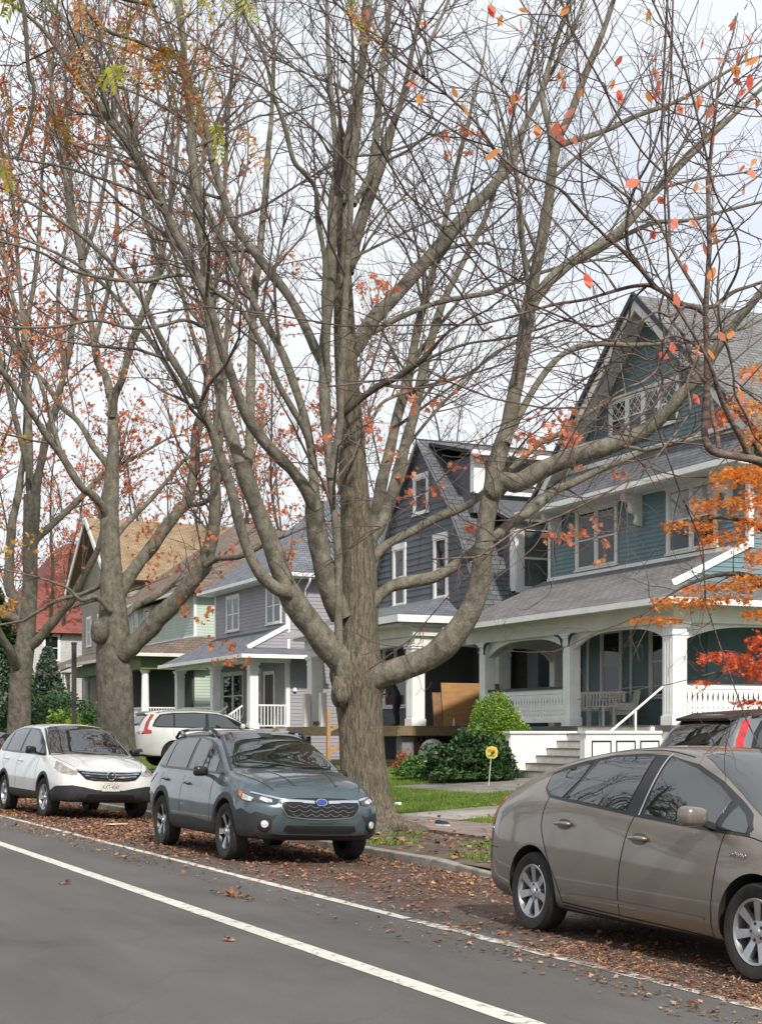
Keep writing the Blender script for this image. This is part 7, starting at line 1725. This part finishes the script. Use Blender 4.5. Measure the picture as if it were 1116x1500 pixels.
shrub('green_shrub','fresh green shrub rising above the golden one',98,1050,55,60,76,SH_BOX,4200,.11,seed=11,z0=.5,lump=.3)
shrub('green_shrub','loose green shrub at the porch corner of the beige house',138,1072,56,50,74,SH_MID,3600,.12,seed=12,z0=.4,lump=.3)
shrub('russet_shrub','small russet-brown shrub just over the white suv roof',56,1072,50,48,36,SH_ORB,2200,.09,seed=13,z0=.3)
shrub('russet_shrub','dry russet stalks under the half-built deck',590,1142,42,30,34,SH_ORB,500,.08,seed=17,z0=.4,ragged=.6)
def conifer(name,label,px,d,h,r,seed,mat):
    rng=np.random.default_rng(seed); p=at_depth(px,1070,d); root=empty(name,(p.x,p.y,.4),label,'tree'); n=9000
    t=rng.uniform(.08,1,n)**.8; a=rng.uniform(0,2*PI,n); lay=np.floor(t*13)/13; rr=r*(1-t*.93)*(.35+.65*rng.uniform(size=n)**.5)*(1+.18*np.sin(5*a+lay*40))
    P=np.stack([p.x+rr*np.cos(a),p.y+rr*np.sin(a),.4+h*t-rr*.28],1)
    V,F=leaf_arrays(P,.30*rng.uniform(.6,1.2,n),'small',rng,.3,flat=.4); np_mesh('foliage',V,[F],mat,root)
    v,f=tube_arrays(np.array([(p.x,p.y,.3),(p.x,p.y,h*.5),(p.x,p.y,h)]),np.array([.25,.14,.02]),8); np_mesh('trunk',v,[f],BARK_D,root,True)
conifer('spruce_tree','grey-green conifer standing before the red-roofed house',70,84,6.0,2.3,3,SH_CON)
conifer('spruce_tree','dark conifer at the left edge beyond the slim forked tree',-6,80,9,3.4,4,SH_DK)
# yard sign: yellow flower-edged plaque with an orange bird on a thin stake
def yard_sign():
    g=at_depth(715,1152,34.6); zb=gz(g.y); o=empty('yard_sign',(g.x,g.y,zb),'small yellow yard sign with an orange and dark emblem on a leaning white stake','sign',rot=(0,0,rad(58))); k=1
    top=Vector((.06,-.02,.62)); mb=MB(); mb.tube([(0,0,-.1),tuple(top)],.009,6); mb.build('stake',WHT,o,local=True)
    c=top+Vector((.02,-.012,.15)); P=[]
    for i in range(32):
        a=2*PI*i/32; r=.145*(1+.05*math.cos(4*a+PI)+.03*math.sin(9*a)); P.append(c+Vector((r*math.cos(a),0,r*math.sin(a)*1.02)))
    mb=MB(); mb.prism(P,(0,.01,0)); pl=mb.build('plaque',M('sign_yellow',(.62,.55,.10),.5,var=.15,scale=20),o,local=True)
    def bl(name,pts,m,off):
        q=MB(); q.prism([c+Vector((x,off,z)) for x,z in pts],(0,.003,0)); q.build(name,m,pl,local=True)
    bl('emblem',[(-.10,.05),(-.04,.09),(.03,.06),(.10,.08),(.07,.02),(.09,-.02),(.02,-.03),(-.03,.01),(-.09,.0)],M('sign_orange',(.60,.20,.04),.5,var=.2,scale=30),-.006)
    bl('emblem_dark',[(-.02,.0),(.05,.04),(.07,.0),(.02,-.06),(-.05,-.07),(-.01,-.03)],M('sign_dark',(.06,.05,.02),.5,var=.1),-.009)  # dark part of the printed emblem
    bl('emblem_band',[(-.10,-.06),(.09,-.05),(.08,-.09),(-.08,-.10)],M('sign_green',(.22,.30,.05),.5,var=.2,scale=30),-.006)
yard_sign()
# tall dark post between the street trees
p=at_y(109,1050,9.4); o=empty('sign_post',(p.x,p.y,.03),'tall dark brown metal post standing between the two street trees at the left','post')
mb=MB(); mb.box((p.x-.055,p.y-.055,0),(p.x+.055,p.y+.055,3.9)); mb.build('pole',M('post_brown',(.035,.026,.022),.6,var=.2),o); mb=MB(); mb.box((p.x-.065,p.y-.065,3.9),(p.x+.065,p.y+.065,3.95)); mb.build('cap',MATS['post_brown'],o)
# porch bench and chair of the teal house
def bench():
    B=empty('garden_bench',(-34.5,22.65,1.75),'white slatted garden bench on the teal house porch','bench',rot=(0,0,rad(28))); WB=M('bench_white',(.80,.78,.73),.6,var=.1)
    m=MB(); 
    for i in range(5): m.box((-.65,-.24+i*.1,.42),(.65,-.16+i*.1,.445))
    m.build('seat',WB,B,local=True)
    m=MB(); m.beam((-.65,.26,.92),(.65,.26,.92),.05,.07); m.beam((-.65,.23,.5),(.65,.23,.5),.05,.06)
    for i in range(13): x=-.6+i*.1; m.beam((x,.235,.5),(x,.265,.92),.05,.018,up=(0,1,0))
    m.build('backrest',WB,B,local=True)
    for x in(-.66,.66):
        for y in(-.24,.24): q=MB(); q.box((x-.03,y-.03,0),(x+.03,y+.03,.64 if y<0 else .95)); q.build('leg',WB,B,local=True)
        q=MB(); q.box((x-.04,-.28,.64),(x+.04,.24,.67)); q.build('armrest',WB,B,local=True)
    T=empty('porch_chair',(-33.5,22.75,1.75),'low white wicker chair beside the slatted bench on the teal porch','chair',rot=(0,0,rad(-25))); WC=M('wicker',(.60,.57,.51),.8,var=.15,scale=30)
    m=MB(); m.hexa([(-.36,-.30,.30),(.36,-.30,.30),(.33,.28,.30),(-.33,.28,.30),(-.36,-.30,.42),(.36,-.30,.42),(.33,.28,.42),(-.33,.28,.42)]); m.build('seat',WC,T,local=True)
    m=MB(); m.hexa([(-.36,.22,.3),(.36,.22,.3),(.36,.30,.3),(-.36,.30,.3),(-.33,.36,.95),(.33,.36,.95),(.33,.42,.95),(-.33,.42,.95)]); m.build('backrest',WC,T,local=True)
    for x in(-.33,.33):
        q=MB(); q.box((x-.06,-.30,.42),(x+.06,.28,.62)); q.build('armrest',WC,T,local=True)
        for y in(-.26,.24): q=MB(); q.box((x-.03,y-.03,0),(x+.03,y+.03,.31)); q.build('leg',WC,T,local=True)
    T=empty('side_table',(-33.45,22.05,1.75),'small white side table with four legs in front of the slatted bench','table')
    m=MB(); m.box((-.36,-.2,.50),(.36,.2,.54)); m.build('tabletop',WB,T,local=True)
    for x in(-.32,.32):
        for y in(-.16,.16): q=MB(); q.box((x-.025,y-.025,0),(x+.025,y+.025,.5)); q.build('leg',WB,T,local=True)
bench()
# building site on the grey porch
def site():
    # plywood leans on the side opening
    def sheet(name,label,y0,y1,x,h,lean,mat,cat='board',th=.02):
        o=empty(name,(x,(y0+y1)/2,1.80),label,cat); m=MB(); L=y1-y0; m.hexa([(0,-L/2,0),(th,-L/2,0),(th,L/2,0),(0,L/2,0),(-lean,-L/2,h),(-lean+th,-L/2,h),(-lean+th,L/2,h),(-lean,L/2,h)]); m.build('panel',mat,o,local=True); return o
    sheet('plywood_sheet','large orange-brown plywood sheet leaning in the grey porch opening',21.75,23.85,-41.92,1.36,.18,PLY)
    sheet('plywood_sheet','narrow darker plywood offcut leaning left of the large sheet',21.45,21.75,-41.98,1.05,.14,M('plywood_dark',(.24,.13,.06),.7,var=.2))
    o=empty('board',(-38.4,22.9,1.75),'teal painted panel leaning at the open end of the teal porch','board'); m=MB(); m.hexa([(0,-.55,0),(.03,-.55,0),(.03,.55,0),(0,.55,0),(-.2,-.55,1.1),(-.17,-.55,1.1),(-.17,.55,1.1),(-.2,.55,1.1)]); m.build('panel',M('board_teal',(.09,.17,.17),.6,var=.1),o,local=True)
    o=empty('white_box',(-41.98,23.25,1.8),'white board propped at the foot of the plywood','board'); m=MB(); m.hexa([(.06,-.2,0),(.08,-.2,0),(.08,.2,0),(.06,.2,0),(.0,-.2,.36),(.02,-.2,.36),(.02,.2,.36),(.0,.2,.36)]); m.build('panel',WHT,o,local=True)
    o=empty('bottle',(-41.86,22.1,1.8),'clear drink bottle standing on the deck edge by the plywood','bottle'); m=MB(); m.lathe([(0,0),(.035,0),(.037,.02),(.037,.15),(.02,.21),(.014,.22)],12,0,None,'Z'); m.build('bottle_body',M('clear_plastic',(.55,.56,.55),.15,var=.1),o,smooth=True,local=True); m=MB(); m.lathe([(.016,.22),(.016,.25),(0,.25)],10,0,None,'Z'); m.build('cap',WHT,o,local=True)
    o=empty('boulder',(-41.0,20.9,.45),'pale grey rounded bag of rubble beside the block pier','boulder'); bm=bmesh.new(); bmesh.ops.create_icosphere(bm,subdivisions=3,radius=.5)
    for v in bm.verts: v.co.z=v.co.z*1.0+.45; v.co.x*=1.2+.1*math.sin(v.co.z*7); v.co.y*=.8
    me=bpy.data.meshes.new('boulder_stone'); bm.to_mesh(me); bm.free(); me.materials.append(M('sack_grey',(.22,.22,.225),.9,var=.2,scale=8,bump=.4)); [setattr(q,'use_smooth',True) for q in me.polygons]; b=bpy.data.objects.new('sack',me); COL.objects.link(b); b.parent=o
    o['label']='grey rounded sack slumped beside the block pier under the deck'; o['category']='sack'; o.name='rubble_sack'
    # bricks and boards under the deck
    o=empty('brick_stack',(-43.0,21.4,.45),'stack of red bricks under the half-built deck','bricks'); m=MB(); rg=random.Random(2)
    for i in range(6):
        for j in range(3): m.box((-.35+j*.23+rg.uniform(-.01,.01),-.1,.45+i*.07),(-.14+j*.23,.0,.45+i*.07+.063))
    m.build('bricks',M('brick_red',(.22,.075,.045),.85,var=.3,scale=9),o,local=True); m=MB(); m.box((-.6,-.3,.38),(.6,.3,.44)); m.box((-.6,-.3,0),(-.5,.3,.38)); m.box((.5,-.3,0),(.6,.3,.38)); m.build('trestle',WOODD,o,local=True)
    for i,(dy,z,l) in enumerate(((0,0,.9),(.05,.09,.8),(-.04,.18,.7))):
        o=empty('timber_offcut',(-43.3,20.7+dy,.46+z),['bottom pale timber offcut of the pile under the deck','middle pale timber offcut of the pile under the deck','topmost pale timber offcut of the pile under the deck'][i],'timber','timber under the deck'); m=MB(); m.box((-l,-.07,0),(l,.07,.085)); m.build('board',WOODL if i%2 else WOODD,o,local=True)
    # raw posts at the left of the trunk
    q=at_y(481,1110,18.9); o=empty('newel_post',(q.x,q.y,.42),'orange raw timber newel post of the new deck stair','post'); m=MB(); m.box((-.055,-.055,0),(.055,.055,1.95)); m.build('post',WOODL,o,local=True)
    m=MB(); m.beam((-.1,-.1,.35),(.75,1.35,1.75),.05,.13); m.build('stair_rail',WOODL,o,local=True); m=MB(); m.beam((-.35,.0,1.15),(.6,1.3,1.9),.05,.10); m.build('stair_rail',WOODL,o,local=True)
    for px,gl in((449,'left'),(473,'right')):
        a=at_y(px,1070,20.6); o=empty('white_post',(a.x,a.y,1.8),'bare white porch post stub on the deck, %s'%('the one beside the downpipe' if px<460 else 'the one nearest the big trunk'),'post','white post stubs on the deck'); m=MB(); m.box((-.11,-.11,0),(.11,.11,1.2)); m.build('post',CREAM,o,local=True); m=MB(); m.box((-.13,-.13,0),(.13,.13,.08)); m.build('base',CREAM,o,local=True)
    a=at_y(463,1072,20.4); o=empty('cable_coil',(a.x,a.y,1.8),'coil of black cable lying on the deck left of the big trunk','cable'); m=MB()
    m.tube([( .17*math.cos(t),.17*math.sin(t)*.5,.06+.05*math.sin(t*2.3)+.09*abs(math.sin(t/3))) for t in np.linspace(0,20,90)],.016,6); m.build('cable',BLK,o,smooth=True,local=True)
site()
# worker on the deck: bent forward, holding a plank
def skin_obj(name,V,E,R,mat,par,sub=2):
    me=bpy.data.meshes.new(name); me.from_pydata(V,E,[]); o=bpy.data.objects.new(name,me); COL.objects.link(o); o.parent=par
    sk=o.modifiers.new('s','SKIN'); 
    if not me.skin_vertices: bpy.context.view_layer.update()
    for i,r in enumerate(R): me.skin_vertices[0].data[i].radius=(r,r) if not isinstance(r,tuple) else r
    me.skin_vertices[0].data[0].use_root=True
    sb=o.modifiers.new('b','SUBSURF'); sb.levels=sub; sb.render_levels=sub
    dg=bpy.context.evaluated_depsgraph_get(); m2=bpy.data.meshes.new_from_object(o.evaluated_get(dg)); o.modifiers.clear(); o.data=m2
    for p in m2.polygons: p.use_smooth=True
    m2.materials.clear(); m2.materials.append(mat); return o
def worker():
    a=at_y(582,1062,21.2); P=empty('person',(a.x,a.y,1.80),'person in dark trousers bending on the grey deck, holding a long plank','person',rot=(0,0,rad(-155)))
    # local: +x forward. one continuous body
    V=[(0,0,.92),(.06,0,1.06),(.20,0,1.24),(.34,0,1.36),(.42,0,1.42),(.50,0,1.47),(.53,0,1.56),(.54,0,1.64),
       (0,.10,.86),(.03,.11,.48),(-.06,.12,.10),(.02,.13,.04),(.15,.14,.03),
       (0,-.10,.86),(.10,-.11,.50),(.05,-.12,.10),(.13,-.13,.04),(.26,-.14,.03),
       (.36,.19,1.36),(.46,.25,1.10),(.60,.18,.96),(.66,.15,.94),
       (.36,-.19,1.36),(.50,-.26,1.12),(.64,-.20,.98),(.70,-.17,.96)]
    E=[(0,1),(1,2),(2,3),(3,4),(4,5),(5,6),(6,7),(0,8),(8,9),(9,10),(10,11),(11,12),(0,13),(13,14),(14,15),(15,16),(16,17),(3,18),(18,19),(19,20),(20,21),(3,22),(22,23),(23,24),(24,25)]
    R=[.15,.145,.15,.16,.10,.06,.085,.06,.095,.068,.046,.045,.032,.095,.068,.046,.045,.032,.066,.048,.036,.03,.066,.048,.036,.03]
    skinm=M('skin',(.36,.21,.15),.6,var=.08)
    b=skin_obj('body',V,E,R,skinm,P); me=b.data
    me.materials.append(M('trousers_dark',(.018,.018,.022),.85,var=.2)); me.materials.append(M('shirt_dark',(.03,.032,.038),.85,var=.2)); me.materials.append(M('boots',(.02,.015,.012),.7,var=.2))
    for p in me.polygons:
        c=p.center
        if c.z<.10: p.material_index=3
        elif c.z<.98 and abs(c.y)<.26 and c.x<.32: p.material_index=1
        elif c.z<1.46 and c.x<.58: p.material_index=2
    h=skin_obj('hair',[(.50,0,1.60),(.53,0,1.68),(.56,0,1.70)],[(0,1),(1,2)],[.075,.085,.06],M('hair_dark',(.02,.015,.012),.8,var=.2),P)
    for sd in(-1,1):           # hands: five separate fingers curled under the plank
        w=Vector((.68 if sd>0 else .72,sd*(.145 if sd>0 else .165),.94 if sd>0 else .955)); V=[tuple(w)];E=[];R=[.03]
        V.append(tuple(w+Vector((.05,-sd*.005,-.01)))); E.append((0,1)); R.append(.028)
        for f in range(4):
            y=(f-1.5)*.018; k=len(V); ln=(.9,1,.95,.75)[f]
            V+= [tuple(w+Vector((.08*ln,y,-.02))),tuple(w+Vector((.105*ln,y,.005))),tuple(w+Vector((.09*ln,y,.035)))]; E+=[(1,k),(k,k+1),(k+1,k+2)]; R+=[.0095,.0085,.0075]
        k=len(V); V+=[tuple(w+Vector((.03,-sd*.04,.012))),tuple(w+Vector((.06,-sd*.05,.03)))]; E+=[(0,k),(k,k+1)]; R+=[.011,.009]
        skin_obj('hand',V,E,R,skinm,P,1)
    o=empty('plank',(a.x,a.y,1.8),'long light plank held by the person on the grey deck','plank',rot=(0,0,rad(-155))); m=MB(); m.hexa([(.70,-1.0,.985),(.86,-1.0,.985),(.86,.75,1.10),(.70,.75,1.10),(.70,-1.0,1.02),(.86,-1.0,1.02),(.86,.75,1.135),(.70,.75,1.135)]); m.build('board',WOODL,o,local=True)
worker()
# shoe beside the root, paper on the leaves, scrap on the lawn
def shoe():
    p=at_depth(648,1210,23.9); o=empty('shoe',(p.x,p.y,.09),'dark navy slip-on shoe with a white sole lying by the tree root','shoe',rot=(0,0,rad(20)))
    pr=[(-.14,.035),(-.10,.045),(0,.036),(.08,.045),(.13,.030),(.15,.010)]
    def ring(z,s): return [Vector((x,s*w,z)) for x,w in pr]+[Vector((x,-s*w,z)) for x,w in pr[::-1]]
    m=MB(); m.prism(ring(0,1.05),(0,0,.025)); m.build('sole',M('sole_white',(.6,.58,.54),.6,var=.1),o,local=True)
    m=MB(); A=ring(.026,1.0); tops=[.085,.09,.075,.065,.045,.03]; B=[Vector((x*.93,w*.72,t)) for (x,w),t in zip(pr,tops)]+[Vector((x*.93,-w*.72,t)) for (x,w),t in zip(pr[::-1],tops[::-1])]
    n=len(A); m.add(A+B,[(i,(i+1)%n,n+(i+1)%n,n+i) for i in range(n)]+[tuple(range(n,2*n))]); m.build('upper',M('shoe_navy',(.018,.03,.05),.7,var=.2),o,smooth=True,local=True)
shoe()
p=at_y(171,1211,6.7); o=empty('paper',(p.x,p.y,gz(6.7)+.04),'flat white scrap of paper lying on the leaves before the white suv','paper'); m=MB(); m.hexa([(-.18,-.16,.0),(.18,-.14,.01),(.17,.16,.02),(-.17,.15,.0),(-.18,-.16,.006),(.18,-.14,.016),(.17,.16,.026),(-.17,.15,.006)]); m.build('sheet',M('paper_white',(.78,.77,.74),.7,var=.05),o,local=True)
p=at_depth(583,1164,29.5); o=empty('wrapper',(p.x,p.y,gz(p.y)+.03),'crumpled white wrapper on the sunlit lawn','litter'); m=MB(); m.hexa([(-.10,-.05,0),(.10,-.04,0),(.09,.05,0),(-.10,.06,0),(-.08,-.03,.05),(.07,-.04,.03),(.08,.03,.06),(-.06,.04,.04)]); m.build('scrap',MATS['paper_white'],o,local=True)
# silver car beyond, only its corner shows
def silver():
    c=Car(CT,mat_paint('paint_silver',(.45,.46,.47),rough=.3,metal=.6),(0,2.67),.35,'silver'); c.make('crossover_car','silver car at the left edge, mostly hidden behind the white compact suv','car',(-40.6,7.3,-.03),0)
    c.patch('T',[(1.50,-.53),(1.50,.53),(2.42,.735),(2.55,0),(2.42,-.735)],GLS,'windscreen',off=.004); c.patch('R',[(-.42,1.07),(2.2,1.02),(1.7,1.33),(.9,1.44),(-.2,1.36)],GLS,'side_window',off=.004,both=True)
    c.patch('F',[(-.46,.78),(.46,.78),(.42,.58),(-.42,.58)],TRIM,'grille',off=.006); c.patch('F',[(-.52,.77),(-.76,.83),(-.76,.74),(-.54,.72)],LENS,'headlight',off=.008,both=True)
    c.wheels_add(wheel_maker(.35,.222,.215,'five',(ALU,ALU,ALU),5),.785)
silver()
# ---------------------------------------------------------------- fallen leaves, grass
LEAF_FALL=leafmat('leaf_fallen',[srgb(146,102,72),srgb(116,78,56),srgb(160,120,88),srgb(96,64,48),srgb(176,138,106),srgb(132,88,60),srgb(82,56,44),srgb(156,106,70)],.85,0)
def fallen(name,n,x0,x1,yf,size,seed,zoff=.012,up=.4,shape='maple',mat=None,avoid=None):
    rng=np.random.default_rng(seed); x=rng.uniform(x0,x1,n); y=yf(rng,n,x)
    z=np.array([gz(b) for b in y])+zoff
    if avoid:
        k=rng.uniform(size=n)<avoid(x,y); x=x[k];y=y[k];z=z[k];n=len(x)
    C=np.stack([x,y,z],1); V,F=leaf_arrays(C,size*rng.uniform(.55,1.25,n),shape,rng,0,flat=.82,fold=.5)
    # keep every leaf on the ground: none below the sheet it lies on
    V=V.reshape(n,-1,3); lift=np.maximum(0,(z-.006)[:,None]-V[:,:,2]).max(1); V[:,:,2]+=lift[:,None]; V=V.reshape(-1,3)
    o=np_mesh(name,V,[F],mat or LEAF_FALL); tag(o,kind='stuff'); return o
def yl(rng,n,x):
    t=rng.uniform(size=n); dens=np.clip((-12-x)/10,0,1)
    a=5.55+2.72*rng.beta(1.25,1.0,n); k=rng.uniform(size=n)<.06; a[k]=rng.uniform(4.9,5.6,k.sum()); return np.minimum(a,8.26)
def patchy(x,y):
    a=.5+.5*np.sin(x*1.3+np.sin(y*2.1)*1.5)*np.sin(y*2.7+x*.4+1); b=.5+.5*np.sin(x*3.9+y*2.2)*np.sin(y*5.1-x*1.7)
    k=np.clip((y-7.6)/.6,0,1)+np.clip(1-np.abs(y-5.75)/.4,0,1)*.4      # swept up against the kerb and along the line
    return np.clip(.12+.75*a*b+.25*a+k*.5,0,1)
fallen('fallen_leaves',44000,-46,-18,yl,.058,1,avoid=patchy)
fallen('fallen_leaves',50000,-46,-18,yl,.036,21,shape='small',avoid=patchy)
fallen('fallen_leaves',4200,-18.5,-9,yl,.056,31,avoid=patchy); fallen('fallen_leaves',11000,-18.5,-9,yl,.030,32,shape='small',avoid=patchy)
def yr(r,n,x): return 5.5+np.abs(r.normal(size=n))*.55
fallen('fallen_leaves',4200,-9.5,-3,yr,.036,2,shape='small',avoid=patchy); fallen('fallen_leaves',15000,-9.5,-3,yr,.020,22,shape='small',avoid=patchy)
fallen('fallen_leaves',800,-9.5,-3,yr,.044,3,avoid=patchy)
fallen('fallen_leaves',1500,-40,-14.5,lambda r,n,x:r.uniform(8.5,10.6,n),.10,4,.02)
fallen('fallen_leaves',260,-40,-14,lambda r,n,x:r.uniform(10.5,13,n),.10,5,.05)
fallen('fallen_leaves',150,-30,-18,lambda r,n,x:r.uniform(13,18,n),.09,6,.04)
def drift(cx,cy,n,sx,sy,seed,sz=.07):
    rng=np.random.default_rng(seed); C=np.stack([cx+rng.normal(size=n)*sx,cy+rng.normal(size=n)*sy,np.full(n,.014)],1); V,F=leaf_arrays(C,sz*rng.uniform(.5,1.2,n),'maple',rng,0,flat=.8,fold=.5); V=V.reshape(n,-1,3); V[:,:,2]+=np.maximum(0,.007-V[:,:,2]).max(1)[:,None]; o=np_mesh('fallen_leaves',V.reshape(-1,3),[F],LEAF_FALL); tag(o,kind='stuff')
a=at_depth(340,1312,3410/237); drift(a.x,a.y,60,.22,.05,9); a=at_depth(95,1295,3410/220); drift(a.x,a.y,8,.05,.03,12)
a=at_depth(336,1379,3410/304); drift(a.x,a.y,5,.05,.03,10); drift(-8.6,5.28,90,.9,.08,13,.045); drift(-6.5,5.15,120,.9,.10,14,.045)
def grass(name,n,x0,x1,y0,y1,seed,mask,h=.07):
    rng=np.random.default_rng(seed); x=rng.uniform(x0,x1,n); y=rng.uniform(y0,y1,n); k=mask(x,y); x=x[k];y=y[k]; n=len(x); z=np.array([gz(b) for b in y])-.004
    a=rng.uniform(0,2*PI,n); H=h*rng.uniform(.5,1.3,n); w=.006+.004*rng.uniform(size=n); lx=rng.normal(size=n)*.02; ly=rng.normal(size=n)*.02
    V=np.stack([np.stack([x-np.cos(a)*w,y-np.sin(a)*w,z],1),np.stack([x+np.cos(a)*w,y+np.sin(a)*w,z],1),np.stack([x+lx,y+ly,z+H],1)],1).reshape(-1,3)
    o=np_mesh(name,V,[np.arange(3*n).reshape(-1,3)],GRASSM); tag(o,kind='stuff')
GRASSM=leafmat('grass_blade',[srgb(110,142,52),srgb(92,126,44),srgb(126,150,60),srgb(140,152,72),srgb(84,116,42)],.6,.3)
drv=lambda x,y:~(((x>-24.75)&(x<-22.45))|((x>-51.3)&(x<-47.5)))&~((x>-32.7)&(x<-27.9)&(y>15.35)&(y<19.1))
grass('grass',150000,-36,-15,11.97,19.0,1,drv); grass('grass',40000,-70,-36,12,20,2,drv,.09)
grass('grass',9000,-22,-14.7,8.5,10.3,3,lambda x,y:(np.sin(x*2.1+1)*np.sin(y*3.3)>.25),.05)
